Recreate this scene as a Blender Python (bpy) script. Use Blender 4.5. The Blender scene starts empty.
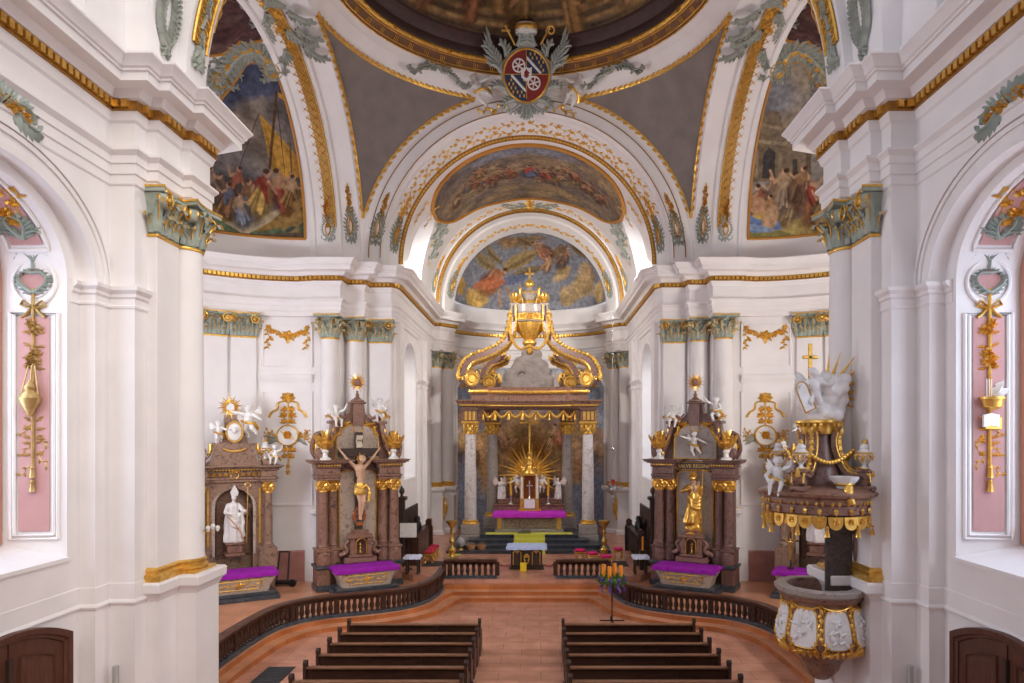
import bpy, math, random
import numpy as np
from math import sin, cos, pi, sqrt, radians, atan2
from mathutils import Vector, Matrix, Euler, Quaternion
C = bpy.context.scene.collection
F = 1024*24/36.0
CAMX, CAMZ = 0.5, 6.2
def W(px, py, y):
    "point of the church at depth y that shows at photo pixel px, py"
    return Vector((CAMX+(px-539)*y/F, y, CAMZ+(436-py)*y/F))
def V(*a): return Vector(a)
def T(x=0, y=0, z=0, rz=0, s=1, rx=0, ry=0):
    return Matrix.Translation((x, y, z)) @ Euler((rx, ry, rz)).to_matrix().to_4x4() @ Matrix.Diagonal((s, s, s, 1)) if not isinstance(s, tuple) else \
        Matrix.Translation((x, y, z)) @ Euler((rx, ry, rz)).to_matrix().to_4x4() @ Matrix.Diagonal((s[0], s[1], s[2], 1))

# ---------------------------------------------------------------- geometry
class G:
    def __init__(self): self.v = []; self.f = []
    def add(self, vs, fs, M=None):
        n = len(self.v)
        if M is not None: vs = [M @ Vector(p) for p in vs]
        self.v += [tuple(p) for p in vs]; self.f += [tuple(i+n for i in f) for f in fs]
        return self
    def box(self, x0, x1, y0, y1, z0, z1, M=None):
        vs = [(x, y, z) for z in (z0, z1) for y in (y0, y1) for x in (x0, x1)]
        return self.add(vs, [(0,2,3,1),(4,5,7,6),(0,1,5,4),(2,6,7,3),(0,4,6,2),(1,3,7,5)], M)
    def cbox(self, x0, x1, y0, y1, z0, z1, c=.02, M=None):
        "box with chamfered edges"
        o = [(x0+c, y0), (x1-c, y0), (x1, y0+c), (x1, y1-c), (x1-c, y1), (x0+c, y1), (x0, y1-c), (x0, y0+c)]
        mx, my = (x0+x1)/2, (y0+y1)/2
        def ins(p): return (p[0]+(c if p[0] < mx else -c), p[1]+(c if p[1] < my else -c))
        rings = [[(*ins(p), z0) for p in o], [(*p, z0+c) for p in o], [(*p, z1-c) for p in o], [(*ins(p), z1) for p in o]]
        return self.loft(rings, True, True, M)
    def loft(self, rings, closed=True, caps=False, M=None):
        n = len(rings[0]); vs = [p for r in rings for p in r]; fs = []
        for i in range(len(rings)-1):
            for j in range(n if closed else n-1):
                k = (j+1) % n
                fs.append((i*n+j, i*n+k, (i+1)*n+k, (i+1)*n+j))
        if caps: fs += [tuple(range(n))[::-1], tuple(range((len(rings)-1)*n, len(rings)*n))]
        return self.add(vs, fs, M)
    def lathe(self, prof, seg=24, M=None, wob=None, a0=0, a1=2*pi):
        full = abs(a1-a0-2*pi) < 1e-6; n = seg if full else seg+1
        rings = []
        for r, z in prof:
            rings.append([((r*(1+(wob(a0+(a1-a0)*j/seg, z) if wob else 0)))*cos(a0+(a1-a0)*j/seg), (r*(1+(wob(a0+(a1-a0)*j/seg, z) if wob else 0)))*sin(a0+(a1-a0)*j/seg), z) for j in range(n)])
        return self.loft(rings, full, full, M)
    def tube(self, pts, r, seg=8, M=None, caps=True):
        pts = [Vector(p) for p in pts]; n = len(pts); rr = r if isinstance(r, (list, tuple)) else [r]*n
        up = None; rings = []
        for i, p in enumerate(pts):
            t = (pts[min(i+1, n-1)]-pts[max(i-1, 0)])
            t = t.normalized() if t.length > 1e-9 else Vector((0, 0, 1))
            if up is None: up = Vector((0, 0, 1)) if abs(t.z) < .9 else Vector((1, 0, 0))
            a = t.cross(up)
            if a.length < 1e-6: a = t.orthogonal()
            a.normalize(); b = a.cross(t); up = b
            rings.append([p+(a*cos(2*pi*j/seg)+b*sin(2*pi*j/seg))*rr[i] for j in range(seg)])
        return self.loft(rings, True, caps, M)
    def ball(self, c, r, seg=14, M=None):
        r = (r, r, r) if not isinstance(r, tuple) else r
        n = max(6, seg//2); rings = []
        for i in range(n+1):
            a = -pi/2+pi*i/n; q = max(cos(a), .02)
            rings.append([(c[0]+r[0]*q*cos(2*pi*j/seg), c[1]+r[1]*q*sin(2*pi*j/seg), c[2]+r[2]*sin(a)) for j in range(seg)])
        return self.loft(rings, True, True, M)
    def grid(self, fn, nu, nv, M=None, cu=False):
        vs = [fn(i/nu, j/nv) for j in range(nv+1) for i in range(nu+(0 if cu else 1))]
        w = nu if cu else nu+1
        fs = [(j*w+i, j*w+(i+1) % w, (j+1)*w+(i+1) % w, (j+1)*w+i) for j in range(nv) for i in range(nu)]
        return self.add(vs, fs, M)
    def prism(self, pts, z0, z1, M=None):
        n = len(pts)
        return self.add([(x, y, z0) for x, y in pts]+[(x, y, z1) for x, y in pts],
            [tuple(range(n))[::-1], tuple(range(n, 2*n))]+[(i, (i+1) % n, n+(i+1) % n, n+i) for i in range(n)], M)
    def plate(self, pts, y0, y1, M=None):
        "outline in x, z; thickness along y"
        n = len(pts)
        return self.add([(x, y0, z) for x, z in pts]+[(x, y1, z) for x, z in pts],
            [tuple(range(n)), tuple(range(n, 2*n))[::-1]]+[(i, n+i, n+(i+1) % n, (i+1) % n) for i in range(n)], M)
    def sweep(self, prof, path, closed=False, M=None, caps=True, side=1):
        "profile of (outward, z) along a plan path of (x, y), mitred; outward = right hand of travel * side"
        n = len(path); rings = []
        for i in range(n):
            p = Vector(path[i])
            a = p-Vector(path[i-1]) if (i > 0 or closed) else None
            b = Vector(path[(i+1) % n])-p if (i < n-1 or closed) else None
            a = (a or b).normalized(); b = (b or a).normalized()
            na = Vector((a.y, -a.x))*side; nb = Vector((b.y, -b.x))*side
            m = na+nb
            if m.length < 1e-4: m = na.copy()
            m.normalize(); k = 1/max(.35, m.dot(na))
            rings.append([(p.x+m.x*k*o, p.y+m.y*k*o, z) for o, z in prof])
        if closed: rings.append(rings[0])
        self.loft(rings, False, False, M)
        if caps and not closed:
            self.add(rings[0], [tuple(range(len(prof)))], M); self.add(rings[-1], [tuple(range(len(prof)))], M)
        return self

def obj(name, g, mat, parent=None, M=None, sharp=35, smooth=True):
    if M is not None: g2 = G(); g2.add(g.v, g.f, M); g = g2
    me = bpy.data.meshes.new(name); me.from_pydata(g.v, [], g.f); me.update()
    if smooth:
        me.polygons.foreach_set('use_smooth', [True]*len(me.polygons)); me.set_sharp_from_angle(angle=radians(sharp))
    if mat: me.materials.append(mat)
    o = bpy.data.objects.new(name, me); C.objects.link(o)
    if parent: o.parent = parent
    return o
def tag(o, label=None, cat=None, group=None, kind=None):
    if label: o['label'] = label
    if cat: o['category'] = cat
    if group: o['group'] = group
    if kind: o['kind'] = kind
    return o
def thing(name, label, cat, loc=(0,0,0), rz=0, group=None, s=1, kind=None):
    o = bpy.data.objects.new(name, None); C.objects.link(o); o.location = loc; o.rotation_euler = (0, 0, rz)
    o.scale = (s, s, s) if not isinstance(s, tuple) else s
    o.empty_display_size = .2
    return tag(o, label, cat, group, kind)
KIDS = {}
def copy_tree(o, parent=None):
    c = o.copy(); C.objects.link(c)
    if parent: c.parent = parent
    for ch in [x for x in list(C.objects) if x.parent == o]: copy_tree(ch, c)
    return c
def place(o, loc, rz=0, label=None, group=None, s=None):
    o.location = loc; o.rotation_euler = (0, 0, rz)
    if s is not None: o.scale = (s, s, s) if not isinstance(s, tuple) else s
    if label: o['label'] = label
    if group: o['group'] = group
    return o
def crom(pts, n=8):
    "smooth curve through points"
    P = [Vector(p) for p in pts]; out = []
    for i in range(len(P)-1):
        p0 = P[max(i-1, 0)]; p1 = P[i]; p2 = P[i+1]; p3 = P[min(i+2, len(P)-1)]
        for k in range(n):
            t = k/n
            out.append(.5*((2*p1)+(p2-p0)*t+(2*p0-5*p1+4*p2-p3)*t*t+(3*p1-p0-3*p2+p3)*t**3))
    out.append(P[-1]); return out
def text_mesh(body, size, mat, parent, M, name='lettering', ext=.006, align='CENTER'):
    cu = bpy.data.curves.new(name, 'FONT'); cu.body = body; cu.size = size; cu.extrude = ext; cu.align_x = align; cu.align_y = 'CENTER'
    t = bpy.data.objects.new('tmp', cu); C.objects.link(t)
    bpy.context.view_layer.update()
    me = bpy.data.meshes.new_from_object(t.evaluated_get(bpy.context.evaluated_depsgraph_get()))
    bpy.data.objects.remove(t); me.transform(M); me.materials.clear(); me.materials.append(mat)
    o = bpy.data.objects.new(name, me); C.objects.link(o); o.parent = parent
    return o
def melt(g, voxel, smooth=3):
    "fuse overlapping closed shells into one continuous surface"
    me = bpy.data.meshes.new('m'); me.from_pydata(g.v, [], g.f)
    t = bpy.data.objects.new('tmp', me); C.objects.link(t)
    m = t.modifiers.new('r', 'REMESH'); m.mode = 'VOXEL'; m.voxel_size = voxel
    if smooth:
        s = t.modifiers.new('s', 'SMOOTH'); s.iterations = smooth; s.factor = .5
    bpy.context.view_layer.update()
    ev = t.evaluated_get(bpy.context.evaluated_depsgraph_get()); m2 = ev.to_mesh()
    out = G(); out.v = [tuple(v.co) for v in m2.vertices]; out.f = [tuple(p.vertices) for p in m2.polygons]
    ev.to_mesh_clear(); bpy.data.objects.remove(t)
    return out

# ---------------------------------------------------------------- materials
MATS = {}
def mat(name, col, rough=.6, metal=0, col2=None, scale=5, detail=4, bump=0, bscale=40, kind='noise', lo=.35, hi=.65, spec=.4, col3=None, emit=0, stretch=None):
    m = bpy.data.materials.new(name); m.use_nodes = True; nt = m.node_tree; b = nt.nodes['Principled BSDF']
    N = nt.nodes.new; L = nt.links.new
    b.inputs['Roughness'].default_value = rough; b.inputs['Metallic'].default_value = metal
    b.inputs['Specular IOR Level'].default_value = spec
    c4 = lambda c: (*c, 1)
    b.inputs['Base Color'].default_value = c4(col)
    tc = N('ShaderNodeTexCoord'); src = tc.outputs['Object']
    if stretch:
        mp = N('ShaderNodeMapping'); mp.inputs['Scale'].default_value = stretch; L(src, mp.inputs[0]); src = mp.outputs[0]
    if col2:
        if kind == 'noise':
            t = N('ShaderNodeTexNoise'); t.inputs['Scale'].default_value = scale; t.inputs['Detail'].default_value = detail; fac = t.outputs[0]
        elif kind == 'vein':
            t = N('ShaderNodeTexNoise'); t.inputs['Scale'].default_value = scale; t.inputs['Detail'].default_value = 8; t.inputs['Distortion'].default_value = 2.5; fac = t.outputs[0]
        elif kind == 'voronoi':
            t = N('ShaderNodeTexVoronoi'); t.inputs['Scale'].default_value = scale; fac = t.outputs['Distance']
        elif kind == 'wave':
            t = N('ShaderNodeTexWave'); t.inputs['Scale'].default_value = scale; t.inputs['Distortion'].default_value = 3; t.inputs['Detail'].default_value = 3; fac = t.outputs['Fac']
        L(src, t.inputs['Vector'])
        r = N('ShaderNodeValToRGB'); r.color_ramp.elements[0].position = lo; r.color_ramp.elements[1].position = hi
        r.color_ramp.elements[0].color = c4(col); r.color_ramp.elements[1].color = c4(col2)
        if col3:
            e = r.color_ramp.elements.new((lo+hi)/2); e.color = c4(col3)
        L(fac, r.inputs[0]); L(r.outputs[0], b.inputs['Base Color'])
    if bump:
        n = N('ShaderNodeTexNoise'); n.inputs['Scale'].default_value = bscale; n.inputs['Detail'].default_value = 3; L(src, n.inputs['Vector'])
        bp = N('ShaderNodeBump'); bp.inputs['Strength'].default_value = bump; bp.inputs['Distance'].default_value = .02
        L(n.outputs[0], bp.inputs['Height']); L(bp.outputs[0], b.inputs['Normal'])
    if emit:
        b.inputs['Emission Color'].default_value = c4(col); b.inputs['Emission Strength'].default_value = emit
    MATS[name] = m; return m
plaster = mat('plaster', (.775,.745,.735), .75, col2=(.82,.79,.78), scale=1.2, bump=.05, bscale=25)
gold = mat('gold', (.86,.54,.13), .34, .75, col2=(.68,.38,.07), scale=9, bump=.12, bscale=30)
dgold = mat('dark_gold', (.42,.22,.045), .45, .55, col2=(.28,.13,.03), scale=8, bump=.15, bscale=30)
sage = mat('sage_stucco', (.38,.42,.35), .65, col2=(.28,.325,.275), scale=6, bump=.1)
greygreen = mat('grey_green_stucco', (.36,.38,.325), .75, col2=(.26,.28,.24), scale=5, bump=.1)
white_st = mat('white_statue', (.80,.79,.77), .45, col2=(.72,.70,.68), scale=6)
redmarble = mat('red_brown_marble', (.20,.092,.062), .3, col2=(.085,.038,.03), col3=(.27,.15,.105), scale=3.2, kind='vein', lo=.3, hi=.7)
redmarble2 = mat('dark_red_marble', (.135,.062,.052), .3, col2=(.06,.03,.03), col3=(.19,.105,.085), scale=3.5, kind='vein', lo=.3, hi=.7)
greymarble = mat('grey_marble', (.29,.25,.225), .32, col2=(.18,.155,.14), col3=(.36,.31,.275), scale=3.5, kind='vein', lo=.3, hi=.72)
beigemarble = mat('beige_marble', (.42,.33,.26), .35, col2=(.22,.165,.125), col3=(.48,.39,.32), scale=4, kind='vein', lo=.3, hi=.7)
palemarble = mat('pale_column_marble', (.50,.45,.43), .28, col2=(.34,.27,.25), col3=(.58,.53,.51), scale=2.5, kind='vein', lo=.3, hi=.7)
blackmarble = mat('black_marble', (.035,.04,.05), .28, col2=(.075,.085,.10), scale=6)
wood = mat('dark_wood', (.030,.0115,.0075), .4, col2=(.062,.024,.013), scale=3, kind='noise', stretch=(1,6,6))
woodtop = mat('worn_wood', (.15,.062,.03), .38, col2=(.235,.11,.055), scale=4, stretch=(1,8,8))
darkwood = mat('black_wood', (.03,.018,.014), .45, col2=(.055,.03,.02), scale=4)
doorwood = mat('door_wood', (.115,.042,.024), .45, col2=(.075,.026,.016), scale=4, stretch=(6,6,.7))
purple = mat('purple_cloth', (.32,.006,.40), .75, col2=(.26,.004,.34), scale=8, bump=.15)
redcloth = mat('red_cloth', (.45,.012,.05), .8)
yellowcloth = mat('yellow_cloth', (.62,.60,.09), .9, col2=(.55,.54,.07), scale=12)
whitecloth = mat('white_cloth', (.62,.66,.80), .8)
pink = mat('pink_panel', (.50,.275,.265), .8, col2=(.53,.30,.285), scale=3)
sandstone = mat('red_sandstone', (.38,.17,.145), .8, col2=(.44,.21,.175), scale=2.5, bump=.06)
black = mat('black_metal', (.012,.012,.013), .4, .3)
brass = mat('brass', (.55,.36,.09), .3, .8)
candle_m = mat('orange_candle', (.80,.27,.012), .55)
ycandle = mat('yellow_candle', (.85,.48,.05), .5)
leafgreen = mat('fir_green', (.045,.12,.02), .7, col2=(.10,.22,.05), scale=20)
violet = mat('violet_ribbon', (.13,.05,.36), .6)
skin = mat('flesh_paint', (.62,.40,.27), .5, col2=(.55,.33,.21), scale=8)
silver = mat('silver', (.75,.75,.78), .25, .8)
grey_grate = mat('grey_grate', (.03,.03,.034), .6)
rope_m = mat('red_rope', (.28,.01,.015), .8)
redglass = mat('red_glass', (.55,.02,.02), .2)
brown_field = mat('brown_field', (.235,.20,.185), .9, col2=(.19,.16,.148), scale=1.6, detail=8, bump=.1, bscale=12)
brownred = mat('dark_red_moulding', (.055,.024,.02), .5, col2=(.035,.016,.014), scale=5)
bluegrey = mat('blue_paint', (.03,.04,.09), .5)
redpaint = mat('red_paint', (.22,.02,.016), .5)
terracotta = mat('pink_frame', (.55,.25,.17), .7)
gallery = mat('picture_dark', (.03,.02,.015), .6)

def floor_mat(name, c1, c2, mortar, sx, sy, rough=.3):
    m = bpy.data.materials.new(name); m.use_nodes = True; nt = m.node_tree; b = nt.nodes['Principled BSDF']; N = nt.nodes.new; L = nt.links.new
    tc = N('ShaderNodeTexCoord'); br = N('ShaderNodeTexBrick'); L(tc.outputs['Object'], br.inputs['Vector'])
    br.inputs['Scale'].default_value = 1; br.inputs['Brick Width'].default_value = sx; br.inputs['Row Height'].default_value = sy
    br.inputs['Mortar Size'].default_value = .008; br.inputs['Color1'].default_value = (*c1, 1); br.inputs['Color2'].default_value = (*c2, 1); br.inputs['Mortar'].default_value = (*mortar, 1)
    n = N('ShaderNodeTexNoise'); n.inputs['Scale'].default_value = 1.6; n.inputs['Detail'].default_value = 6; L(tc.outputs['Object'], n.inputs['Vector'])
    mx = N('ShaderNodeMix'); mx.data_type = 'RGBA'; mx.blend_type = 'MULTIPLY'; mx.inputs['Factor'].default_value = 1
    r = N('ShaderNodeValToRGB'); r.color_ramp.elements[0].position = .3; r.color_ramp.elements[0].color = (.78,.72,.70,1); r.color_ramp.elements[1].position = .7; r.color_ramp.elements[1].color = (1.1,1.08,1.06,1)
    L(n.outputs[0], r.inputs[0]); L(br.outputs['Color'], mx.inputs['A']); L(r.outputs[0], mx.inputs['B']); L(mx.outputs['Result'], b.inputs['Base Color'])
    b.inputs['Roughness'].default_value = rough
    return m
floorm = floor_mat('sandstone_floor', (.62,.325,.225), (.545,.27,.18), (.36,.16,.11), 1.1, .62, .26)
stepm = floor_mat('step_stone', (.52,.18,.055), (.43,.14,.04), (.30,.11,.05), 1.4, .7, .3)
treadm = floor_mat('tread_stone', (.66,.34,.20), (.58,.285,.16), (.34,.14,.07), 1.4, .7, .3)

def paint_mat():
    m = bpy.data.materials.new('fresco_paint'); m.use_nodes = True; nt = m.node_tree; b = nt.nodes['Principled BSDF']; N = nt.nodes.new; L = nt.links.new
    a = N('ShaderNodeVertexColor'); a.layer_name = 'paint'; tc = N('ShaderNodeTexCoord')
    n = N('ShaderNodeTexNoise'); n.inputs['Scale'].default_value = 5; n.inputs['Detail'].default_value = 9; L(tc.outputs['Object'], n.inputs['Vector'])
    r = N('ShaderNodeValToRGB'); r.color_ramp.elements[0].position = .3; r.color_ramp.elements[0].color = (.62,.60,.58,1); r.color_ramp.elements[1].position = .72; r.color_ramp.elements[1].color = (1.3,1.27,1.2,1)
    L(n.outputs[0], r.inputs[0])
    mx = N('ShaderNodeMix'); mx.data_type = 'RGBA'; mx.blend_type = 'MULTIPLY'; mx.inputs['Factor'].default_value = 1
    L(a.outputs['Color'], mx.inputs['A']); L(r.outputs[0], mx.inputs['B']); L(mx.outputs['Result'], b.inputs['Base Color'])
    b.inputs['Roughness'].default_value = .85; b.inputs['Specular IOR Level'].default_value = .2
    return m
paintm = paint_mat()

# ---------------------------------------------------------------- frescoes: colour patches laid out on the surface in metres
class Paint:
    def __init__(s, fn, nu, nv, base, seed=0):
        "fn(u, v) -> (point); grid of nu x nv"
        s.fn = fn; s.nu = nu; s.nv = nv
        uv = [(i/nu, j/nv) for j in range(nv+1) for i in range(nu+1)]
        s.P = [fn(u, v) for u, v in uv]; s.A = np.array(uv)
        P = np.array([tuple(p) for p in s.P]); s.P3 = P
        s.px = 539+(P[:, 0]-CAMX)*F/P[:, 1]; s.py = 436-(P[:, 2]-CAMZ)*F/P[:, 1]
        s.col = np.tile(np.array(base, float), (len(uv), 1)); s.rng = random.Random(seed)
        # metric surface coordinates (arc length)
        Q = P.reshape(nv+1, nu+1, 3)
        du = np.zeros((nv+1, nu+1)); du[:, 1:] = np.cumsum(np.linalg.norm(np.diff(Q, axis=1), axis=2), axis=1)
        dv = np.zeros((nv+1, nu+1)); dv[1:, :] = np.cumsum(np.linalg.norm(np.diff(Q, axis=0), axis=2), axis=0)
        mid = du[:, nu//2][:, None]
        s.U = (du-mid).ravel(); s.V = dv.ravel()
    def find(s, px, py):
        i = int(np.argmin((s.px-px)**2+(s.py-py)**2)); return s.U[i], s.V[i]
    def mix(s, w, c):
        w = np.clip(w, 0, 1)[:, None]; s.col = s.col*(1-w)+np.array(c, float)*w
    def ell(s, at, rx, ry, ang, c, soft=.25, a=1):
        u, v = at; x = s.U-u; y = s.V-v; ca, sa = cos(ang), sin(ang)
        d = np.sqrt(((x*ca+y*sa)/rx)**2+((-x*sa+y*ca)/ry)**2)
        s.mix(a*np.clip((1+soft-d)/(soft+1e-6), 0, 1), c)
    def poly(s, pts, c, a=1):
        x, y = s.U, s.V; ins = np.zeros(len(x), bool); n = len(pts)
        for i in range(n):
            (x0, y0), (x1, y1) = pts[i], pts[(i+1) % n]
            cr = ((y0 > y) != (y1 > y)) & (x < (x1-x0)*(y-y0)/((y1-y0) if abs(y1-y0) > 1e-9 else 1e-9)+x0)
            ins ^= cr
        s.mix(ins*float(a), c)
    def line(s, a, b, w, c):
        ax, ay = a; bx, by = b; dx, dy = bx-ax, by-ay; L2 = dx*dx+dy*dy+1e-9
        t = np.clip(((s.U-ax)*dx+(s.V-ay)*dy)/L2, 0, 1); d = np.hypot(s.U-ax-t*dx, s.V-ay-t*dy)
        s.mix(np.clip((w*1.3-d)/(w*.5), 0, 1), c)
    def figure(s, at, h, robe, robe2, lean=0, flesh=(.36,.21,.13), hair=(.07,.035,.02), up=1):
        u, v = at; r = s.rng; cl, sl = cos(lean), sin(lean)
        def q(x, y): return (u+(x*cl+y*sl)*h, v+up*(-x*sl+y*cl)*h)
        sh = lambda c, k: tuple(x*k for x in c)
        k = r.choice((-1, 1)); lg = r.uniform(-.12, .12)
        s.ell(q(.02, -.2), .2*h, .32*h, -lean*up, sh(robe, .35), .5, .8)
        for i in range(7):                     # folds of the robe, each its own stroke
            x = -.13+.26*i/6+r.uniform(-.03, .03); f = r.choice((.5, .75, 1.0, 1.15, 1.35))
            s.line(q(x*.55, .06+r.uniform(-.05, .06)), q(x*1.25+lg, -.42+r.uniform(-.06, .1)), .028*h*r.uniform(.6, 1.3), sh(robe, f))
        for i in range(4): s.line(q(-.11+.05*i, .18-.03*i), q(.10*k+.02*i, -.10-.03*i), .026*h, sh(robe2, r.choice((.55, .85, 1.1))))
        s.ell(q(0, .12), .10*h, .12*h, -lean*up, robe2, .5, .8)
        e = q(.17*k, .05+.1*r.random()); s.line(q(.07*k, .18), e, .03*h, flesh); s.line(e, q(.3*k, .1+.2*r.random()), .024*h, flesh)
        e = q(-.16*k, .02); s.line(q(-.08*k, .17), e, .034*h, sh(robe2, .8)); s.line(e, q(-.2*k+.1*r.random(), -.1), .022*h, sh(flesh, .85))
        s.ell(q(.02*k, .31), .05*h, .065*h, -lean*up, flesh, .35); s.ell(q(-.015*k, .345), .052*h, .042*h, 0, hair, .35); s.ell(q(.045*k, .30), .015*h, .03*h, 0, sh(flesh, 1.25), .5)
    def mottle(s, amp, sc, seed=1, tint=(1, 1, 1)):
        rs = np.random.RandomState(seed); t = np.zeros(len(s.U))
        for k in range(9):
            a = rs.rand()*6.28; f = sc*(1+rs.rand()*2.5)
            t += np.sin(f*(cos(a)*s.U+sin(a)*s.V)+rs.rand()*6.28+1.5*np.sin(f*.6*(s.U*sin(a)-s.V*cos(a))))
        s.col = np.clip(s.col*(1+amp*t[:, None]/3*np.array(tint)), 0.003, 1)
    def build(s, name, parent=None, mask=None):
        nu, nv = s.nu, s.nv; w = nu+1
        fs = [(j*w+i, j*w+i+1, (j+1)*w+i+1, (j+1)*w+i) for j in range(nv) for i in range(nu)]
        me = bpy.data.meshes.new(name); me.from_pydata([tuple(p) for p in s.P], [], fs); me.update()
        at = me.color_attributes.new('paint', 'FLOAT_COLOR', 'POINT')
        at.data.foreach_set('color', np.hstack([s.col, np.ones((len(s.col), 1))]).ravel())
        me.polygons.foreach_set('use_smooth', [True]*len(me.polygons)); me.materials.append(paintm)
        o = bpy.data.objects.new(name, me); C.objects.link(o)
        if parent: o.parent = parent
        return o

# ---------------------------------------------------------------- relief ornament on any surface: m(u, v, h) -> point
def leaf(g, m, u, v, a, L, w, h=.05):
    ca, sa = cos(a), sin(a)
    def q(x, y, z): return m(u+x*ca-y*sa, v+x*sa+y*ca, z)
    mid = [q(0, 0, h*.6), q(.3*L, 0, h), q(.65*L, 0, h*.9), q(L, 0, h*.25)]
    lt = [q(.02*L, .1*w, .0), q(.28*L, .5*w, .0), q(.5*L, .28*w, h*.3), q(.62*L, .42*w, 0)]
    rt = [q(.02*L, -.1*w, .0), q(.28*L, -.5*w, .0), q(.5*L, -.28*w, h*.3), q(.62*L, -.42*w, 0)]
    g.add(mid+lt+rt, [(0,1,5,4),(1,6,5),(1,2,6),(2,7,6),(2,3,7),(0,8,9,1),(1,9,10),(1,10,2),(2,10,11),(2,11,3)])
def ribbon(g, m, pts, w0, w1, h=.06):
    "tapered ridged band along surface points"
    n = len(pts); rings = []
    for i in range(n):
        a = pts[max(i-1, 0)]; b = pts[min(i+1, n-1)]; dx, dy = b[0]-a[0], b[1]-a[1]; l = sqrt(dx*dx+dy*dy)+1e-9; nx, ny = -dy/l, dx/l
        w = w0+(w1-w0)*i/(n-1); u, v = pts[i]
        rings.append([m(u+nx*w, v+ny*w, 0), m(u+nx*w*.6, v+ny*w*.6, h*.8), m(u, v, h), m(u-nx*w*.6, v-ny*w*.6, h*.8), m(u-nx*w, v-ny*w, 0)])
    g.loft(rings, False)
def spiral(u, v, a, L, curl, n=18, k=1.6):
    "C-scroll: straight start, tightening curve"
    pts = [(u, v)]; st = L/n
    for i in range(n):
        t = i/n; a += curl*(t**k)*(k+1)/n; st = L/n*(1-.45*t)
        u += cos(a)*st; v += sin(a)*st; pts.append((u, v))
    return pts
def scroll(g, m, u, v, a, L, curl, w=.07, h=.07, leaves=4, lf=.2, side=None):
    p = spiral(u, v, a, L, curl); ribbon(g, m, p, w, w*.35, h)
    s = side if side is not None else (-1 if curl > 0 else 1)
    for i in range(leaves):
        k = int((i+.6)/leaves*(len(p)-5)); dx, dy = p[k+1][0]-p[k][0], p[k+1][1]-p[k][1]
        leaf(g, m, p[k][0], p[k][1], atan2(dy, dx)+s*.75, lf*(1-.4*i/leaves), lf*.5, h)
    return p
def sprig(g, m, u, v, a, L, n=5, lf=.12, seed=0, h=.04, w=.012):
    r = random.Random(seed); pts = [(u+cos(a)*L*i/8+.04*L*sin(i*1.3+seed)*-sin(a), v+sin(a)*L*i/8+.04*L*sin(i*1.3+seed)*cos(a)) for i in range(9)]
    ribbon(g, m, pts, w, w, h*.5)
    for i in range(n):
        p = pts[int((i+.5)/n*8)]; s = 1 if i % 2 else -1
        leaf(g, m, p[0], p[1], a+s*(.8+.3*r.random()), lf*(.8+.4*r.random()), lf*.6, h)
def flower(g, m, u, v, r, h=.06, n=5, a0=0):
    for i in range(n): leaf(g, m, u, v, a0+2*pi*i/n, r, r*.8, h)
def plane_map(M):
    "u along local x, v along local z, h along local -y"
    return lambda u, v, h: M @ Vector((u, -h, v))
# ================================================================ the building
Z0 = 13.65           # spring of the arches
CY = 21.85           # centre of the crossing
SIDE = {-1: 'left', 1: 'right'}
def arc(s, r, a0, a1, n, cx=8.8, cy=21.75):
    return [(s*(cx+r*cos(radians(a0+(a1-a0)*i/n))), cy+r*sin(radians(a0+(a1-a0)*i/n))) for i in range(n+1)]
def ell(s, a, b, t0, n, cy=40.4):
    return [(s*a*cos(t0+(pi/2-t0)*i/n), cy+b*sin(t0+(pi/2-t0)*i/n)) for i in range(n+1)]
def mir(s, pts): return [(s*x, y) for x, y in pts]
def extrude(g, path, z0, z1): g.loft([[(x, y, z0), (x, y, z1)] for x, y in path], False)

# ---- floor, platform and steps
g = G(); g.box(-17, 17, -5.5, 46, -.3, 0); fl = tag(obj('floor', g, floorm, smooth=False), kind='structure')
RAIL = [(3.3,26.9),(3.28,26.0),(3.34,25.2),(3.6,24.1),(4.25,23.2),(5.3,22.6),(6.5,22.1),(7.3,21.25),(7.65,20),(7.72,17.3),(7.5,15.4)]
S1 = crom([(2.35,25.5),(2.65,24.9),(2.95,23.85),(3.8,22.75),(5.05,22.0),(6.2,21.55),(6.8,20.8),(7.1,19.75),(7.2,17.2),(7.0,15.0)], 6)
S2 = crom([(2.75,25.87),(3.0,25.3),(3.3,24.0),(4.05,23.05),(5.2,22.35),(6.4,21.9),(7.1,21.05),(7.43,19.9),(7.5,17.2),(7.3,15.1)], 6)
def step(name, curve, z):
    R = [(p.x, p.y) for p in curve]
    out = R[::-1]+mir(-1, R)            # from far right end, round the front, to the left
    for s in (1,):
        pts = [(15.5, R[-1][1]), *R[::-1], *mir(-1, R), (-15.5, R[-1][1]), (-15.5, 30), (15.5, 30)]
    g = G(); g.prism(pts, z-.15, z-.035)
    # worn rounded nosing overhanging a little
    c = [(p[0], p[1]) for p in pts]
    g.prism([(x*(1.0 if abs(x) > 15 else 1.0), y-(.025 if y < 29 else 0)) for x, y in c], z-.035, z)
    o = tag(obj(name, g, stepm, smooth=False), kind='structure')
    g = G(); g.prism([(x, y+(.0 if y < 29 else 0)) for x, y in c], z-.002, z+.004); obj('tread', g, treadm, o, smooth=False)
    return o
step('floor_step_lower', S1, .15); step('floor_step_upper', S2, .30)
g = G(); g.prism([(-3.15,26.24),(3.15,26.24),(3.15,30),(-3.15,30)], .3, .45); tag(obj('floor_step_third', g, stepm, smooth=False), kind='structure')
g = G(); g.prism([(-3.42,26.6),(3.42,26.6),(3.42,27.2),(4.6,27.6),(5.7,28.9),(5.7,39.6),(5.1,41),(3.8,42.8),(0,43.8),(-3.8,42.8),(-5.1,41),(-5.7,39.6),(-5.7,28.9),(-4.6,27.6),(-3.42,27.2)], .3, .6)
tag(obj('floor_chancel', g, floorm, smooth=False), kind='structure')

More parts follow.
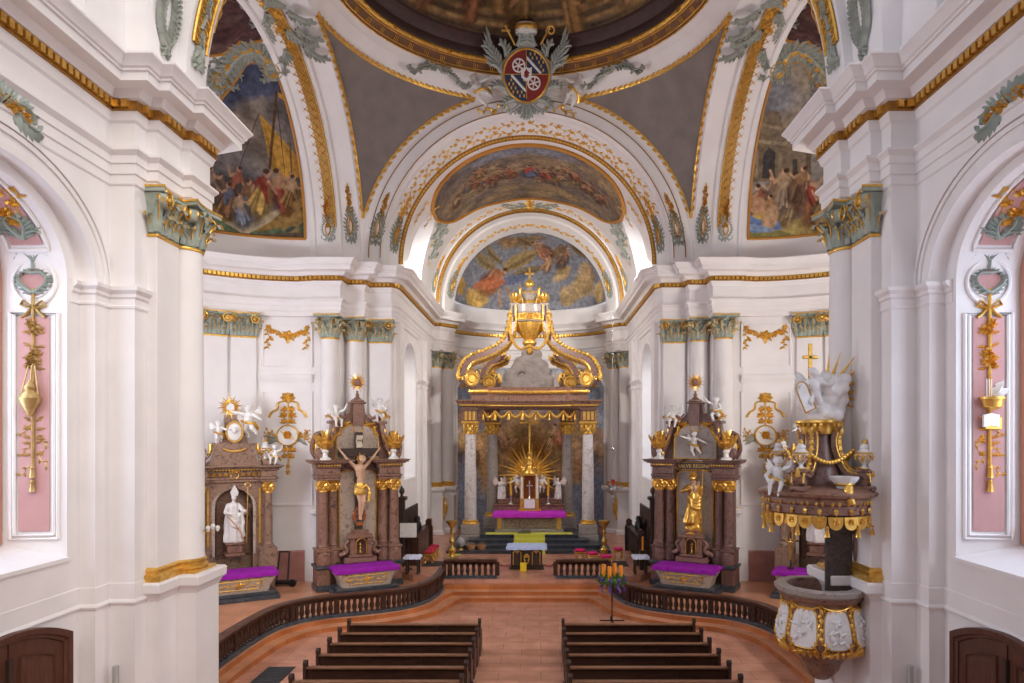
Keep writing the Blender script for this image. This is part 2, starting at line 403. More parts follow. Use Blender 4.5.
# ---- walls
EY, EZ = 10.41, 9.04
def nave_wall(s):
    g = G(); X = lambda x: s*x
    n = 28
    def arch(a, b, th): return EY+a*cos(th), EZ+b*sin(th)
    # recess plane with window opening
    A, B = 2.0, 1.45; x = 8.08
    for y0, y1, z0, z1 in ((EY-2.4, EY-A, 0, EZ), (EY+A, EY+2.4, 0, EZ), (EY-A, EY+A, 0, 4.0)):
        g.add([(X(x),y0,z0),(X(x),y1,z0),(X(x),y1,z1),(X(x),y0,z1)], [(0,1,2,3)])
    th = [pi*i/n for i in range(n+1)]
    g.loft([[(X(x), *arch(A, B, t)) for t in th], [(X(x), *arch(2.4, 1.68, t)) for t in th]], False)
    # splayed reveal of the window
    ring = lambda a, b, xx, sill: [(X(xx), EY+a, sill)]+[(X(xx), *arch(a, b, t)) for t in th]+[(X(xx), EY-a, sill)]
    g.loft([ring(2.0, 1.45, 8.08, 4.0), ring(1.88, 1.34, 9.27, 4.25)], False)
    g.add([(X(8.04),EY-A,4.0),(X(8.04),EY+A,4.0),(X(9.27),EY+1.88,4.25),(X(9.27),EY-1.88,4.25)], [(0,1,2,3)])
    g.add([(X(8.04),EY-A,4.0),(X(8.04),EY+A,4.0),(X(8.04),EY+A,3.93),(X(8.04),EY-A,3.93),(X(8.08),EY-A,3.93),(X(8.08),EY+A,3.93)], [(0,1,2,3),(2,3,4,5)])
    # front layer with the blind arch
    x = 7.79; A, B = 2.34, 1.62
    g.loft([[(X(x), EY+A*cos(t), EZ+B*sin(t)) for t in th], [(X(x), EY+max(-2.76, min(2.76, 2.76*cos(t)*1.6)), 11.2 if .15*pi < t < .85*pi else EZ+(11.2-EZ)*min(t, pi-t)/(.15*pi)) for t in th]], False)
    g.loft([[(X(7.79), EY+A*cos(t), EZ+B*sin(t)) for t in th], [(X(8.08), EY+A*cos(t), EZ+B*sin(t)) for t in th]], False)
    for k in (-1, 1):
        y0, y1 = sorted((EY+k*A, EY+k*2.76))
        g.add([(X(x),y0,0),(X(x),y1,0),(X(x),y1,EZ),(X(x),y0,EZ)], [(0,1,2,3)])
        g.add([(X(7.79),EY+k*A,0),(X(8.08),EY+k*A,0),(X(8.08),EY+k*A,EZ),(X(7.79),EY+k*A,EZ)], [(0,1,2,3)])
    g.add([(X(7.79),-5,0),(X(7.79),3.5,0),(X(7.79),3.5,13.2),(X(7.79),-5,13.2)], [(0,1,2,3)])
    g.add([(X(7.79),3.5,0),(X(7.79),EY-2.76,0),(X(7.79),EY-2.76,11.2),(X(7.79),3.5,11.2)], [(0,1,2,3)])
    g.add([(X(7.79),3.5,11.05),(X(7.79),13.17,11.05),(X(7.79),13.17,13.2),(X(7.79),3.5,13.2)], [(0,1,2,3)])
    # archivolt mouldings, raised from the wall
    for (a, b, w, h) in ((2.38, 1.66, .06, .03), (2.65, 1.92, .045, .035), (2.75, 2.02, .04, .06)):
        tt = [pi*i/48 for i in range(49)]
        g.loft([[(X(7.79-o), EY+(a+d)*cos(t), EZ+(b+d)*sin(t)) for t in tt] for d, o in ((-w, 0), (-w, h), (w, h), (w, 0))], False)
    # pier core, steps towards the crossing
    core = [(7.79,13.17),(7.3,13.17),(7.3,15.75),(8.8,15.75)]
    extrude(g, mir(s, core), 0, 13.2)
    extrude(g, arc(s, 6.0, -90, 90, 48), 0, 13.2)
    extrude(g, arc(s, 6.04, -90, 90, 48), 13.1, 14.17)
    g.loft([[(x_, y_, 13.2) for x_, y_ in arc(s, 5.3, -90, 90, 48)], [(x_, y_, 13.2) for x_, y_ in arc(s, 6.1, -90, 90, 48)]], False)
    far = [(8.8,27.75),(8.45,27.85),(7.6,27.85),(7.6,28.55),(6.75,28.55),(6.75,28.9),(5.6,28.9),(5.6,30.5)]
    extrude(g, mir(s, far), 0, 13.2)
    # clerestory pieces above the nave cornice
    g.add([(X(8.05),3.5,13.2),(X(8.05),13.3,13.2),(X(8.05),13.3,15.4),(X(8.05),3.5,15.4)], [(0,1,2,3)])
    for y0, y1, xx in ((12.1, 13.3, 7.55), (10.6, 11.25, 7.65), (9.0, 9.6, 7.65)):
        g.box(min(X(8.1), X(xx)), max(X(8.1), X(xx)), y0, y1, 13.2, 15.4)
        g.box(min(X(8.1), X(xx-.05)), max(X(8.1), X(xx-.05)), y0-.05, y1+.05, 13.2, 13.75)
    # chancel wall with its arched window opening
    y0, y1, zs, zt = 30.5, 33.7, 4.2, 8.9; R = (y1-y0)/2; yc = (y0+y1)/2; x = 5.6
    g.add([(X(x),y0,0),(X(x),y1,0),(X(x),y1,zs),(X(x),y0,zs)], [(0,1,2,3)])
    hole = [(yc+R*cos(t), zt+R*sin(t)) for t in th]
    g.loft([[(X(x), a, b) for a, b in hole], [(X(x), a, 13.2) for a, b in hole]], False)
    rim = [(y1, zs)]+hole+[(y0, zs), (y1, zs)]
    g.loft([[(X(x), a, b) for a, b in rim], [(X(7.6), yc+(a-yc)*.9, b) for a, b in rim]], False)
    extrude(g, mir(s, [(x, y1), (x, 39.1), (5.2, 39.6), (4.95, 40.4)]+[(abs(p[0]), p[1]) for p in ell(1, 4.95, 3.2, 0, 24)][1:]), 0, 13.2)
    # attic under the apse vault
    extrude(g, ell(s, 4.62, 3.1, 0, 24), 13.1, 14.2)
    g.loft([[(a, b, 13.2) for a, b in ell(s, 4.2, 2.7, 0, 24)], [(a, b, 13.2) for a, b in ell(s, 5.0, 3.3, 0, 24)]], False)
    w = tag(obj('wall_'+SIDE[s], g, plaster), kind='structure')
    return w
g = G(); g.box(-8.5, 8.5, -5.6, -5, 0, 11.5); tag(obj('wall_rear', g, plaster), kind='structure')  # unseen wall behind the camera, put in to hold back sky light
walls = {s: nave_wall(s) for s in (-1, 1)}

# pilaster strips, mouldings and panels on the walls (children of the wall)
def strip_profile(z, h, o): return [(-.02, z), (o*.4, z), (o*.5, z+h*.3), (o*.8, z+h*.4), (o, z+h*.6), (o, z+h), (-.02, z+h)]
for s in (-1, 1):
    g = G()
    pier = mir(s, [(8.08,12.75),(7.79,12.75),(7.79,13.17),(7.3,13.17),(7.3,13.58)])
    g.sweep([(-.02,8.66),(.02,8.66),(.03,8.7),(.012,8.72),(.012,8.84),(.05,8.87),(.05,8.93),(.12,8.99),(.13,9.06),(-.02,9.08)], pier, side=-s)
    g.sweep([(-.02,8.66),(.02,8.66),(.012,8.72),(.012,8.84),(.05,8.87),(.05,8.93),(.12,8.99),(.13,9.06),(-.02,9.08)], mir(s, [(8.08,12.78),(8.08,12.5)])[::-1], side=-s)
    obj('impost_moulding', g, plaster, walls[s])
    g = G()
    run = mir(s, [(8.08,4),(8.08,12.75),(7.79,12.75),(7.79,13.17),(7.3,13.17),(7.3,13.58)])
    g.sweep([(-.02,2.96),(.03,2.96),(.045,3.0),(.03,3.04),(.015,3.06),(.015,3.36),(-.02,3.38)], run, side=-s)
    g.sweep([(-.02,0),(.08,0),(.08,.5),(.05,.56),(-.02,.58)], run, side=-s)
    obj('dado_moulding', g, plaster, walls[s])
    # conch: panels and imposts between the pilasters
    g = G()
    P = lambda a, z, o: (s*(8.8+(6.0-o)*sin(radians(a))), 21.75+(6.0-o)*cos(radians(a)), z)
    def frame(a0, a1, z0, z1, w=.05, d=.05):
        for (b0, b1, c0, c1) in ((a0, a1, z0, z0+w), (a0, a1, z1-w, z1)):
            n = max(2, int(abs(b1-b0)/3))
            g.loft([[P(b0+(b1-b0)*i/n, z, o) for z, o in ((c0, 0), (c0, d), (c1, d), (c1, 0))] for i in range(n+1)], False)
        for b in (a0, a1):
            q = .5
            g.loft([[P(b-q, z, 0), P(b-q*.6, z, d), P(b+q*.6, z, d), P(b+q, z, 0)] for z in (z0, z1)], False)
    for k in (1,):
        frame(-.6, 17.6, 9.0, 10.75); frame(-.6, 17.6, 3.4, 8.0)
        for a0, a1 in ((-1, 19.5), (39, 90)):
            n = 8
            prof = [(8.35, 0), (8.35, .03), (8.45, .05), (8.5, .09), (8.62, .13), (8.68, .13), (8.7, 0)]
            g.loft([[P(k*(a0+(a1-a0)*i/n), z, o) for z, o in prof] for i in range(n+1)], False)
            g.loft([[P(k*(a0+(a1-a0)*i/n), z, o) for z, o in ((3.35,0),(3.35,.03),(3.4,.05),(3.45,0))] for i in range(n+1)], False)
    obj('panel_moulding', g, plaster, walls[s])
    g = G(); g.loft([[(x, y, z) for x, y in arc(s, 5.95, -88, 88, 40)] for z in (.3, 1.5)]+[[(x, y, 1.56) for x, y in arc(s, 6.0, -88, 88, 40)]], False)
    g.sweep([(0,.3),(.04,.3),(.04,1.5),(0,1.56)], mir(s, [(8.45,27.85),(7.6,27.85),(7.6,28.55),(6.75,28.55),(6.75,28.9),(5.6,28.9),(5.6,39.1),(5.2,39.6),(4.95,40.4)]), side=-s)
    tag(obj('baseboard_'+SIDE[s], g, sandstone), kind='structure')
    # chancel pilaster strips with imposts
    g = G()
    for y0, y1, o in ((34.2, 35.1, .16), (35.1, 36.2, .34), (36.2, 37.3, .16), (29.2, 30.1, .16)):
        a, b = sorted((s*5.65, s*(5.6-o))); g.box(a, b, y0, y1, .6, 11.1)
    g.sweep([(-.02,8.55),(.03,8.6),(.012,8.65),(.012,8.8),(.07,8.87),(.12,9.0),(-.02,9.02)], mir(s, [(5.6,33.75),(5.6,34.2),(5.44,34.2),(5.44,35.1),(5.26,35.1),(5.26,36.2),(5.44,36.2),(5.44,37.3),(5.6,37.3),(5.6,38.8)]), side=-s)
    hole = [(32.1+1.75*cos(pi*i/24), 8.9+1.75*sin(pi*i/24)) for i in range(25)]
    g.loft([[(s*(5.6-o), 32.1+(1.66+d)*cos(pi*i/24), 8.9+(1.66+d)*sin(pi*i/24)) for i in range(25)] for d, o in ((0,0),(0,.06),(.22,.06),(.22,0))], False)
    obj('pilaster_strip', g, plaster, walls[s])

# ---- windows
glass = bpy.data.materials.new('window_glass'); glass.use_nodes = True
nt = glass.node_tree; nt.nodes.clear(); o_ = nt.nodes.new('ShaderNodeOutputMaterial'); t_ = nt.nodes.new('ShaderNodeBsdfTransparent'); g_ = nt.nodes.new('ShaderNodeBsdfGlossy'); m_ = nt.nodes.new('ShaderNodeMixShader')
t_.inputs[0].default_value = (.62,.70,.82,1); g_.inputs['Roughness'].default_value = .1; m_.inputs[0].default_value = .06
nt.links.new(t_.outputs[0], m_.inputs[1]); nt.links.new(g_.outputs[0], m_.inputs[2]); nt.links.new(m_.outputs[0], o_.inputs[0])
wn = 0
def window(outline, x, s, yc, bars_y, bars_z, frame_m=terracotta, w=.09):
    global wn; wn += 1
    g = G(); g.add([(s*x, y, z) for y, z in outline], [tuple(range(len(outline)))])
    root = thing('window_%d' % wn, None, None, kind='structure')
    obj('window_pane', g, glass, root, smooth=False)
    g = G(); c = (sum(p[0] for p in outline)/len(outline), sum(p[1] for p in outline)/len(outline))
    o = outline+[outline[0]]
    g.loft([[(s*(x+d), c[0]+(y-c[0])*k, c[1]+(z-c[1])*k) for y, z in o] for d, k in ((-.1, 1.0), (-.1, .93), (.06, .93), (.06, 1.0))], False)
    z0, z1 = min(p[1] for p in outline), max(p[1] for p in outline); y0, y1 = min(p[0] for p in outline), max(p[0] for p in outline)
    for b in bars_y: g.box(min(s*(x-.06), s*(x+.04)), max(s*(x-.06), s*(x+.04)), b-.03, b+.03, z0, z1-.25)
    for b in bars_z: g.box(min(s*(x-.05), s*(x+.03)), max(s*(x-.05), s*(x+.03)), y0, y1, b-.025, b+.025)
    obj('window_frame', g, frame_m, root)
for s in (-1, 1):
    ol = [(EY+1.86, 4.25)]+[(EY+1.86*cos(pi*i/20), EZ+1.34*sin(pi*i/20)) for i in range(21)]+[(EY-1.86, 4.25)]
    window(ol, 9.25, s, EY, (EY-.95, EY, EY+.95), (5.2, 6.2, 7.2, 8.2, 9.2))
    ol = [(32.1+1.44, 4.2)]+[(32.1+1.44*cos(pi*i/20), 8.9+1.6*sin(pi*i/20)) for i in range(21)]+[(32.1-1.44, 4.2)]
    window(ol, 7.58, s, 32.1, (31.4, 32.1, 32.8), (5.3, 6.4, 7.5, 8.6, 9.6), frame_m=plaster)

# ---- entablature with gilded dentils
EP = [(-.35,11.03),(.012,11.03),(.03,11.06),(.03,11.22),(.06,11.24),(.06,11.42),(.09,11.44),(.09,11.58),(.17,11.66),(.17,11.71),(.02,11.74),(.02,12.22),(.07,12.26),(.10,12.37),(.13,12.42),(.13,12.60),(.22,12.62),(.25,12.68),(.32,12.75),(.57,12.77),(.57,12.93),(.61,12.94),(.61,12.98),(.65,13.0),(.69,13.08),(.77,13.16),(.77,13.2),(-.7,13.21)]
for s in (-1, 1):
    pth = [(7.79,3.5),(7.79,13.17),(7.3,13.17),(7.3,13.55),(7.09,13.55),(7.09,14.45),(6.9,14.45),(6.9,15.3),(8.6,15.9)]
    pth += [(abs(a), b) for a, b in arc(1, 5.86, -86, 86, 36)]
    pth += [(8.5,27.42),(7.5,27.42),(7.5,28.15),(6.72,28.15),(6.72,28.68),(5.72,28.68),(5.55,28.95),(5.55,38.7),(5.15,38.75),(4.42,39.6),(4.72,40.5)]
    pth += ell(1, 4.84, 3.1, .07, 18)
    p = mir(s, pth)
    g = G(); g.sweep(EP, p, side=-s, caps=True)
    tr = tag(obj('trim_'+SIDE[s], g, plaster, sharp=25), kind='structure')
    # dentil band: gold backing and a row of blocks
    g = G(); g.sweep([(.12,12.41),(.155,12.415),(.155,12.45),(.135,12.46),(.135,12.605),(.12,12.61)], p, side=-s, caps=False)
    obj('dentil_ground', g, dgold, tr)
    g = G(); ofs = [Vector(a) for a in p]
    for i in range(len(ofs)-1):
        a, b = ofs[i], ofs[i+1]; d = b-a; L = d.length
        if L < .12: continue
        d.normalize(); nrm = Vector((d.y, -d.x))*(-s); n = max(1, round(L/.165))
        ang = atan2(d.y, d.x)
        for k in range(n):
            c = a+d*((k+.5)*L/n)+nrm*.17
            g.box(-.052, .052, -.045, .045, 12.465, 12.60, T(c.x, c.y, 0, ang))
    obj('dentil_band', g, gold, tr, smooth=False)

# ---- vaults and arches
ceil = thing('ceiling', None, None, kind='structure')
def arch_y(prof, n=56, z0=13.15):
    "profile of (y, r) swept over the nave axis"
    g = G(); rings = []
    th = [(pi*i/n) for i in range(n+1)]
    rings.append([(r, y, z0) for y, r in prof])
    for t in th: rings.append([(r*cos(t), y, Z0+r*sin(t)) for y, r in prof])
    rings.append([(-r, y, z0) for y, r in prof])
    return g.loft(rings, False)
def arch_x(s, prof, n=56, z0=13.15):
    g = G(); rings = [[(s*x, CY+r, z0) for x, r in prof]]
    rings += [[(s*x, CY+r*cos(pi*i/n), Z0+r*sin(pi*i/n)) for x, r in prof] for i in range(n+1)]
    rings.append([(s*x, CY-r, z0) for x, r in prof])
    return g.loft(rings, False)
chp = [(28.48,6.93),(28.52,6.88),(28.55,6.12),(28.75,6.10),(28.78,6.0),(29.0,5.96),(29.02,5.9),(29.55,5.62),(29.6,5.5),(29.95,5.46),(29.98,5.55)]
obj('chancel_arch', arch_y(chp), plaster, ceil, sharp=30)
app = [(37.55,5.56),(37.6,5.5),(37.75,5.46),(38.1,5.35),(38.15,5.05),(38.6,4.98),(38.65,4.85),(39.6,4.45),(39.75,4.42)]
obj('apse_arch', arch_y(app), plaster, ceil, sharp=30)
nvp = [(15.22,6.93),(15.1,6.88),(14.3,6.9),(14.26,7.08),(13.45,7.12),(13.3,7.2),(13.25,8.3)]
obj('nave_arch', arch_y(nvp), plaster, ceil, sharp=30)
for s in (-1, 1):
    obj('transept_arch', arch_x(s, [(6.93,6.68),(6.98,6.62),(7.62,6.5),(7.66,6.34),(7.72,6.3),(8.6,6.16),(8.65,6.06),(8.82,6.03)]), plaster, ceil, sharp=30)
    # half dome of the conch
    sph = lambda u, v, r=0: (s*(8.8+(6.06+r)*cos(pi*(u-.5))*cos(v*pi/2)), 21.75+(6.06+r)*sin(pi*(u-.5))*cos(v*pi/2), 14.15+(5.72+r)*sin(v*pi/2))
    g = G(); g.grid(sph, 60, 30); obj('conch_vault', g, plaster, ceil)
    # chancel vault with its lunette windows
    hy = lambda y: .60*sqrt(max(0, 1-((y-32.9)/1.75)**2))
    cols = [29.96+(37.7-29.96)*i/64 for i in range(65)]; rows = 24
    g = G()
    def cv(u, v):
        y = 29.96+(37.7-29.96)*u; t0 = hy(y); t = t0+(pi/2-t0)*v
        return (s*5.5*cos(t), y, Z0+5.5*sin(t))
    g.grid(cv, 64, rows)
    lo = [c for c in cols if abs(c-32.9) >= 1.75]
    for a, b in ((29.96, 31.15), (34.65, 37.7)): g.add([(s*5.5,a,13.1),(s*5.5,b,13.1),(s*5.5,b,Z0),(s*5.5,a,Z0)], [(0,1,2,3)])
    rim = [(31.15, 13.1)]+[(32.9-1.75*cos(pi*i/30), Z0+5.5*sin(.60*sin(pi*i/30))) for i in range(31)]+[(34.65, 13.1)]
    xr = lambda z: 5.5*cos(math.asin(max(0, min(1, (z-Z0)/5.5))))
    g.loft([[(s*xr(z), y, z) for y, z in rim], [(s*6.9, 32.9+(y-32.9)*.9, z+.15) for y, z in rim]], False)
    g.add([(s*5.3,31.1,13.16),(s*5.3,34.7,13.16),(s*6.95,34.6,13.3),(s*6.95,31.2,13.3)], [(0,1,2,3)])
    obj('chancel_vault', g, plaster, ceil)
    ol = [(32.9+1.56*cos(pi*i/24), Z0+.1+(3.1)*sin(pi*i/24)) for i in range(25)]+[(32.9-1.56, 13.3), (32.9+1.56, 13.3)]
    window(ol, 6.88, s, 32.9, (32.1, 32.9, 33.7), (14.2, 15.2, 16.1), frame_m=plaster)
# apse half dome (plain ground behind the painting)
ad = lambda u, v, r=0: ((4.5+r)*cos(pi*u)*cos(v*pi/2), 39.7+(3.85+r)*sin(pi*u)*cos(v*pi/2), 14.15+(4.0+r)*sin(v*pi/2))
g = G(); g.grid(ad, 48, 24); obj('apse_vault', g, plaster, ceil)
# pendentives between the four arches and the ring
RA, RB, RZ = 6.55, 6.32, 20.78
PZ = 6.62
def pend_point(sx, sy, q, v, o=0):
    "q turns from the chancel-side arch to the transept arch, v climbs from the corner to the ring"
    if v > 1: dz = PZ
    else: dz = PZ*sin(pi/2*v*.98)/sin(pi/2*.98)
    ax, ay = sqrt(max(0, 6.93**2-dz*dz)), 28.48-CY; bx, by = 6.93, sqrt(max(0, 6.68**2-dz*dz))
    a0, a1 = atan2(ay, ax), atan2(by, bx); ra, rb = sqrt(ax*ax+ay*ay), sqrt(bx*bx+by*by)
    a = a0+(a1-a0)*q; r = ra+(rb-ra)*q-o; z = Z0+dz-o*.5
    if v > 1:
        t = min(1, v-1); a_ = a; rr = 1/sqrt((cos(a)/RA)**2+(sin(a)/RB)**2)
        r = r+(rr-r)*t; z = z+(RZ-z)*t
    return Vector((sx*r*cos(a), CY+sy*r*sin(a), z))
g = G()
for sx in (-1, 1):
    for sy in (-1, 1):
        g.grid(lambda u, v: pend_point(sx, sy, u, v*1.0), 40, 30)
        g.grid(lambda u, v: pend_point(sx, sy, u, 1.001+v*.999), 40, 3)
# narrow webs between arch crowns and ring
for sy in (-1, 1):
    g.loft([[(6.93*cos(pi/2+t), CY+sy*(28.48-CY), Z0+6.93*sin(pi/2+t)) for t in [.32*(i/20*2-1) for i in range(21)]], [(RA*cos(pi/2+t), CY+sy*RB*sin(pi/2+t), RZ) for t in [.32*(i/20*2-1) for i in range(21)]]], False)
for sx in (-1, 1):
    g.loft([[(sx*6.93, CY+6.68*cos(pi/2+t), Z0+6.68*sin(pi/2+t)) for t in [.25*(i/20*2-1) for i in range(21)]], [(sx*RA*sin(pi/2+t), CY+RB*cos(pi/2+t), RZ) for t in [.25*(i/20*2-1) for i in range(21)]]], False)
obj('pendentive_ground', g, plaster, ceil)
# ring and dome
def ring_sweep(prof, n=120):
    g = G(); rings = [[((RA+d)*cos(2*pi*i/n), CY+(RB+d)*sin(2*pi*i/n), z) for d, z in prof] for i in range(n)]
    rings.append(rings[0]); return g.loft(rings, False)
obj('dome_ring', ring_sweep([(.02,20.74),(-.02,20.80),(-.14,20.95),(-.18,20.96)]), plaster, ceil)
obj('ring_frieze', ring_sweep([(-.15,20.96),(-.19,20.93),(-.22,20.98),(-.25,20.99),(-.46,21.24),(-.5,21.28)]), mat('frieze_brown', (.17,.075,.03), .5, .2, col2=(.12,.05,.02), scale=6), ceil)
obj('ring_dark_moulding', ring_sweep([(-.55,21.42),(-.6,21.5),(-.62,21.72),(-.7,21.8),(-.86,21.95),(-.95,22.0),(-.98,22.1)]), brownred, ceil)
g = ring_sweep([(-.48,21.27),(-.53,21.25),(-.58,21.29),(-.60,21.36),(-.57,21.42),(-.52,21.44)])
for d_, z_ in ((-.2,20.94),(-.27,21.01),(-.45,21.24)): g.tube([((RA+d_)*cos(2*pi*i/120), CY+(RB+d_)*sin(2*pi*i/120), z_) for i in range(121)], .025, 5)
n = 90
for i in range(n):                 # leaves and ties running along the gilded roll
    a = 2*pi*i/n; m = lambda u, v, h: Vector(((RA-.56-h*.8)*cos(a+u/6.0), CY+(RB-.56-h*.8)*sin(a+u/6.0), 21.35+v*.7-h*.5))
    leaf(g, m, 0, 0, 0, .36, .22, .1)
    if i % 6 == 0:
        for k in (-.05, .05): ribbon(g, m, [(k, -.12), (k, 0), (k, .12)], .03, .03, .12)
for i in range(56):                # triglyph-like strokes on the frieze
    for k in (-.012, 0, .012):
        a = 2*pi*i/56+k; m = lambda u, v, h: Vector(((RA-.34-v-h)*cos(a+u/6), CY+(RB-.34-v-h)*sin(a+u/6), 21.1+v*1.2-h*.6))
        ribbon(g, m, [(0, -.06), (0, .06)], .012, .012, .03)
obj('ring_gilding', g, gold, ceil)
# unseen tall windows added in the near conch sides; panes glow to light the crossing
for s in (-1, 1):
    wn += 1; root = thing('window_%d' % wn, None, None, kind='structure')
    a0 = radians(-36); Mw = Matrix.Translation((s*(8.8+5.93*cos(a0)), 21.75+5.93*sin(a0), 0)) @ Euler((0, 0, (a0 if s > 0 else pi-a0)+pi/2)).to_matrix().to_4x4()
    ol = [(-1.1, 4.5)]+[(-1.1*cos(pi*i/16), 9.2+1.1*sin(pi*i/16)) for i in range(17)]+[(1.1, 4.5)]
    g = G(); g.plate(ol, -.02, .02, Mw); obj('window_pane', g, mat('glow_pane', (.75,.82,.95), .3, emit=1.2) if 'glow_pane' not in MATS else MATS['glow_pane'], root)
    g = G(); g.loft([[(x*f, y, z) for x, z in ol+[ol[0]]] for f, y in ((1, -.08), (1.1, -.08), (1.1, .08), (1, .08))], False, False, Mw)
    for z in (5.5, 6.5, 7.5, 8.5): g.box(-1.1, 1.1, -.04, .04, z-.02, z+.02, Mw)
    g.box(-.025, .025, -.04, .04, 4.5, 10.2, Mw); obj('window_frame', g, plaster, root)
# ================================================================ pendentive fields
def border_tube(g, pts, r, flat=1): g.tube(pts, r, 6)
for sx, sy in ((-1, 1), (1, 1), (-1, -1), (1, -1)):
    name = {(-1,1):'left of the coat of arms', (1,1):'right of the coat of arms', (-1,-1):'above the near left pier', (1,-1):'above the near right pier'}[sx, sy]
    def width(v):
        return (pend_point(sx, sy, 0, v)-pend_point(sx, sy, 1, v)).length
    v0 = next(k/200 for k in range(1, 200) if width(k/200) > .24); v1 = .985
    def fp(u, v):
        vv = v0+(v1-v0)*v; w = max(.25, width(vv)); e = min(.48, .11/w); return pend_point(sx, sy, e+(1-2*e)*u, vv, .02)
    g = G(); g.grid(fp, 40, 40)
    f = tag(obj('painted_field', g, brown_field), 'grey-brown pendentive field with gilt leaf border, '+name, 'painted field')
    g = G(); cen = Vector((0, CY, 16)); mid = fp(.5, .7)
    for line in ([fp(0, i/70) for i in range(71)], [fp(1, i/70) for i in range(71)], [fp(i/60, 1) for i in range(61)]):
        g.tube(line, .045, 6); dist = 0
        for i in range(1, len(line)):
            a, b = line[i-1], line[i]; dist += (b-a).length
            if dist > .25:
                dist = 0; t = (b-a).normalized(); nrm = (cen-b).normalized(); bi = nrm.cross(t)
                if bi.dot(mid-b) > 0: bi = -bi
                m = lambda u, v, h, b=b, t=t, bi=bi, nrm=nrm: b+t*u+bi*v+nrm*(h+.01)
                leaf(g, m, -.08, -.02, .55, .28, .18, .06)
    obj('gilt_border', g, gold, f)

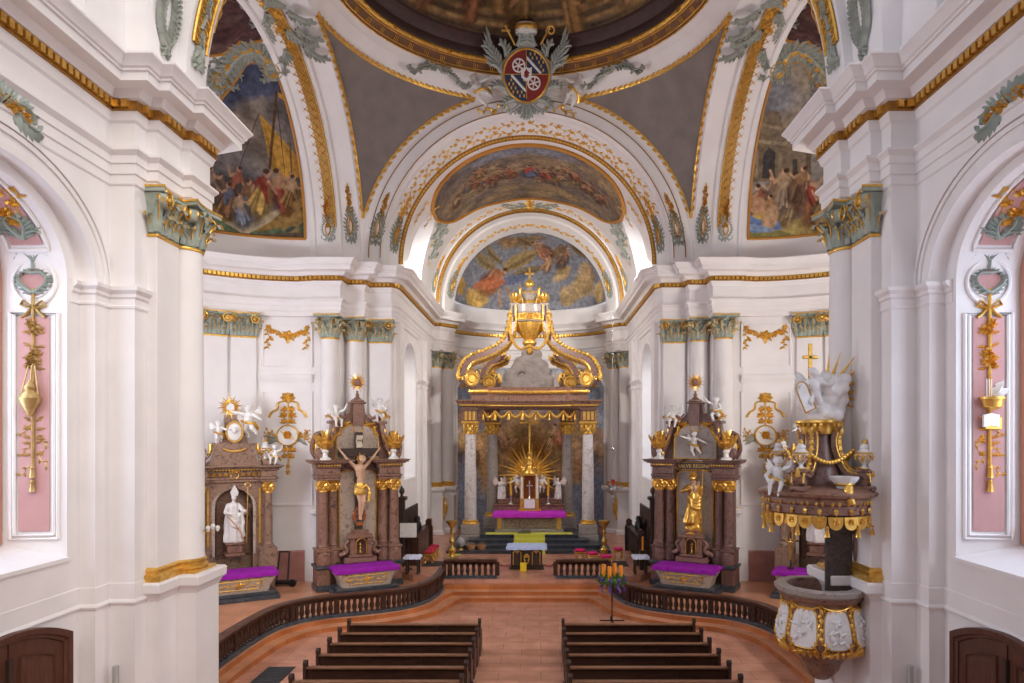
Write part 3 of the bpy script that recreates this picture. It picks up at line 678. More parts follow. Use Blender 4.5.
# ================================================================ frescoes
def conch_paint(s):
    top = [(46,34),(50,38),(54,50),(57,54),(60,58),(65,64.5),(69,66.5),(76,67),(82,66.5),(86,64),(88,60.5)]
    tp = np.array(top)
    def fn(u, v):
        ph = 46+42*u; e = .6+(np.interp(ph, tp[:, 0], tp[:, 1])-.6)*v
        a, b = radians(ph), radians(e); r = 6.02
        return (s*(8.8+r*cos(a)*cos(b)), 21.75+r*sin(a)*cos(b), 14.15+(r-.34)*sin(b))
    base = (.15,.135,.135) if s < 0 else (.24,.22,.20)
    P = Paint(fn, 150, 190, base, 5+s)
    fnd = P.find
    def pp(l, c, a=1): P.poly([fnd(*q) for q in l], c, a)
    sky = (.058,.068,.115) if s < 0 else (.20,.21,.23)
    if s < 0:
        pp([(222,100),(240,58),(268,55),(290,75),(300,125),(262,95),(240,112),(205,135)], sky)
        [P.ell(fnd(*q), a_, b_, c_, (.185,.155,.125), .5, .85) for q, a_, b_, c_ in (((262,122),1.3,.7,.2),((285,140),1.0,.8,-.2),((235,140),1.1,.7,.5),((215,155),.9,.8,.4),((250,150),1.6,.7,0))]
        P.ell(fnd(250,135), .9, .5, .2, (.24,.19,.15), 1, .7); P.ell(fnd(225,170), .9, .8, .2, (.11,.105,.12), 1, .7); P.ell(fnd(285,130), .6,.9,.1,(.11,.10,.11),1,.6)
        # ship: hull, mast, ropes, sail
        pp([(205,222),(212,200),(240,215),(280,222),(300,195),(312,190),(313,238),(205,232)], (.10,.13,.075))
        pp([(205,208),(222,203),(250,216),(275,218),(296,190),(306,178),(309,200),(296,222),(262,232),(232,224),(205,215)], (.25,.155,.045))
        pp([(225,222),(262,215),(290,205),(270,222),(245,238)], (.37,.30,.20)); 
        P.mottle(.25, 2.2, 3)
        pp([(259,113),(264,118),(304,158),(306,176),(288,178),(272,172)], (.46,.25,.045)); pp([(262,117),(272,172),(280,174)], (.30,.15,.03), .7); pp([(284,145),(304,158),(306,176),(296,177)], (.33,.17,.03), .7)
        P.line(fnd(276,92), fnd(270,168), .05, (.09,.05,.025)); P.line(fnd(259,113), fnd(240,165), .015, (.06,.04,.03)); P.line(fnd(276,98), fnd(285,172), .015, (.06,.04,.03)); P.line(fnd(290,142), fnd(292,175), .03, (.12,.07,.03))
        pp([(277,92),(286,95),(287,103),(279,98)], (.45,.24,.05))
        figs = [((222,190),1.5,(.13,.085,.05),(.20,.12,.08)),((212,182),1.5,(.16,.12,.10),(.22,.16,.12)),((236,182),1.6,(.10,.07,.05),(.28,.10,.06)),((229,198),1.5,(.24,.12,.06),(.12,.13,.18)),((249,197),1.8,(.09,.11,.17),(.20,.10,.06)),((262,190),2.1,(.46,.30,.09),(.20,.035,.025)),((281,188),1.9,(.30,.05,.035),(.38,.22,.13)),((240,208),1.4,(.15,.17,.22),(.35,.25,.15)),((291,190),1.5,(.26,.14,.05),(.40,.26,.15))]
        for at, h, a, b in figs: P.figure(fnd(*at), h, a, b, lean=P.rng.uniform(-.35, .35))
        for q in ((303,205),(298,218),(308,220),(288,226)): P.ell(fnd(*q), .34, .2, P.rng.random()*3, (.27,.17,.06), .5); P.ell(fnd(q[0]+2,q[1]+3), .2, .07, .5, (.05,.07,.06), .4)
        pp([(205,228),(250,234),(312,232),(313,243),(205,236)], (.10,.07,.05))
    else:
        P.ell(fnd(790,105), 1.2, 1.0, 0, (.36,.30,.22), 1, .8); P.ell(fnd(805,130), .8, .6, 0, (.33,.25,.17), 1, .7); P.ell(fnd(772,95), .6, .6, 0, (.15,.17,.22), 1, .8); P.ell(fnd(822,110), .8, .7, 0, (.15,.16,.19), 1, .7)
        P.mottle(.22, 1.8, 9)
        # temple front
        pp([(752,168),(755,135),(763,132),(763,120),(770,110),(780,112),(783,127),(788,130),(786,145),(795,150),(796,178),(752,182)], (.19,.145,.10))
        pp([(754,138),(786,142),(786,146),(754,142)], (.31,.25,.17)); pp([(762,122),(783,127),(783,130),(762,126)], (.30,.24,.16))
        pp([(762,178),(763,155),(769,147),(775,152),(775,178)], (.055,.05,.05)); pp([(755,150),(759,150),(758,178),(754,178)], (.29,.23,.15)); pp([(778,152),(782,153),(783,178),(779,178)], (.27,.21,.14))
        pp([(788,150),(806,142),(806,178),(788,178)], (.22,.17,.12)); pp([(806,140),(811,140),(811,175),(806,175)], (.13,.10,.07)); pp([(792,160),(797,158),(797,176),(792,176)], (.07,.06,.05))
        pp([(738,226),(765,222),(800,218),(830,205),(832,232),(790,238),(738,243)], (.45,.35,.13)); pp([(742,232),(780,230),(800,236),(742,243)], (.24,.22,.08)); P.ell(fnd(822,222), .5,.25,.1,(.20,.15,.06),.6)
        figs = [((752,205),1.5,(.30,.14,.06),(.40,.22,.12)),((762,200),1.6,(.42,.20,.10),(.26,.10,.06)),((775,190),1.5,(.22,.12,.08),(.36,.20,.12)),((790,195),2.3,(.32,.22,.12),(.48,.30,.16)),((782,188),1.9,(.40,.30,.22),(.5,.36,.22)),((808,195),2.2,(.40,.18,.09),(.28,.06,.04)),((823,205),1.7,(.20,.13,.07),(.30,.20,.10)),((800,182),1.6,(.16,.09,.06),(.34,.2,.1)),((770,208),1.3,(.50,.34,.12),(.40,.22,.1))]
        for at, h, a, b in figs: P.figure(fnd(*at), h, a, b, lean=P.rng.uniform(-.35, .35), flesh=(.5,.31,.19))
        pp([(744,232),(750,214),(764,216),(778,221),(782,229),(770,230),(758,233)], (.14,.22,.42)); pp([(752,216),(760,205),(770,215),(766,222)], (.52,.36,.10)); P.ell(fnd(757,206), .3,.3,0,(.47,.27,.16),.3); P.ell(fnd(770,218), .25,.45,.3,(.52,.33,.20),.3); P.ell(fnd(757,228), .5,.1,.2,(.26,.36,.55),.5)
    f = P.build('fresco')
    tag(f, 'wall painting of a sailing ship and crew above the mitred bishop altar' if s < 0 else 'wall painting of a temple with a robed crowd above the pulpit', 'wall painting')
    # painted frame, orange-gilt
    g = G(); e = [fn(i/60, 0) for i in range(61)]+[fn(1, i/60) for i in range(61)]+[fn(1-i/60, 1) for i in range(61)]+[fn(0, 1-i/60) for i in range(61)]
    g.tube(e, .055, 6); obj('gilt_frame', g, mat('ochre_frame', (.47,.20,.025), .5) if 'ochre_frame' not in MATS else MATS['ochre_frame'], f)
    # upper dark red field
    lo = np.array([(-88,68),(-80,73),(-60,75),(-48,66),(-20,63),(0,62),(20,63),(40,64),(48,66.5),(54,70.5),(60,74),(68,73.5),(76,75),(84,75.5),(88,77)])
    def fu(u, v):
        ph = -88+176*u; e0 = np.interp(ph, lo[:, 0], lo[:, 1]); e = e0+(88.5-e0)*v; a, b = radians(ph), radians(e); r = 6.02
        return (s*(8.8+r*cos(a)*cos(b)), 21.75+r*sin(a)*cos(b), 14.15+(r-.34)*sin(b))
    P = Paint(fu, 120, 50, (.085,.04,.04), 3)
    for i in range(40):
        P.ell((P.rng.uniform(-3, 3), P.rng.uniform(.1, 2)), P.rng.uniform(.1, .4), P.rng.uniform(.08, .2), P.rng.random()*3, P.rng.choice([(.13,.075,.07),(.06,.03,.03),(.11,.06,.055),(.16,.10,.09)]), .8, .8)
    P.mottle(.2, 3, 4); f = P.build('fresco')
    tag(f, 'dark red painted ceiling field above the '+('ship' if s < 0 else 'temple')+' painting', 'wall painting')
    g = G(); g.tube([fu(i/100, 0) for i in range(101)], .05, 6); obj('gilt_frame', g, MATS['ochre_frame'], f)
for s in (-1, 1): conch_paint(s)

# painted vault of the chancel
def chf(u, v):
    y = 30.35+(37.1-30.35)*v; w = .86*(1-.22*(2*v-1)**2*(1 if v < .5 else .35)); t = pi/2-w+2*w*u
    return (5.44*cos(t)*-1, y, Z0+5.44*sin(t))
def chf2(u, v):
    t = (u*2-1); half = .97; y0 = 30.25+.35*abs(t)**3+1.3*abs(t)**12; y1 = 37.0-2.3*abs(t)**2.6-1.5*abs(t)**12+.22*sin(abs(t)*9.5)*abs(t); a = pi/2+t*half
    return (5.44*cos(pi-a), y0+(y1-y0)*v, Z0+5.44*sin(pi-a))
P = Paint(chf2, 150, 90, (.155,.115,.085), 11)
for i in range(60): P.ell((P.rng.uniform(-5, 5), P.rng.uniform(0, 6)), P.rng.uniform(.5, 1.6), P.rng.uniform(.3, .8), P.rng.uniform(-.4, .4), P.rng.choice([(.21,.155,.105),(.11,.085,.07),(.17,.135,.12),(.26,.19,.11),(.13,.11,.115)]), 1, .6)
for x in (-1.9, -1, .2, 1.2): P.ell((x, .5+.15*abs(x)), .9, .25, 0, (.16,.18,.25), .8, .7)
P.mottle(.2, 2.2, 2)
for i in range(44):
    x = P.rng.uniform(-4.2, 4.2); yv = 3.3+P.rng.uniform(-1.2, .9)-.16*abs(x)
    P.figure((x, yv), P.rng.uniform(.9, 1.5), P.rng.choice([(.22,.08,.05),(.20,.13,.075),(.12,.12,.14),(.24,.16,.08),(.15,.085,.06),(.18,.13,.10)]), P.rng.choice([(.36,.18,.10),(.20,.12,.09),(.35,.27,.16)]), lean=P.rng.uniform(-.5, .5), up=-1)
P.figure((0, 2.9), 1.7, (.10,.13,.24), (.38,.07,.05), up=-1); P.figure((.8, 3.0), 1.4, (.34,.07,.05), (.30,.2,.12), up=-1); P.figure((-.9, 3.0), 1.4, (.30,.13,.07), (.32,.10,.05), up=-1)
for i in range(26): P.ell((P.rng.uniform(-4.6, 4.6), 5.2+P.rng.uniform(-.6, 1)), P.rng.uniform(.2, .7), .2, P.rng.uniform(-.3,.3), P.rng.choice([(.34,.24,.12),(.12,.09,.06),(.26,.19,.11)]), .8, .6)
P.col *= 1.15; chfres = P.build('fresco'); tag(chfres, 'painted vault field with clustered figures between the coat of arms and the angel vault', 'ceiling painting')
g = G(); e = [chf2(i/80, 0) for i in range(81)]+[chf2(1, i/40) for i in range(41)]+[chf2(1-i/80, 1) for i in range(81)]+[chf2(0, 1-i/40) for i in range(41)]
g.tube(e, .09, 6); obj('gilt_frame', g, MATS['ochre_frame'], chfres)

# painted half dome of the apse
P = Paint(lambda u, v: (lambda p: (-p[0], p[1], p[2]))(ad(.005+.99*u, .005+.93*v, -.05)), 170, 110, (.17,.185,.225), 21)
fnd = P.find
for q, rx, ry, c in (((475,300),.9,.6,(.43,.29,.09)),((485,290),.8,.6,(.36,.24,.09)),((460,285),.6,.5,(.40,.25,.07)),((585,285),1.0,.7,(.37,.27,.14)),((570,295),.9,.6,(.33,.24,.13)),((600,292),.7,.6,(.38,.28,.14)),((560,275),.8,.5,(.30,.21,.11)),((588,270),.8,.5,(.32,.23,.13)),((530,240),1.5,.4,(.17,.12,.07)),((560,250),.8,.6,(.15,.10,.06)),((505,243),.8,.35,(.22,.14,.07))):
    for k in range(6): P.ell((fnd(*q)[0]+P.rng.uniform(-.5,.5)*rx, fnd(*q)[1]+P.rng.uniform(-.5,.5)*ry), rx*P.rng.uniform(.25,.6), ry*P.rng.uniform(.3,.7), P.rng.random(), tuple(np.array(c)*P.rng.uniform(.6,1.35)), .5, .85)
P.mottle(.12, 3, 5)
def wing(a, b, w, c):
    (ax, ay), (bx, by) = fnd(*a), fnd(*b); an = atan2(by-ay, bx-ax); L = sqrt((bx-ax)**2+(by-ay)**2)
    P.ell(((ax+bx)/2, (ay+by)/2), L/2, w, an, c, .3); P.ell(((ax+bx)/2+.05, (ay+by)/2-w*.3), L/2.4, w*.3, an, tuple(x*.6 for x in c), .4)
wing((495,268),(478,255),.35,(.22,.17,.09)); wing((505,268),(535,252),.4,(.26,.19,.09)); wing((500,262),(488,245),.25,(.20,.15,.08)); wing((515,275),(540,268),.25,(.17,.13,.08))
P.figure(fnd(495,278), 2.6, (.36,.12,.06), (.33,.14,.07), lean=.9, flesh=(.34,.20,.12)); P.ell(fnd(512,280), .9,.22,.3,(.10,.12,.20),.4); P.ell(fnd(488,284), 1.0,.25,.25,(.34,.12,.06),.4)
P.line(fnd(507,288), fnd(512,303), .09, (.34,.20,.12)); P.line(fnd(500,290), fnd(500,306), .08, (.33,.19,.11))
P.figure(fnd(540,248), 2.0, (.30,.13,.07), (.25,.15,.09), lean=-.7); P.figure(fnd(565,255), 1.8, (.13,.08,.06), (.22,.12,.08), lean=.5); P.figure(fnd(548,262), 1.3, (.32,.19,.1), (.36,.22,.13), lean=.3)
wing((530,245),(518,238),.25,(.16,.11,.06)); wing((570,245),(585,255),.3,(.14,.10,.06))
P.col *= 1.6; apf = P.build('fresco'); tag(apf, 'half-dome painting of flying angels among clouds above the gilded urn', 'ceiling painting')

# large painting on the apse wall behind the altar
def awp(u, v):
    t = radians(22+136*u); x = u*2-1; zt = 10.55-1.35*max(0, (abs(x)-.45)/.55)**2.2
    return (-4.9*cos(t), 40.4+3.14*sin(t), .62+(zt-.62)*v)
P = Paint(awp, 160, 140, (.16,.19,.25), 31); fnd = P.find
for i in range(46):
    u = P.rng.uniform(-5, 5); v = P.rng.choice([P.rng.uniform(3.2, 5.5), P.rng.uniform(4, 7)])
    P.ell((u, v), P.rng.uniform(.5, 1.1), P.rng.uniform(.3, .6), P.rng.uniform(-.5, .5), P.rng.choice([(.30,.19,.09),(.22,.13,.08),(.36,.24,.12),(.17,.11,.08)]), .5, .8)
for q, rx, ry, c in (((487,470),1.0,1.2,(.34,.22,.11)),((483,445),.5,.5,(.30,.18,.09)),((575,470),.8,.7,(.28,.17,.09)),((530,420),3.0,.5,(.20,.14,.11)),((530,470),2.0,2.4,(.17,.10,.055)),((530,450),1.6,1.6,(.24,.15,.07))): P.ell(fnd(*q), rx, ry, 0, c, .6, .85)
P.mottle(.18, 2.2, 8)
P.ell((-4.6, 1.5), 1.2, 2.2, 0, (.19,.23,.32), .4, .8); P.ell((4.6, 1.5), 1.2, 2.2, 0, (.12,.15,.23), .4, .8)
for u, v, h in ((-1.9, 5.6, 1.8), (-1.2, 4.9, 1.5), (1.7, 5.7, 1.8), (1.2, 5.0, 1.5), (2.3, 4.8, 1.4), (-2.6, 4.6, 1.5), (3.6, 4.4, 1.3), (-3.7, 4.6, 1.4)): P.figure((u, v), h, P.rng.choice([(.28,.10,.06),(.22,.13,.08),(.30,.20,.11)]), P.rng.choice([(.33,.20,.12),(.18,.10,.07)]), lean=P.rng.uniform(-.5,.5))
for x in (-2.2, -.8, .8, 2.2): P.ell((x, 8.8), 1.0, .7, 0, (.28,.25,.23), .6, .8)
P.col *= 2.0; apw = P.build('fresco'); tag(apw, 'tall arched wall painting of clouds and angels behind the columned high altar', 'wall painting')
g = G(); e = [awp(0, i/40) for i in range(41)]+[awp(i/80, 1) for i in range(81)]+[awp(1, 1-i/40) for i in range(41)]
g.tube(e, .10, 6); obj('plaster_frame', g, plaster, apw)

# dome painting
def dmp(u, v):
    a = -pi/2-pi*u*2; r = 1-v*.999; e = (1-r*r)
    return ((RA-.97)*r*cos(a), CY+(RB-.97)*r*sin(a), 22.08+2.6*e)
P = Paint(dmp, 260, 60, (.10,.075,.055), 41)
U = np.array([i/260 for j in range(61) for i in range(261)])*2*pi; R = np.array([1-j/60*.999 for j in range(61) for i in range(261)])
P.U = 5.5*R*np.cos(U); P.V = 5.3*R*np.sin(U)                # plan coordinates
rg = P.rng
for i in range(120):
    a = rg.uniform(0, 6.28); r = rg.uniform(1, 5.4); P.ell((r*cos(a), r*sin(a)), rg.uniform(.3, 1.1), rg.uniform(.2, .6), rg.random()*3, rg.choice([(.16,.115,.075),(.065,.05,.04),(.13,.10,.08),(.20,.15,.09),(.10,.09,.085)]), .8, .8)
P.mottle(.2, 2, 3)
for k in range(5):                     # painted curving steps along the front rim
    rr = 5.35-.16*k; w = np.exp(-((np.hypot(P.U, P.V)-rr)/.06)**2)
    P.mix(w*.75*(np.abs(np.arctan2(P.V, P.U)) < 3.2)*(np.sin(U) < -.0)*0+w*.8, (.42,.30,.15) if k % 2 else (.035,.028,.022))
for i in range(48):
    a = 2*pi*i/48+rg.uniform(-.05, .05); r = rg.uniform(3.9, 4.5) if i % 3 else rg.uniform(4.6, 5.0)
    at = (r*cos(a), r*sin(a)); h = rg.uniform(1.0, 1.6); c = rg.choice([(.20,.10,.06),(.24,.16,.075),(.13,.10,.06),(.18,.13,.09),(.28,.20,.12)])
    P.ell(at, .3*h, .5*h, a-pi/2, tuple(x*.4 for x in c), .5, .8)
    for q_ in range(6): b0 = a+rg.uniform(-.05, .05); P.line(((r+.4*h)*cos(b0), (r+.4*h)*sin(b0)), ((r-.3*h)*cos(b0+rg.uniform(-.04, .04)), (r-.3*h)*sin(b0)), .05*h, tuple(x*kk for x in c)) if (kk := rg.choice((.5, .8, 1.1, 1.4))) else 0; P.ell(((r-.55*h)*cos(a), (r-.55*h)*sin(a)), .11*h, .13*h, 0, (.30,.18,.11), .3)
    b = a+rg.choice((-1, 1))*.09; P.line(((r-.3*h)*cos(a), (r-.3*h)*sin(a)), ((r-.1*h)*cos(b), (r-.1*h)*sin(b)), .06, (.28,.17,.10))
P.col *= np.array((1.05, .88, .70)); dm = P.build('fresco'); tag(dm, 'dark brown figured painting inside the round gilt ring of the crossing', 'ceiling painting')
# ================================================================ columns and pilasters
def volute(g, c, d, r=.15, w=.1, turns=1.6):
    "scroll of a capital: c centre, d outward direction in plan"
    d = Vector((d[0], d[1], 0)).normalized(); t = Vector((-d.y, d.x, 0)); pts = []; n = 22
    for i in range(n+1):
        a = turns*2*pi*i/n; rr = r*(1-.8*i/n)
        pts.append(Vector(c)+d*(rr*cos(a+pi/2))+Vector((0, 0, rr*sin(a+pi/2))))
    rings = []
    for i, p in enumerate(pts):
        h = .035*(1-.5*i/n)
        rings.append([p-t*w+Vector((0, 0, h)), p+t*w+Vector((0, 0, h)), p+t*w-Vector((0, 0, h)), p-t*w-Vector((0, 0, h))])
    g.loft(rings, True, True)
    return pts, t
def acanthus(g, gg, base, d, h, w, out):
    "one curling leaf of the bell: base point, outward direction d"
    d = Vector((d[0], d[1], 0)).normalized(); t = Vector((-d.y, d.x, 0)); b = Vector(base)
    prof = [(0, 0, .8), (.03, .35, 1), (.05, .7, .95), (.14, .95, .8), (.24, .98, .55), (.27, .84, .2)]
    rows = []; ridge = []
    for o, z, k in prof:
        p = b+d*(o*out/.2+.02)+Vector((0, 0, z*h)); ww = w*k/2
        rows.append([p-t*ww-d*.03, p-t*ww*.55+d*.01, p+d*.035, p+t*ww*.55+d*.01, p+t*ww-d*.03]); ridge.append(p+d*.05)
    g.loft(rows, False)
    gg.tube(ridge[1:], [.012, .016, .02, .024, .02], 5)
def capital_round(r=.40, h=1.0):
    g = G(); q = G(); R = r
    g.lathe([(R*.98, .06), (R*.98, .35), (R*1.03, .6), (R*1.25, .84), (R*1.3, .86)], 24)
    for k in range(8):
        a = 2*pi*k/8; d = (cos(a), sin(a)); acanthus(g, q, (R*cos(a), R*sin(a), .08), d, .36, .22, .17)
        a += pi/8; d = (cos(a), sin(a)); acanthus(g, q, (R*cos(a), R*sin(a), .1), d, .60, .2, .24)
    for k in range(4):
        a = pi/4+pi/2*k; d = (cos(a), sin(a)); c = (R*1.38*cos(a), R*1.38*sin(a), .73)
        pts, t = volute(g, c, d, .19, .07)
        for sg in (-1, 1): q.tube([p+t*.075*sg for p in pts], .022, 5)
        q.ball((c[0], c[1], c[2]), .035, 8)
        a2 = a-pi/4
        g.add(*flower_fs(R*1.2, a2))
    rr = random.Random(5)
    for zz, n_, ro in ((.6, 10, .05), (.46, 8, .04), (.24, 10, .03), (.72, 8, .12)):
        for i in range(n_):
            a = 2*pi*(i+.5)/n_; mm = lambda u, v, h, a=a, zz=zz, ro=ro: Vector(((R+ro+h)*cos(a+u/R), (R+ro+h)*sin(a+u/R), zz+v))
            leaf(g, mm, 0, 0, pi/2+rr.uniform(-.9, .9), .18, .13, .07); leaf(q, mm, .02, .03, pi/2+rr.uniform(-.9, .9), .10, .05, .085)
    ab = []
    for k in range(4):
        for i in range(8):
            u = -1+2*i/8; a = pi/2*k; x, y = R*(1.28+.24*u*u), R*1.5*u
            ab.append((x*cos(a)-y*sin(a), x*sin(a)+y*cos(a)))
    g.prism(ab, .88, .965)
    q.prism([(x*1.03, y*1.03) for x, y in ab], .955, 1.0)
    q.lathe([(R*.97, 0), (R*1.06, .015), (R*1.08, .04), (R*1.06, .065), (R*.97, .08)], 24)
    return g, q
def flower_fs(R, a):
    g = G(); M = T(R*cos(a), R*sin(a), .92, a); m = lambda u, v, h: M @ Vector((h, u, v)); flower(g, m, 0, 0, .09, .06, 6); return g.v, g.f
def capital_flat(w=.9, d=.2, h=1.0):
    "pilaster capital, front along -y, back at y = 0"
    g = G(); q = G(); W2 = w/2
    rings = []
    for z, k in ((.06, 1), (.35, 1), (.6, 1.03), (.84, 1.18), (.87, 1.2)):
        e = (k-1)*.5; rings.append([(-W2*k, 0, z), (-W2*k, -d-e, z), (W2*k, -d-e, z), (W2*k, 0, z)])
    g.loft(rings, False)
    for i in range(3):
        x = -W2+w*(i+.5)/3; acanthus(g, q, (x, -d, .08), (0, -1), .36, .22, .15)
    for i in range(4):
        x = -W2+w*i/3; acanthus(g, q, (x, -d, .1), (0, -1) if 0 < i < 3 else ((-1 if i == 0 else 1), -1), .60, .19, .22)
    for sx in (-1, 1):
        acanthus(g, q, (sx*W2, -d*.45, .08), (sx, 0), .36, .2, .14)
        c = (sx*W2*1.12, -d-.14, .73); pts, t = volute(g, c, (sx*.8, -.6), .18, .06)
        for sg in (-1, 1): q.tube([p+t*.066*sg for p in pts], .022, 5)
        pts, t = volute(g, (sx*W2*.93, -d-.17, .72), (sx, 0.0), .18, .035)
        q.tube([p+Vector((0, -.045, 0)) for p in pts], .026, 5); q.ball((sx*W2*.93, -d-.22, .72), .05, 8)
    m = lambda u, v, h: Vector((u, -d-.12-h, .90+v)); flower(g, m, 0, 0, .1, .06, 6)
    r = random.Random(3)
    for zz, n_ in ((.62, 6), (.5, 5), (.24, 7), (.74, 4)):
        for i in range(n_):
            x = -W2*.95+W2*1.9*(i+.5)/n_; mm = lambda u, v, h, x=x, zz=zz: Vector((x+u, -d-.03-(.05 if zz > .7 else 0)-h, zz+v))
            leaf(g, mm, 0, 0, pi/2+r.uniform(-.9, .9), .18, .13, .07); leaf(q, mm, .02, .03, pi/2+r.uniform(-.9, .9), .10, .05, .085)
    ribbon(q, lambda u, v, h: Vector((u, -d-.12-h, v)), [(-W2*.7, .80), (-W2*.35, .77), (0, .80), (W2*.35, .77), (W2*.7, .80)], .016, .016, .03)
    e = [(-W2*1.3, 0), (-W2*1.3, -d-.22)]+[(W2*1.22*u, -d-.10-.1*u*u) for u in (-1, -.6, -.2, .2, .6, 1)]+[(W2*1.3, -d-.22), (W2*1.3, 0)]
    g.prism(e, .88, .965); q.prism([(x*1.02, y*1.05) for x, y in e], .955, 1.0)
    q.cbox(-W2-.03, W2+.03, -d-.03, 0, 0, .075, .02)
    return g, q
def ped_profile(): return [(0, 0), (.10, 0), (.10, .5), (.05, .58), (.02, .62), (.02, 2.82), (.05, 2.88), (.08, 2.94), (.14, 3.0), (.15, 3.16), (.12, 3.2), (0, 3.2)]
def make_column(name, label, r, ztop, z0, zb, seg=32):
    "engaged round column standing at the origin; z0 floor, zb top of pedestal"
    t = thing(name, label, 'column')
    H = zb-z0; a = r*1.22
    g = G(); k = H/3.2
    rings = [[(sx*(a+o), sy*(a+o), z0+z*k) for sx, sy in ((-1,-1),(1,-1),(1,1),(-1,1))] for o, z in ped_profile()[1:-1]]
    g.loft(rings, True, True); obj('pedestal', g, plaster, t, sharp=20)
    g = G(); g.box(-a*.97, a*.97, -a*.97, a*.97, zb, zb+.06)
    g.lathe([(r*1.14, .06), (r*1.2, .08), (r*1.2, .13), (r*1.12, .15), (r*1.05, .165), (r*1.05, .19), (r*1.11, .205), (r*1.12, .24), (r*1.06, .265), (r*1.02, .28)], seg, T(0, 0, zb))
    obj('base', g, gold, t)
    g = G(); s0, s1 = zb+.27, ztop-1.0
    g.lathe([(r*1.03, s0), (r, s0+.1), (r, s0+(s1-s0)*.35), (r*.90, s1)], seg); obj('shaft', g, plaster, t)
    cg, cq = capital_round(r*.92)
    c = obj('capital', cg, sage, t, T(0, 0, s1, pi/4*0), sharp=50); obj('gilding', cq, gold, c, T(0, 0, s1))
    return t
def make_pilaster(name, label, w, d, ztop, z0, zb):
    "flat pilaster, back on y = 0, front to -y"
    t = thing(name, label, 'pilaster')
    g = G(); k = (zb-z0)/3.2
    rings = [[(-w/2-o, .0, z0+z*k), (-w/2-o, -d-o, z0+z*k), (w/2+o, -d-o, z0+z*k), (w/2+o, .0, z0+z*k)] for o, z in ped_profile()[1:-1]]
    g.loft(rings, True, True); obj('pedestal', g, plaster, t, sharp=20)
    g = G(); rings = [[(-w/2-o, 0, zb+z), (-w/2-o, -d-o, zb+z), (w/2+o, -d-o, zb+z), (w/2+o, 0, zb+z)] for o, z in ((.09,0),(.09,.05),(.10,.07),(.10,.13),(.05,.155),(.035,.18),(.055,.205),(.055,.24),(.01,.28))]
    g.loft(rings, True, True); obj('base', g, gold, t)
    g = G(); g.cbox(-w/2, w/2, -d, .05, zb+.26, ztop-.98, .012); obj('shaft', g, plaster, t)
    cg, cq = capital_flat(w, d)
    c = obj('capital', cg, sage, t, T(0, 0, ztop-1.0), sharp=50); obj('gilding', cq, gold, c, T(0, 0, ztop-1.0))
    return t
ZC = 11.1
col0 = make_column('column', 'near left white engaged column with green and gilt capital at the crossing', .40, ZC+.06, 0, 3.3)
pil0 = make_pilaster('pilaster', 'flat white pilaster beside the near left column', .84, .2, ZC+.06, 0, 3.3)
colf = make_column('column', 'x', .37, ZC, .3, 3.3)
pilf = make_pilaster('pilaster', 'x', .92, .16, ZC, .3, 3.3)
first = set()
def put(src, loc, rz, label):
    o = src if src not in first else copy_tree(src)
    first.add(src); return place(o, loc, rz, label)
for s in (-1, 1):
    sd = 'the ship painting' if s < 0 else 'the pulpit'
    L = SIDE[s]
    put(col0, (s*7.2, 14.82, 0), 0, 'large round column on the crossing pier next to '+('the pulpit' if s > 0 else 'the conch with the mitred bishop altar'))
    put(pil0, (s*7.3, 14.0, 0), -s*pi/2, 'broad flat pilaster between the large round column and the nave '+('by the pulpit' if s > 0 else 'opposite the pulpit'))
    for a, w in ((24.3, 'nearer the altar with the '+('crucifix' if s < 0 else 'gilded Madonna')), (34.6, 'behind the '+('mitred bishop altar' if s < 0 else 'pulpit canopy'))):
        r = radians(a); put(pilf, (s*(8.8+6.0*sin(r)), 21.75+6.0*cos(r), 0), -s*r, 'conch pilaster with green gilt capital, '+w)
    alt = 'crucifix altar' if s < 0 else 'gilded Madonna altar'
    put(colf, (s*8.0, 27.75, 0), 0, 'round white column behind the '+alt+', nearest the conch')
    put(colf, (s*7.18, 28.5, 0), 0, 'round white column rising behind the middle of the '+alt)
    put(pilf, (s*6.2, 28.9, 0), 0, 'white pilaster behind the '+alt+', at the chancel corner')
    put(colf, (s*5.45, 39.2, 0), 0, 'slim round column at the apse, outer of the pair '+('with the gilt plaque' if s < 0 else 'with the silver lamp'))
    put(colf, (s*4.88, 39.95, 0), 0, 'slim round column at the apse, inner of the pair '+('with the gilt plaque' if s < 0 else 'with the silver lamp'))
# ================================================================ carved figures
def cap(g, a, b, ra, rb=None):
    rb = ra if rb is None else rb; a, b = Vector(a), Vector(b)
    g.ball(a, ra, 12); g.ball(b, rb, 12); g.tube([a, b], [ra, rb], 12)
def hand(g, p, d, s, curl=.4):
    "palm, four fingers of unequal length and a thumb off the side"
    p = Vector(p); d = Vector(d).normalized(); t = d.cross(Vector((0, 1, .2))).normalized(); nrm = t.cross(d).normalized()
    g.ball(p+d*s*.25, (s*.24, s*.24, s*.24), 10)
    for k, L in ((-1.5, .62), (-.5, .75), (.5, .72), (1.5, .55)):
        b = p+d*s*.42+t*(k*s*.12); m = b+d*s*L*.5+nrm*s*curl*.12; e = m+d*s*L*.42+nrm*s*curl*.35
        g.tube([b-d*s*.2, b, m, e], [s*.07, s*.07, s*.062, s*.05], 6)
    b = p+d*s*.1-t*s*.2; g.tube([b, b-t*s*.2+d*s*.2, b-t*s*.22+d*s*.42+nrm*s*.08], [s*.075, s*.07, s*.055], 6)
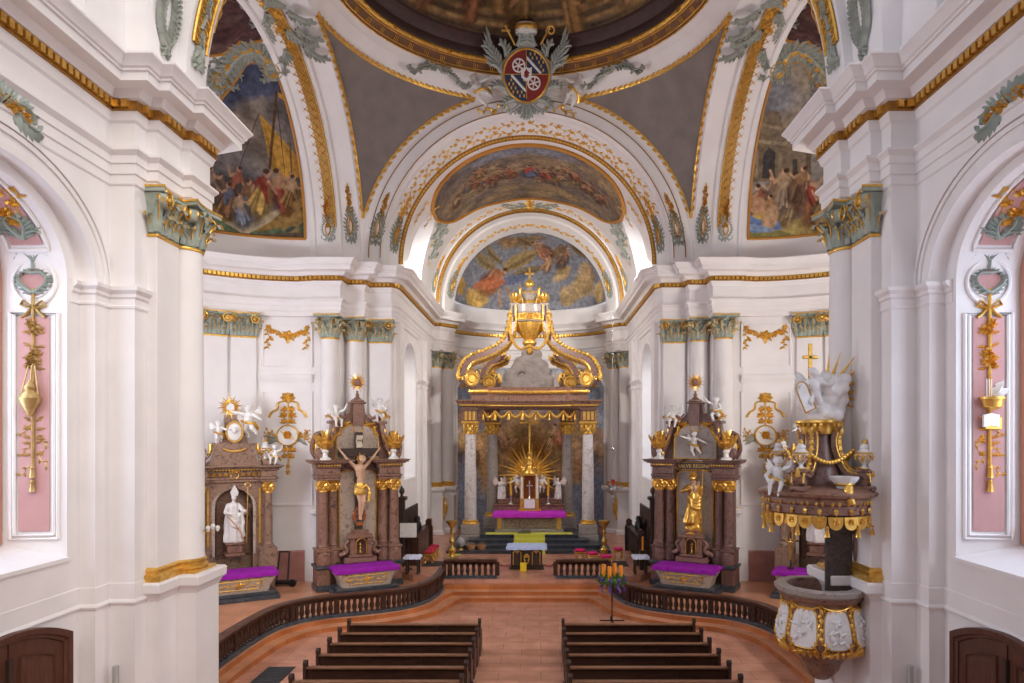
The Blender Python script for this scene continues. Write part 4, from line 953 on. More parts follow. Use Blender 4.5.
def head(g, c, r, look=(0, -1, 0), hair=True):
    c = Vector(c); l = Vector(look).normalized(); up = Vector((0, 0, 1)); sd = l.cross(up).normalized(); up = sd.cross(l)
    g.ball(c, (r*.82, r*.88, r*1.08), 16); cap(g, c-up*r*.5+l*r*.25, c-up*r*.72+l*r*.42, r*.5, r*.36)
    cap(g, c+l*r*.82+up*r*.12, c+l*r*1.05-up*r*.12, r*.1, r*.17)
    for k in (-1, 1):
        g.ball(c+sd*k*r*.82-l*r*.05, (r*.14, r*.2, r*.26), 8); cap(g, c+l*r*.78+up*r*.25+sd*k*r*.1, c+l*r*.7+up*r*.25+sd*k*r*.5, r*.13, r*.12)
        g.ball(c+l*r*.72-up*r*.22+sd*k*r*.42, r*.22, 8)
    cap(g, c+l*r*.86-up*r*.42-sd*r*.18, c+l*r*.86-up*r*.42+sd*r*.18, r*.09, r*.09)
    if hair:
        for i in range(14):
            a = pi*(i/13*1.5-.75); q = c-l*r*.35*cos(a)*1.3+sd*r*.85*sin(a)+up*r*(.35+.3*cos(a*1.3)); g.ball(q, r*.34, 8)
        for k in range(6): g.ball(c+up*r*.85+sd*r*(k-2.5)*.25-l*r*(.1+.3*(k % 2)), r*.32, 8)
def putto(arms=((.30,-.14,.82,.38,-.30,.98),(.28,-.12,.52,.22,-.3,.48)), legs=((.12,-.16,.30,.10,-.06,.03),(.14,-.05,.27,.16,.10,.06)), look=(0.2,-1,.1), wings=True):
    "chubby child, unit height; arms give elbow and hand, first left then right (x mirrored)"
    g = G(); g.ball((0, 0, .46), (.135, .12, .13), 14); g.ball((0, -.025, .55), (.13, .125, .13), 14); g.ball((0, 0, .66), (.13, .105, .11), 14)
    cap(g, (0, 0, .7), (0, -.01, .8), .07, .06); head(g, (0, -.015, .885), .112, look)
    hd = []
    for k, a in zip((-1, 1), arms):
        e = (k*a[0], a[1], a[2]); h = (k*a[3], a[4], a[5]); cap(g, (k*.13, 0, .70), e, .058, .05); cap(g, e, h, .05, .034); hd.append((h, Vector(h)-Vector(e)))
    for k, l in zip((-1, 1), legs):
        kn = (k*l[0], l[1], l[2]); f = (k*l[3], l[4], l[5]); cap(g, (k*.075, 0, .42), kn, .085, .066); cap(g, kn, f, .062, .038); cap(g, f, (f[0], f[1]-.085, f[2]-.015), .036, .028)
    o = melt(g, .022, 2)
    for h, d in hd: hand(o, h, d, .09)
    if wings:
        for k in (-1, 1):
            m = lambda u, v, hh, k=k: Vector((k*(.06+u*.95), .10+u*.35-hh, .68+v))
            for i in range(6): leaf(o, m, 0, .02*i-.05, .9-.28*i, .42-.04*i, .12, .03)
    return o
def robed(h=1.85, lean=0, arms=((.3,-.22,1.22,.12,-.42,1.3),(.32,-.1,1.05,.36,-.34,1.0)), look=(.2,-1,-.1), seed=1, width=1.0, hairy=True, hs=1):
    "standing draped figure, feet at z = 0; folds run down from hip and shoulder"
    r = random.Random(seed); p = [r.random()*6 for _ in range(4)]
    g = G(); k = h/1.85
    def wob(a, z): return .13*sin(5*a+p[0]+2.2*z)*(1-.35*z)+.08*sin(9*a+p[1]-3*z)+.05*sin(3*a+p[2]+4*z)
    prof = [(.30,0),(.33,.05),(.31,.3),(.28,.6),(.255,.85),(.235,1.0),(.205,1.12),(.2,1.25),(.205,1.36),(.17,1.46),(.08,1.5)]
    rings = []; n = 40
    for rr, z in prof:
        sx = lean*sin(z*1.7)
        rings.append([((rr*width*(1+wob(2*pi*j/n, z)*(1 if z < 1.2 else .4)))*cos(2*pi*j/n)+sx, (rr*.78*width*(1+wob(2*pi*j/n, z)*(1 if z < 1.2 else .4)))*sin(2*pi*j/n), z) for j in range(n)])
    g.loft(rings, True, True)
    for i in range(4):              # mantle swept across the hips
        q = [(-.22+lean+.03*i, -.16, 1.05-.07*i), (0+lean, -.25-.01*i, .92-.09*i), (.2+lean, -.2, .95-.12*i), (.27+lean, -.05, 1.1-.1*i)]
        g.tube([tuple(v) for v in crom(q, 5)], .045, 8)
    g.tube([tuple(v) for v in crom([(.24, -.1, 1.1), (.3, -.12, .8), (.27, -.14, .5), (.33, -.1, .2)], 5)], [.05]*6+[.07]*10, 8)
    cap(g, (-.17+lean*.5, 0, 1.4), (.17+lean*.5, 0, 1.4), .085); cap(g, (lean*.4, 0, 1.42), (lean*.3, -.01, 1.58), .07, .058)
    head(g, (lean*.2, -.02, 1.69), .115*hs, look, hairy)
    hd = []
    for s_, a in zip((-1, 1), arms):
        e = (s_*a[0], a[1], a[2]); hh = (s_*a[3], a[4], a[5]); cap(g, (s_*.19+lean*.5, 0, 1.38), e, .085, .08); cap(g, e, hh, .08, .055); hd.append((hh, Vector(hh)-Vector(e)))
    o = melt(g, .024, 2)
    for hh, d in hd: hand(o, hh, d, .115)
    o.v = [(x*k, y*k, z*k) for x, y, z in o.v]; return o
PUT = {}
def put_mesh(kind):
    if kind not in PUT:
        A = {'wave': dict(), 'sit': dict(arms=((.26,-.16,.55,.2,-.3,.45),(.32,-.1,.78,.36,-.2,.98)), legs=((.14,-.28,.40,.15,-.30,.12),(.12,-.26,.36,.06,-.34,.10))),
             'reach': dict(arms=((.28,-.1,.60,.36,-.26,.56),(.30,-.12,.60,.28,-.34,.62)), legs=((.10,-.10,.26,.08,.05,.03),(.14,.02,.25,.17,.20,.10)), look=(.6,-1,0)),
             'fly': dict(arms=((.32,-.1,.74,.48,-.16,.80),(.30,-.14,.62,.44,-.24,.56)), legs=((.10,-.05,.22,.02,.12,.02),(.16,-.12,.27,.26,-.02,.12)), look=(-.4,-1,.2))}[kind]
        PUT[kind] = putto(**A)
    return PUT[kind]
CHAIN = {}
def put_putto(kind, M, h, label, name='putto', m=None, cloth=True, group=None):
    key = (kind, m)
    loc = M.translation; o = tag(obj(name, put_mesh(kind), m or white_st, sharp=60) if key not in CHAIN else bpy.data.objects.new(name, CHAIN[key][0]), label, 'statue', group)
    if key in CHAIN: C.objects.link(o)
    o.matrix_world = M @ Matrix.Diagonal((h, h, h, 1))
    if key not in CHAIN:
        g = G(); g.tube([tuple(v) for v in crom([(-.17, -.06, .5), (0, -.16, .44), (.17, -.06, .42), (.14, .12, .46), (-.12, .12, .5), (-.17, -.06, .5)], 5)], .04, 7); g.tube([tuple(v) for v in crom([(.16, -.06, .44), (.24, .02, .34), (.27, .06, .22)], 5)], [.045, .06, .06, .055, .05, .045, .05, .05, .045, .04, .02], 7)
        c = obj('sash', g, gold, o); CHAIN[key] = (o.data, c.data)
    else:
        c = bpy.data.objects.new('sash', CHAIN[key][1]); C.objects.link(c); c.parent = o
    return o
def sun_rays(g, n, r0, r1, w, seed=0, a0=0, a1=2*pi, th=.03, alt=.75):
    r = random.Random(seed)
    for i in range(n):
        a = a0+(a1-a0)*(i+.5)/n; L = r1*(alt if i % 2 else 1)*(.94+.1*r.random()); ca, sa = cos(a), sin(a); t = (-sa, ca)
        b = [(r0*ca+t[0]*w*k, 0, r0*sa+t[1]*w*k) for k in (-1, 1)]; m_ = (r0*ca*1.2, -th, r0*sa*1.2); e = (L*ca, 0, L*sa)
        g.add([b[0], b[1], e, m_, (m_[0], th, m_[2])], [(0, 3, 2), (3, 1, 2), (0, 2, 4), (4, 2, 1), (0, 4, 1, 3)])
def urn_geo():
    "white urn with gilt garland and flame, height 1"
    g = G(); q = G(); S = 20
    g.lathe([(.0,0),(.15,0),(.15,.04),(.07,.09),(.06,.16),(.10,.2),(.2,.34),(.26,.50),(.25,.55),(.17,.6),(.12,.66),(.15,.72),(.10,.80),(.05,.84)], S)
    q.lathe([(.05,.83),(.085,.87),(.06,.93),(.03,.97),(0,1)], 10); q.lathe([(.15,.0),(.165,.02),(.15,.045)], S); q.lathe([(.255,.5),(.285,.525),(.25,.56)], S)
    for i in range(6):
        a = 2*pi*i/6; m = lambda u, v, h, a=a: Vector(((.27+h)*cos(a+u*3.6), (.27+h)*sin(a+u*3.6), .48+v))
        leaf(q, m, 0, 0, -pi/2, .2, .1, .05); ribbon(q, m, [(-.14, 0), (-.07, -.06), (0, -.08), (.07, -.06), (.14, 0)], .025, .025, .05)
    for i in range(8):
        a = 2*pi*i/8; m = lambda u, v, h, a=a: Vector(((.16+v*.45+h)*cos(a+u*5), (.16+v*.45+h)*sin(a+u*5), .26+v)); leaf(q, m, 0, -.04, pi/2, .16, .1, .03)
    return g, q
URN = []
def vase_geo():
    g = G(); q = G(); S = 20
    g.lathe([(.0,0),(.17,0),(.17,.05),(.08,.1),(.07,.2),(.11,.26),(.08,.32),(0,.34)], S)
    q.lathe([(.06,.32),(.12,.36),(.24,.46),(.27,.54),(.22,.58),(.12,.62),(.14,.66),(.06,.72),(.03,.84),(0,.9)], S)
    for i in range(8):
        a = 2*pi*i/8; m = lambda u, v, h, a=a: Vector(((.22+h+v*.5)*cos(a+u*4), (.22+h+v*.5)*sin(a+u*4), .52+v)); leaf(q, m, 0, 0, pi/2, .3, .16, .05); leaf(q, m, 0, 0, -pi/2, .16, .12, .06)
    for i in range(5):
        a = 2*pi*i/5; m = lambda u, v, h, a=a: Vector(((.05+h+v*.25)*cos(a+u*9), (.05+h+v*.25)*sin(a+u*9), .66+v)); leaf(q, m, 0, 0, pi/2, .3, .12, .05)
    return g, q
VASE = []
def put_vase(M, h, label):
    if not VASE:
        g, q = vase_geo(); o = obj('vase', g, white_st); c = obj('gilt_bowl', q, gold, o); VASE.append((o.data, c.data))
    else:
        o = bpy.data.objects.new('vase', VASE[0][0]); C.objects.link(o); c = bpy.data.objects.new('gilt_bowl', VASE[0][1]); C.objects.link(c); c.parent = o
    o.matrix_world = M @ Matrix.Diagonal((h, h, h, 1)); return tag(o, label, 'vase')
def put_urn(M, h, label, group=None):
    if not URN:
        g, q = urn_geo(); o = obj('urn', g, white_st); c = obj('gilding', q, gold, o); URN.append((o.data, c.data))
    else:
        o = bpy.data.objects.new('urn', URN[0][0]); C.objects.link(o); c = bpy.data.objects.new('gilding', URN[0][1]); C.objects.link(c); c.parent = o
    o.matrix_world = M @ Matrix.Diagonal((h, h, h, 1)); return tag(o, label, 'urn', group)
# ================================================================ side altars
def marble_column(g, gc, x, y, z0, z1, r):
    "base and shaft into g, gilt capital and ring into gc"
    g.lathe([(r*1.3, z0), (r*1.3, z0+.05), (r*1.15, z0+.08), (r*1.22, z0+.12), (r*1.05, z0+.16), (r, z0+.2), (r, z0+(z1-z0)*.4), (r*.88, z1-.42)], 22, T(x, y, 0))
    gc.lathe([(r*.9, z1-.44), (r*1.0, z1-.42), (r*.9, z1-.39), (r*.92, z1-.2), (r*1.2, z1-.06), (r*1.3, z1-.02), (r*1.3, z1)], 16, T(x, y, 0))
    for row, (n, zb, h, o) in enumerate(((8, z1-.39, .18, .06), (8, z1-.3, .22, .09))):
        for k in range(n):
            a = 2*pi*(k+.5*row)/n; m = lambda u, v, hh, a=a: Vector((x+(r*.93+hh+v*.25)*cos(a+u/r), y+(r*.93+hh+v*.25)*sin(a+u/r), zb+v)); leaf(gc, m, 0, 0, pi/2, h, .14, o)
    for k in range(4):
        a = pi/4+pi/2*k; volute(gc, (x+r*1.3*cos(a), y+r*1.3*sin(a), z1-.12), (cos(a), sin(a)), .08, .04, 1.2)
def ent_block(g, x0, x1, y0, y1, z, steps):
    "stacked mouldings: list of (height, projection)"
    for h, o in steps:
        g.cbox(x0-o, x1+o, y0-o, y1+.02, z, z+h, min(.02, h*.3)); z += h
    return z
def cartouche_relief(g, m, u, v, r, seed=0):
    for k in (-1, 1):
        scroll(g, m, u+k*r*.3, v-r*.6, pi/2+k*-.6, r*1.6, k*2.6, r*.12, r*.14, 3, r*.45); scroll(g, m, u+k*r*.2, v+r*.5, pi/2-k*.9, r*1.1, -k*3, r*.1, r*.12, 2, r*.4)
    flower(g, m, u, v+r*.75, r*.4, r*.15)
WALLP = {}
def front_cloth(w, d, z, drop, sag=.03):
    "cloth over a table: top, front and end drops with soft creases"
    g = G(); nx, ny = 40, 16
    def fn(u, v):
        x = (u-.5)*(w+.16); zz = z; y = -d/2-.06+(d+.06)*max(0, (v-.3)/.7)
        if v < .3: zz = z-drop*(1-v/.3); y = -d/2-.06-.02*sin(u*37)*(1-v/.3)
        if abs(x) > w/2: zz = min(zz, z-drop*.7*(abs(x)-w/2)/.08); x = math.copysign(w/2+.03+.01*sin(v*20), x) if abs(x) > w/2+.06 else x
        return (x, y, zz+.006*sin(u*23+v*9))
    g.grid(fn, nx, ny)
    top = list(g.v); n = len(top); g.add([(x*.995, y*.995+.004, zz-.025) for x, y, zz in top], [f[::-1] for f in g.f[:]])
    return g
def mensa(name_m, w, d, h, M, label, cat='altar', m1=beigemarble, panel=None):
    "tapered sarcophagus altar on a dark step with carved gilt front"
    t = thing('altar_table', label, cat); t.matrix_world = M
    g = G(); g.cbox(-w/2-.1, w/2+.1, -d/2-.12, d/2, 0, .16, .02); g.cbox(-w/2+.02, w/2-.02, -d/2-.02, d/2, .16, .28, .02); obj('plinth', g, blackmarble, t)
    g = G(); rings = []
    for z, k in ((.28, .80), (.36, .82), (.5, .84), (.68, .93), (.76, .97), (.80, .98)):
        a, b = w/2*k, d/2*k; c = .08; rings.append([(-a, d/2, h*z), (-a, -b+c, h*z), (-a+c, -b, h*z), (a-c, -b, h*z), (a, -b+c, h*z), (a, d/2, h*z)])
    g.loft(rings, True, True); g.cbox(-w/2-.03, w/2+.03, -d/2-.03, d/2, h*.86, h, .02); g.cbox(-w/2+.03, w/2-.03, -d/2+.02, d/2, h*.79, h*.87, .02)
    obj('body', g, m1, t)
    m = lambda u, v, hh: Vector((u, -d/2*(.82+.12*max(0, (v-h*.4)/(h*.35)))-hh-.015, v))
    g = G(); g.grid(lambda u, v: m((u-.5)*w*.6, h*(.42+.3*v), 0), 20, 6); obj('front_panel', g, panel or greymarble, t)
    g = G(); z0, z1 = h*.41, h*.73; a = w*.31
    ribbon(g, m, [(-a, z1), (-a*.92, (z0+z1)/2), (-a*.85, z0), (a*.85, z0), (a*.92, (z0+z1)/2), (a, z1), (-a, z1)], .02, .02, .03)
    flower(g, m, 0, (z0+z1)/2, .13, .05, 8)
    for k in (-1, 1):
        for i in range(3): scroll(g, m, k*(.12+.22*i), (z0+z1)/2+.02*(-1)**i, (0 if k > 0 else pi)+.3*(-1)**i, .34, k*2.2*(-1)**i, .02, .03, 3, .1)
    obj('gilt_ornament', g, gold, t); return t
def tabernacle(M, label):
    t = thing('tabernacle', label, 'tabernacle'); t.matrix_world = M
    g = G(); g.cbox(-.62, .62, -.22, .2, 0, .22, .02); g.cbox(-.45, .45, -.26, .2, .22, .32, .02)
    for k in (-1, 1):
        g.cbox(k*.32-.09, k*.32+.09, -.24, .2, .32, .95, .015); g.tube([tuple(p) for p in crom([(k*.44, -.1, .86), (k*.6, -.1, .7), (k*.5, -.1, .48), (k*.66, -.1, .34)], 6)], .07, 8); g.ball((k*.72, -.05, .34), .1, 12)
        g.ball((k*.6, -.05, .42), .09, 10)
    g.box(-.3, .3, .1, .2, .32, 1.0); g.cbox(-.48, .48, -.3, .2, .95, 1.03, .02)
    pts = [(.46*cos(pi*i/16), 1.03+.16*sin(pi*i/16)) for i in range(17)]; g.plate(pts, -.26, .2); g.cbox(-.3, .3, -.28, .2, 1.18, 1.26, .02)
    obj('niche', g, redmarble, t)
    g = G(); pts = [(-.2, .34)]+[(-.2*cos(pi*i/12), .74+.2*sin(pi*i/12)) for i in range(13)]+[(.2, .34)]
    g.tube([(x, -.25, z) for x, z in pts], .018, 6); g.lathe([(.09,.36),(.05,.4),(.03,.5),(.05,.55),(.02,.62),(.06,.68),(.0,.78)], 12, T(0, -.08, 0)); obj('gilt_vessel', g, gold, t); return t

def side_altar(s):
    rz = -s*radians(28); M = T(s*6.62, 26.85, .3, rz)
    L = M.translation
    nm = 'crucifix' if s < 0 else 'gilded Madonna'; m1 = redmarble if s < 0 else redmarble2
    t = thing('altar_retable', ('tall red-brown marble side altar with a large crucifix in its centre' if s < 0 else 'tall dark red marble side altar framing the gilded Madonna statue'), 'altar'); t.matrix_world = M
    for k in (-1, 1):
        g = G()
        for x, y in ((1.38, -.22), (.98, -.02)):
            a, b = sorted((k*(x-.25), k*(x+.25))); g.cbox(a, b, y-.27, .5, .22, .86, .03); g.cbox(a+.02, b-.02, y-.25, .5, .98, 1.5, .04); g.cbox(a-.02, b+.02, y-.29, .5, 1.5, 1.58, .02)
            g.lathe([(.23, .98), (.26, 1.1), (.25, 1.35), (.22, 1.5)], 18, T(k*x, y-.05, 0))
        obj('pedestal', g, m1, t)
        a, b = sorted((k*.72, k*1.68)); g = G(); g.cbox(a, b, -.54, .5, 0, .24, .03); obj('black_plinth', g, blackmarble, t)
        g = G(); g.cbox(a-.02, b+.02, -.55, .5, .86, .98, .03); obj('black_band', g, blackmarble, t)
    g = G(); g.box(-1.5, 1.5, .12, .5, .2, 4.9); g.cbox(-.8, .8, .0, .3, .3, 1.5, .03); obj('back_wall', g, m1, t)
    for k in (-1, 1):
        for x, y in ((1.38, -.22), (.98, -.02)):
            g = G(); q = G(); marble_column(g, q, k*x, y, 1.58, 4.2, .185); c = obj('marble_shaft', g, m1, t); obj('gilt_capital', q, gold, c)
    for k in (-1, 1):
        g = G(); q = G()
        x0, x1 = sorted((k*.74, k*1.62))
        z = ent_block(g, x0, x1, -.42, .5, 4.2, ((.1, .0), (.1, .03), (.28, -.02), (.07, .05)))
        for i in range(9): q.box(x0+(x1-x0)*(i+.2)/9, x0+(x1-x0)*(i+.75)/9, -.52, -.44, z, z+.06)
        z = ent_block(g, x0, x1, -.42, .5, z+.0, ((.08, .05), (.05, .16), (.07, .25), (.04, .29)))
        if k > 0: g.cbox(-.8, .8, -.02, .5, 4.55, 4.62, .02)
        e = obj('entablature', g, m1, t); obj('gilt_dentil', q, gold, e)
    g = G(); ol = [(-.72, 1.5), (-.72, 4.25)]+[(-.72+.0, 4.4), (-.5, 4.55), (.5, 4.55), (.72, 4.4)]+[(.72, 4.25), (.72, 1.5)]
    g.plate(ol, .06, .14); obj('centre_panel', g, beigemarble if s < 0 else greymarble, t)
    g = G(); g.tube([(x, .05, z) for x, z in ol+[ol[0]]], .035, 6); obj('gilt_frame', g, gold, t)
    # attic
    g = G(); at = [(-1.3, 4.95), (-1.15, 5.5), (-1.02, 6.1), (-.98, 6.4), (-.7, 6.45), (-.42, 6.62), (-.3, 6.85), (-.26, 7.2), (.26, 7.2), (.3, 6.85), (.42, 6.62), (.7, 6.45), (.98, 6.4), (1.02, 6.1), (1.15, 5.5), (1.3, 4.95)]
    g.plate(at, .1, .5); g.plate([(x*.2/.26 if abs(x) < .4 else x*.4, z) for x, z in ((-.26, 6.3), (-.26, 7.2), (.26, 7.2), (.26, 6.3))], -.04, .12); g.cbox(-.3, .3, -.12, .5, 7.16, 7.26, .03)
    for k in (-1, 1):
        g.tube([tuple(p) for p in crom([(k*.95, -.02, 6.42), (k*.93, -.16, 6.3), (k*1.0, -.2, 5.9), (k*1.12, -.2, 5.5), (k*1.3, -.22, 5.22), (k*1.5, -.22, 5.12), (k*1.56, -.22, 5.28), (k*1.46, -.22, 5.34)], 7)], [.11]*30+[.14]*20, 12)
        g.cbox(min(k*.78, k*1.12), max(k*.78, k*1.12), -.22, .5, 6.38, 6.5, .03)
        g.tube([tuple(p) for p in crom([(k*.9, .1, 6.55), (k*.75, -.05, 6.68), (k*.55, .0, 6.6), (k*.42, .08, 6.75)], 6)], .07, 10)
        g.tube([tuple(p) for p in crom([(k*1.55, .1, 5.05), (k*1.72, .1, 5.4), (k*1.6, .1, 5.9), (k*1.35, .1, 6.0), (k*1.32, .1, 5.75)], 7)], [.1]*29, 10)
    obj('attic', g, m1, t)
    g = G(); ai = [(-.85, 5.0), (-.82, 5.8), (-.62, 6.15), (-.3, 6.35), (.3, 6.35), (.62, 6.15), (.82, 5.8), (.85, 5.0)]; g.plate(ai, .05, .12); obj('attic_panel', g, beigemarble if s < 0 else greymarble, t)
    g = G(); m = lambda u, v, h: Vector((u, .06-h, v))
    g.tube([(x, .05, z) for x, z in ai+[ai[0]]], .03, 6); cartouche_relief(g, m, 0, 6.2, .26)
    for k in (-1, 1):
        scroll(g, m, k*.3, 6.45, pi/2-k*1.9, .55, k*2.2, .05, .06, 5, .18); scroll(g, m, k*.82, 5.9, pi/2+k*.6, .6, -k*2.4, .05, .06, 5, .18)
        m2 = lambda u, v, h: Vector((u, -.28-h, v)); 
        for i in range(5): leaf(g, m2, k*(1.0+.05*i), 6.2-.22*i, -pi/2, .2, .09, .04)
        scroll(g, lambda u, v, h: Vector((u, -.1-h, v)), k*.95, 6.52, pi/2-k*.8, .5, -k*3.0, .05, .07, 4, .16)
        scroll(g, lambda u, v, h: Vector((u, -.02-h, v)), k*1.62, 5.35, pi/2, .6, k*2.8, .04, .06, 4, .16)
        scroll(g, m, k*.14, 6.75, pi/2+k*.3, .4, k*2.6, .04, .06, 3, .14)
    g.grid(lambda u, v: m((u-.5)*.4, 6.55+.4*v, .08), 1, 1) if 0 else None
    obj('gilt_ornament', g, gold, t)
    if s > 0:
        g = G(); pl = [(-.6+.0, 4.6)]+[]; pl = [(.62+.13*cos(a), 4.72+.15*sin(a)) for a in [-pi/2+pi*i/8 for i in range(9)]]+[(-.62+.13*cos(a), 4.72+.15*sin(a)) for a in [pi/2+pi*i/8 for i in range(9)]]
        g.plate(pl, -.04, .1); p = obj('inscription_plate', g, blackmarble, t); g = G(); g.tube([(x, -.045, z) for x, z in pl+[pl[0]]], .02, 6); obj('gilt_frame', g, gold, p)
        text_mesh('SALVE REGINA', .20, gold, p, T(0, -.055, 4.715, 0, 1, pi/2), ext=.012)
    # table, cloth, tabernacle
    Mm = M @ T(0.12*(-s) if 0 else 0, -1.05, 0)
    mensa('altar_table', 2.3, 1.0, .98, Mm, 'carved marble altar table under the '+('crucifix' if s < 0 else 'gilded Madonna'))
    c = obj('altar_cloth', front_cloth(2.36, 1.02, 1.0, .16), purple); c.matrix_world = Mm @ T(0, 0, .0); tag(c, 'purple cloth over the altar table under the '+nm, 'cloth')
    tabernacle(M @ T(0, -.3, 1.0), 'small marble tabernacle niche below the '+nm)
    # monstrance sun on top
    t2 = thing('monstrance', 'gilt sunburst monstrance crowning the '+nm+' altar', 'monstrance'); t2.matrix_world = M @ T(0, .1, 7.26)
    g = G(); g.lathe([(.26, 0), (.26, .05), (.16, .1), (.05, .2), (.08, .26), (.04, .34), (.05, .42)], 16); obj('foot', g, redmarble, t2)
    g = G(); sun_rays(g, 28, .1, .42, .035, 3, th=.03); g.v = [(x, y, z+.76) for x, y, z in g.v]; obj('rays', g, gold, t2)
    g = G(); g.ball((0, -.03, .76), (.14, .06, .16), 14); obj('chalice', g, redmarble, t2)
    # urns and putti
    for k, w in ((-1, 'left'), (1, 'right')):
        put_vase(M @ T(k*1.32, -.38, 4.99), 1.2, 'gilt flaming vase on a white foot, on the '+w+' cornice of the '+nm+' altar')
        g = G(); put_putto('sit' if k < 0 else 'wave', M @ T(k*.86, -.05, 6.47-(.3 if k < 0 else 0.02), -k*.3), .95, 'white cherub on the '+w+' shoulder of the '+nm+' altar', name='cherub')
    return M
MA = {s: side_altar(s) for s in (-1, 1)}

# crucifix on the left altar
M = MA[-1]; t = thing('crucifix', 'large black wooden cross with a pale carved Christ figure, arms raised', 'crucifix'); t.matrix_world = M @ T(0, -.16, 0)
g = G(); g.cbox(-.15, .15, -.03, .1, 2.1, 6.05, .015); obj('cross_post', g, darkwood, t)
g = G(); g.cbox(-.78, .78, -.05, .08, 5.1, 5.42, .015); obj('cross_beam', g, darkwood, t)
g = G(); g.grid(lambda u, v: ((u-.5)*.24+.02*sin(v*9), -.06-.02*sin(u*3)*cos(v*7), 5.45+.48*v), 8, 12); g.add([(-.12,-.03,5.45),(.12,-.03,5.45),(.12,-.03,5.93),(-.12,-.03,5.93)], [(0,1,2,3)])
sc_ = obj('scroll', g, mat('parchment', (.62,.55,.42), .8, col2=(.5,.42,.3), scale=6), t); text_mesh('INRI', .10, black, sc_, T(0, -.09, 5.72, 0, 1, pi/2), ext=.003)
g = G(); y = -.17
cap(g, (0, y, 3.95), (.02, y-.03, 4.25), .155, .135); cap(g, (.02, y-.03, 4.25), (0, y-.02, 4.62), .14, .2); cap(g, (-.1, y, 4.66), (.1, y, 4.66), .13); cap(g, (-.2, y, 4.72), (.2, y, 4.72), .08)
for i in range(4):
    for k in (-1, 1): cap(g, (k*.03, y-.17, 4.36+.08*i), (k*.16, y-.12, 4.32+.08*i), .02)
cap(g, (0, y-.02, 4.75), (.03, y-.08, 4.9), .075, .07); head(g, (.06, y-.11, 4.98), .135, (.35, -1, -.5))
hd = []
for k in (-1, 1):
    e = (k*.46, y+.04, 4.98); h = (k*.74, y+.1, 5.34); cap(g, (k*.2, y, 4.72), e, .075, .06); cap(g, e, h, .058, .04); hd.append((h, Vector(h)-Vector(e)))
    kn = (k*.07+.06, y-.1, 3.35); f = (k*.025+.01, y+.0, 2.78); cap(g, (k*.1, y, 3.9), kn, .125, .08); cap(g, kn, f, .078, .045); cap(g, f, (f[0], f[1]-.09, 2.66), .045, .035)
o = melt(g, .022, 2)
for h, d in hd: hand(o, h, d, .15)
obj('christ_figure', o, skin, t, sharp=60)
g = G(); g.lathe([(.2, 3.62), (.23, 3.7), (.21, 3.85), (.2, 4.0), (.175, 4.08)], 24, T(0, y, 0), wob=lambda a, z: .1*sin(7*a+z*9)); g.tube([tuple(p) for p in crom([(.18, y-.1, 4.0), (.3, y-.12, 3.85), (.34, y-.1, 3.6), (.3, y-.1, 3.35)], 6)], [.05]*10+[.08]*9, 8); g.tube([tuple(p) for p in crom([(-.18, y-.1, 4.0), (-.05, y-.2, 3.9), (.18, y-.14, 3.98)], 6)], .05, 8); obj('loincloth', g, gold, t)
g = G(); sun_rays(g, 16, .1, .26, .03, 5); g.v = [(x+.05, yy+y+.06, z+5.0) for x, yy, z in g.v]; obj('halo', g, gold, t)
t = thing('inscription_cartouche', 'small orange-brown carved cartouche fixed at the foot of the black cross', 'plaque'); t.matrix_world = M @ T(0, -.24, 2.35)
ow = mat('orange_wood', (.42,.13,.03), .5, col2=(.28,.08,.02), scale=8)
g = G(); g.plate([(.24*cos(a)*(1+.14*cos(4*a)), .42+.38*sin(a)*(1+.08*cos(6*a))) for a in [2*pi*i/32 for i in range(32)]], -.03, .05); m = lambda u, v, h: Vector((u, -.03-h, v+.42)); cartouche_relief(g, m, 0, 0, .26); obj('shield', g, ow, t)
g = G(); 
for z in (-.16, .02, .2): g.cbox(-.15, .15, -.075, -.02, .42+z-.045, .42+z+.045, .01)
obj('text_band', g, blackmarble, t)

# gilded Madonna on the right altar
M = MA[1]
t = thing('madonna_statue', 'gilded Madonna with child standing on a golden cloud in the dark red altar', 'statue'); t.matrix_world = M @ T(0, -.28, 2.06)
g = G(); r = random.Random(4)
for i in range(16): a = r.uniform(0, 6.28); g.ball((.3*cos(a)*r.uniform(.3, 1), .2*sin(a), r.uniform(.12, .34)), r.uniform(.13, .2), 12)
g.lathe([(.3, 0), (.34, .06), (.28, .12)], 20); obj('cloud', melt(g, .03, 2), gold, t)
o = robed(1.95, .07, arms=((.32,-.2,1.2,.1,-.34,1.28),(.34,-.12,1.12,.42,-.3,1.36)), look=(.3,-1,-.1), seed=7); o.v = [(x, yy, z+.42) for x, yy, z in o.v]
obj('robed_figure', o, gold, t, sharp=60)
g = G(); h = put_mesh('sit'); g.add([(x*.5+.16, yy*.5-.28, z*.5+1.62) for x, yy, z in h.v], h.f); obj('child', g, skin, t, sharp=60)
g = G(); g.tube([(.44, -.36, 1.5), (.50, -.4, 2.5)], .016, 6); g.ball((.50, -.4, 2.52), .05, 8); sun_rays(g, 14, .1, .3, .03, 2); n0 = len(g.v)-14*5; g.v = g.v[:n0]+[(x, yy+.12, z+2.28) for x, yy, z in g.v[n0:]]
g.lathe([(.09, 2.33), (.11, 2.38), (.13, 2.46), (.1, 2.46)], 12, T(0, -.02, 0)); obj('crown_and_sceptre', g, gold, t)
g = G(); g.cbox(-.34, .34, -.36, .2, 1.0+.95, 2.06, .03); g.v = [(x, yy-.15, z) for x, yy, z in g.v]
b = obj('statue_pedestal', g, redmarble); b.matrix_world = M; tag(b, 'plain marble block under the gilded Madonna', 'pedestal')
put_putto('fly', M @ T(0, -.06, 5.12, .2), .95, 'white cherub flying in the arched top of the gilded Madonna altar', name='cherub')

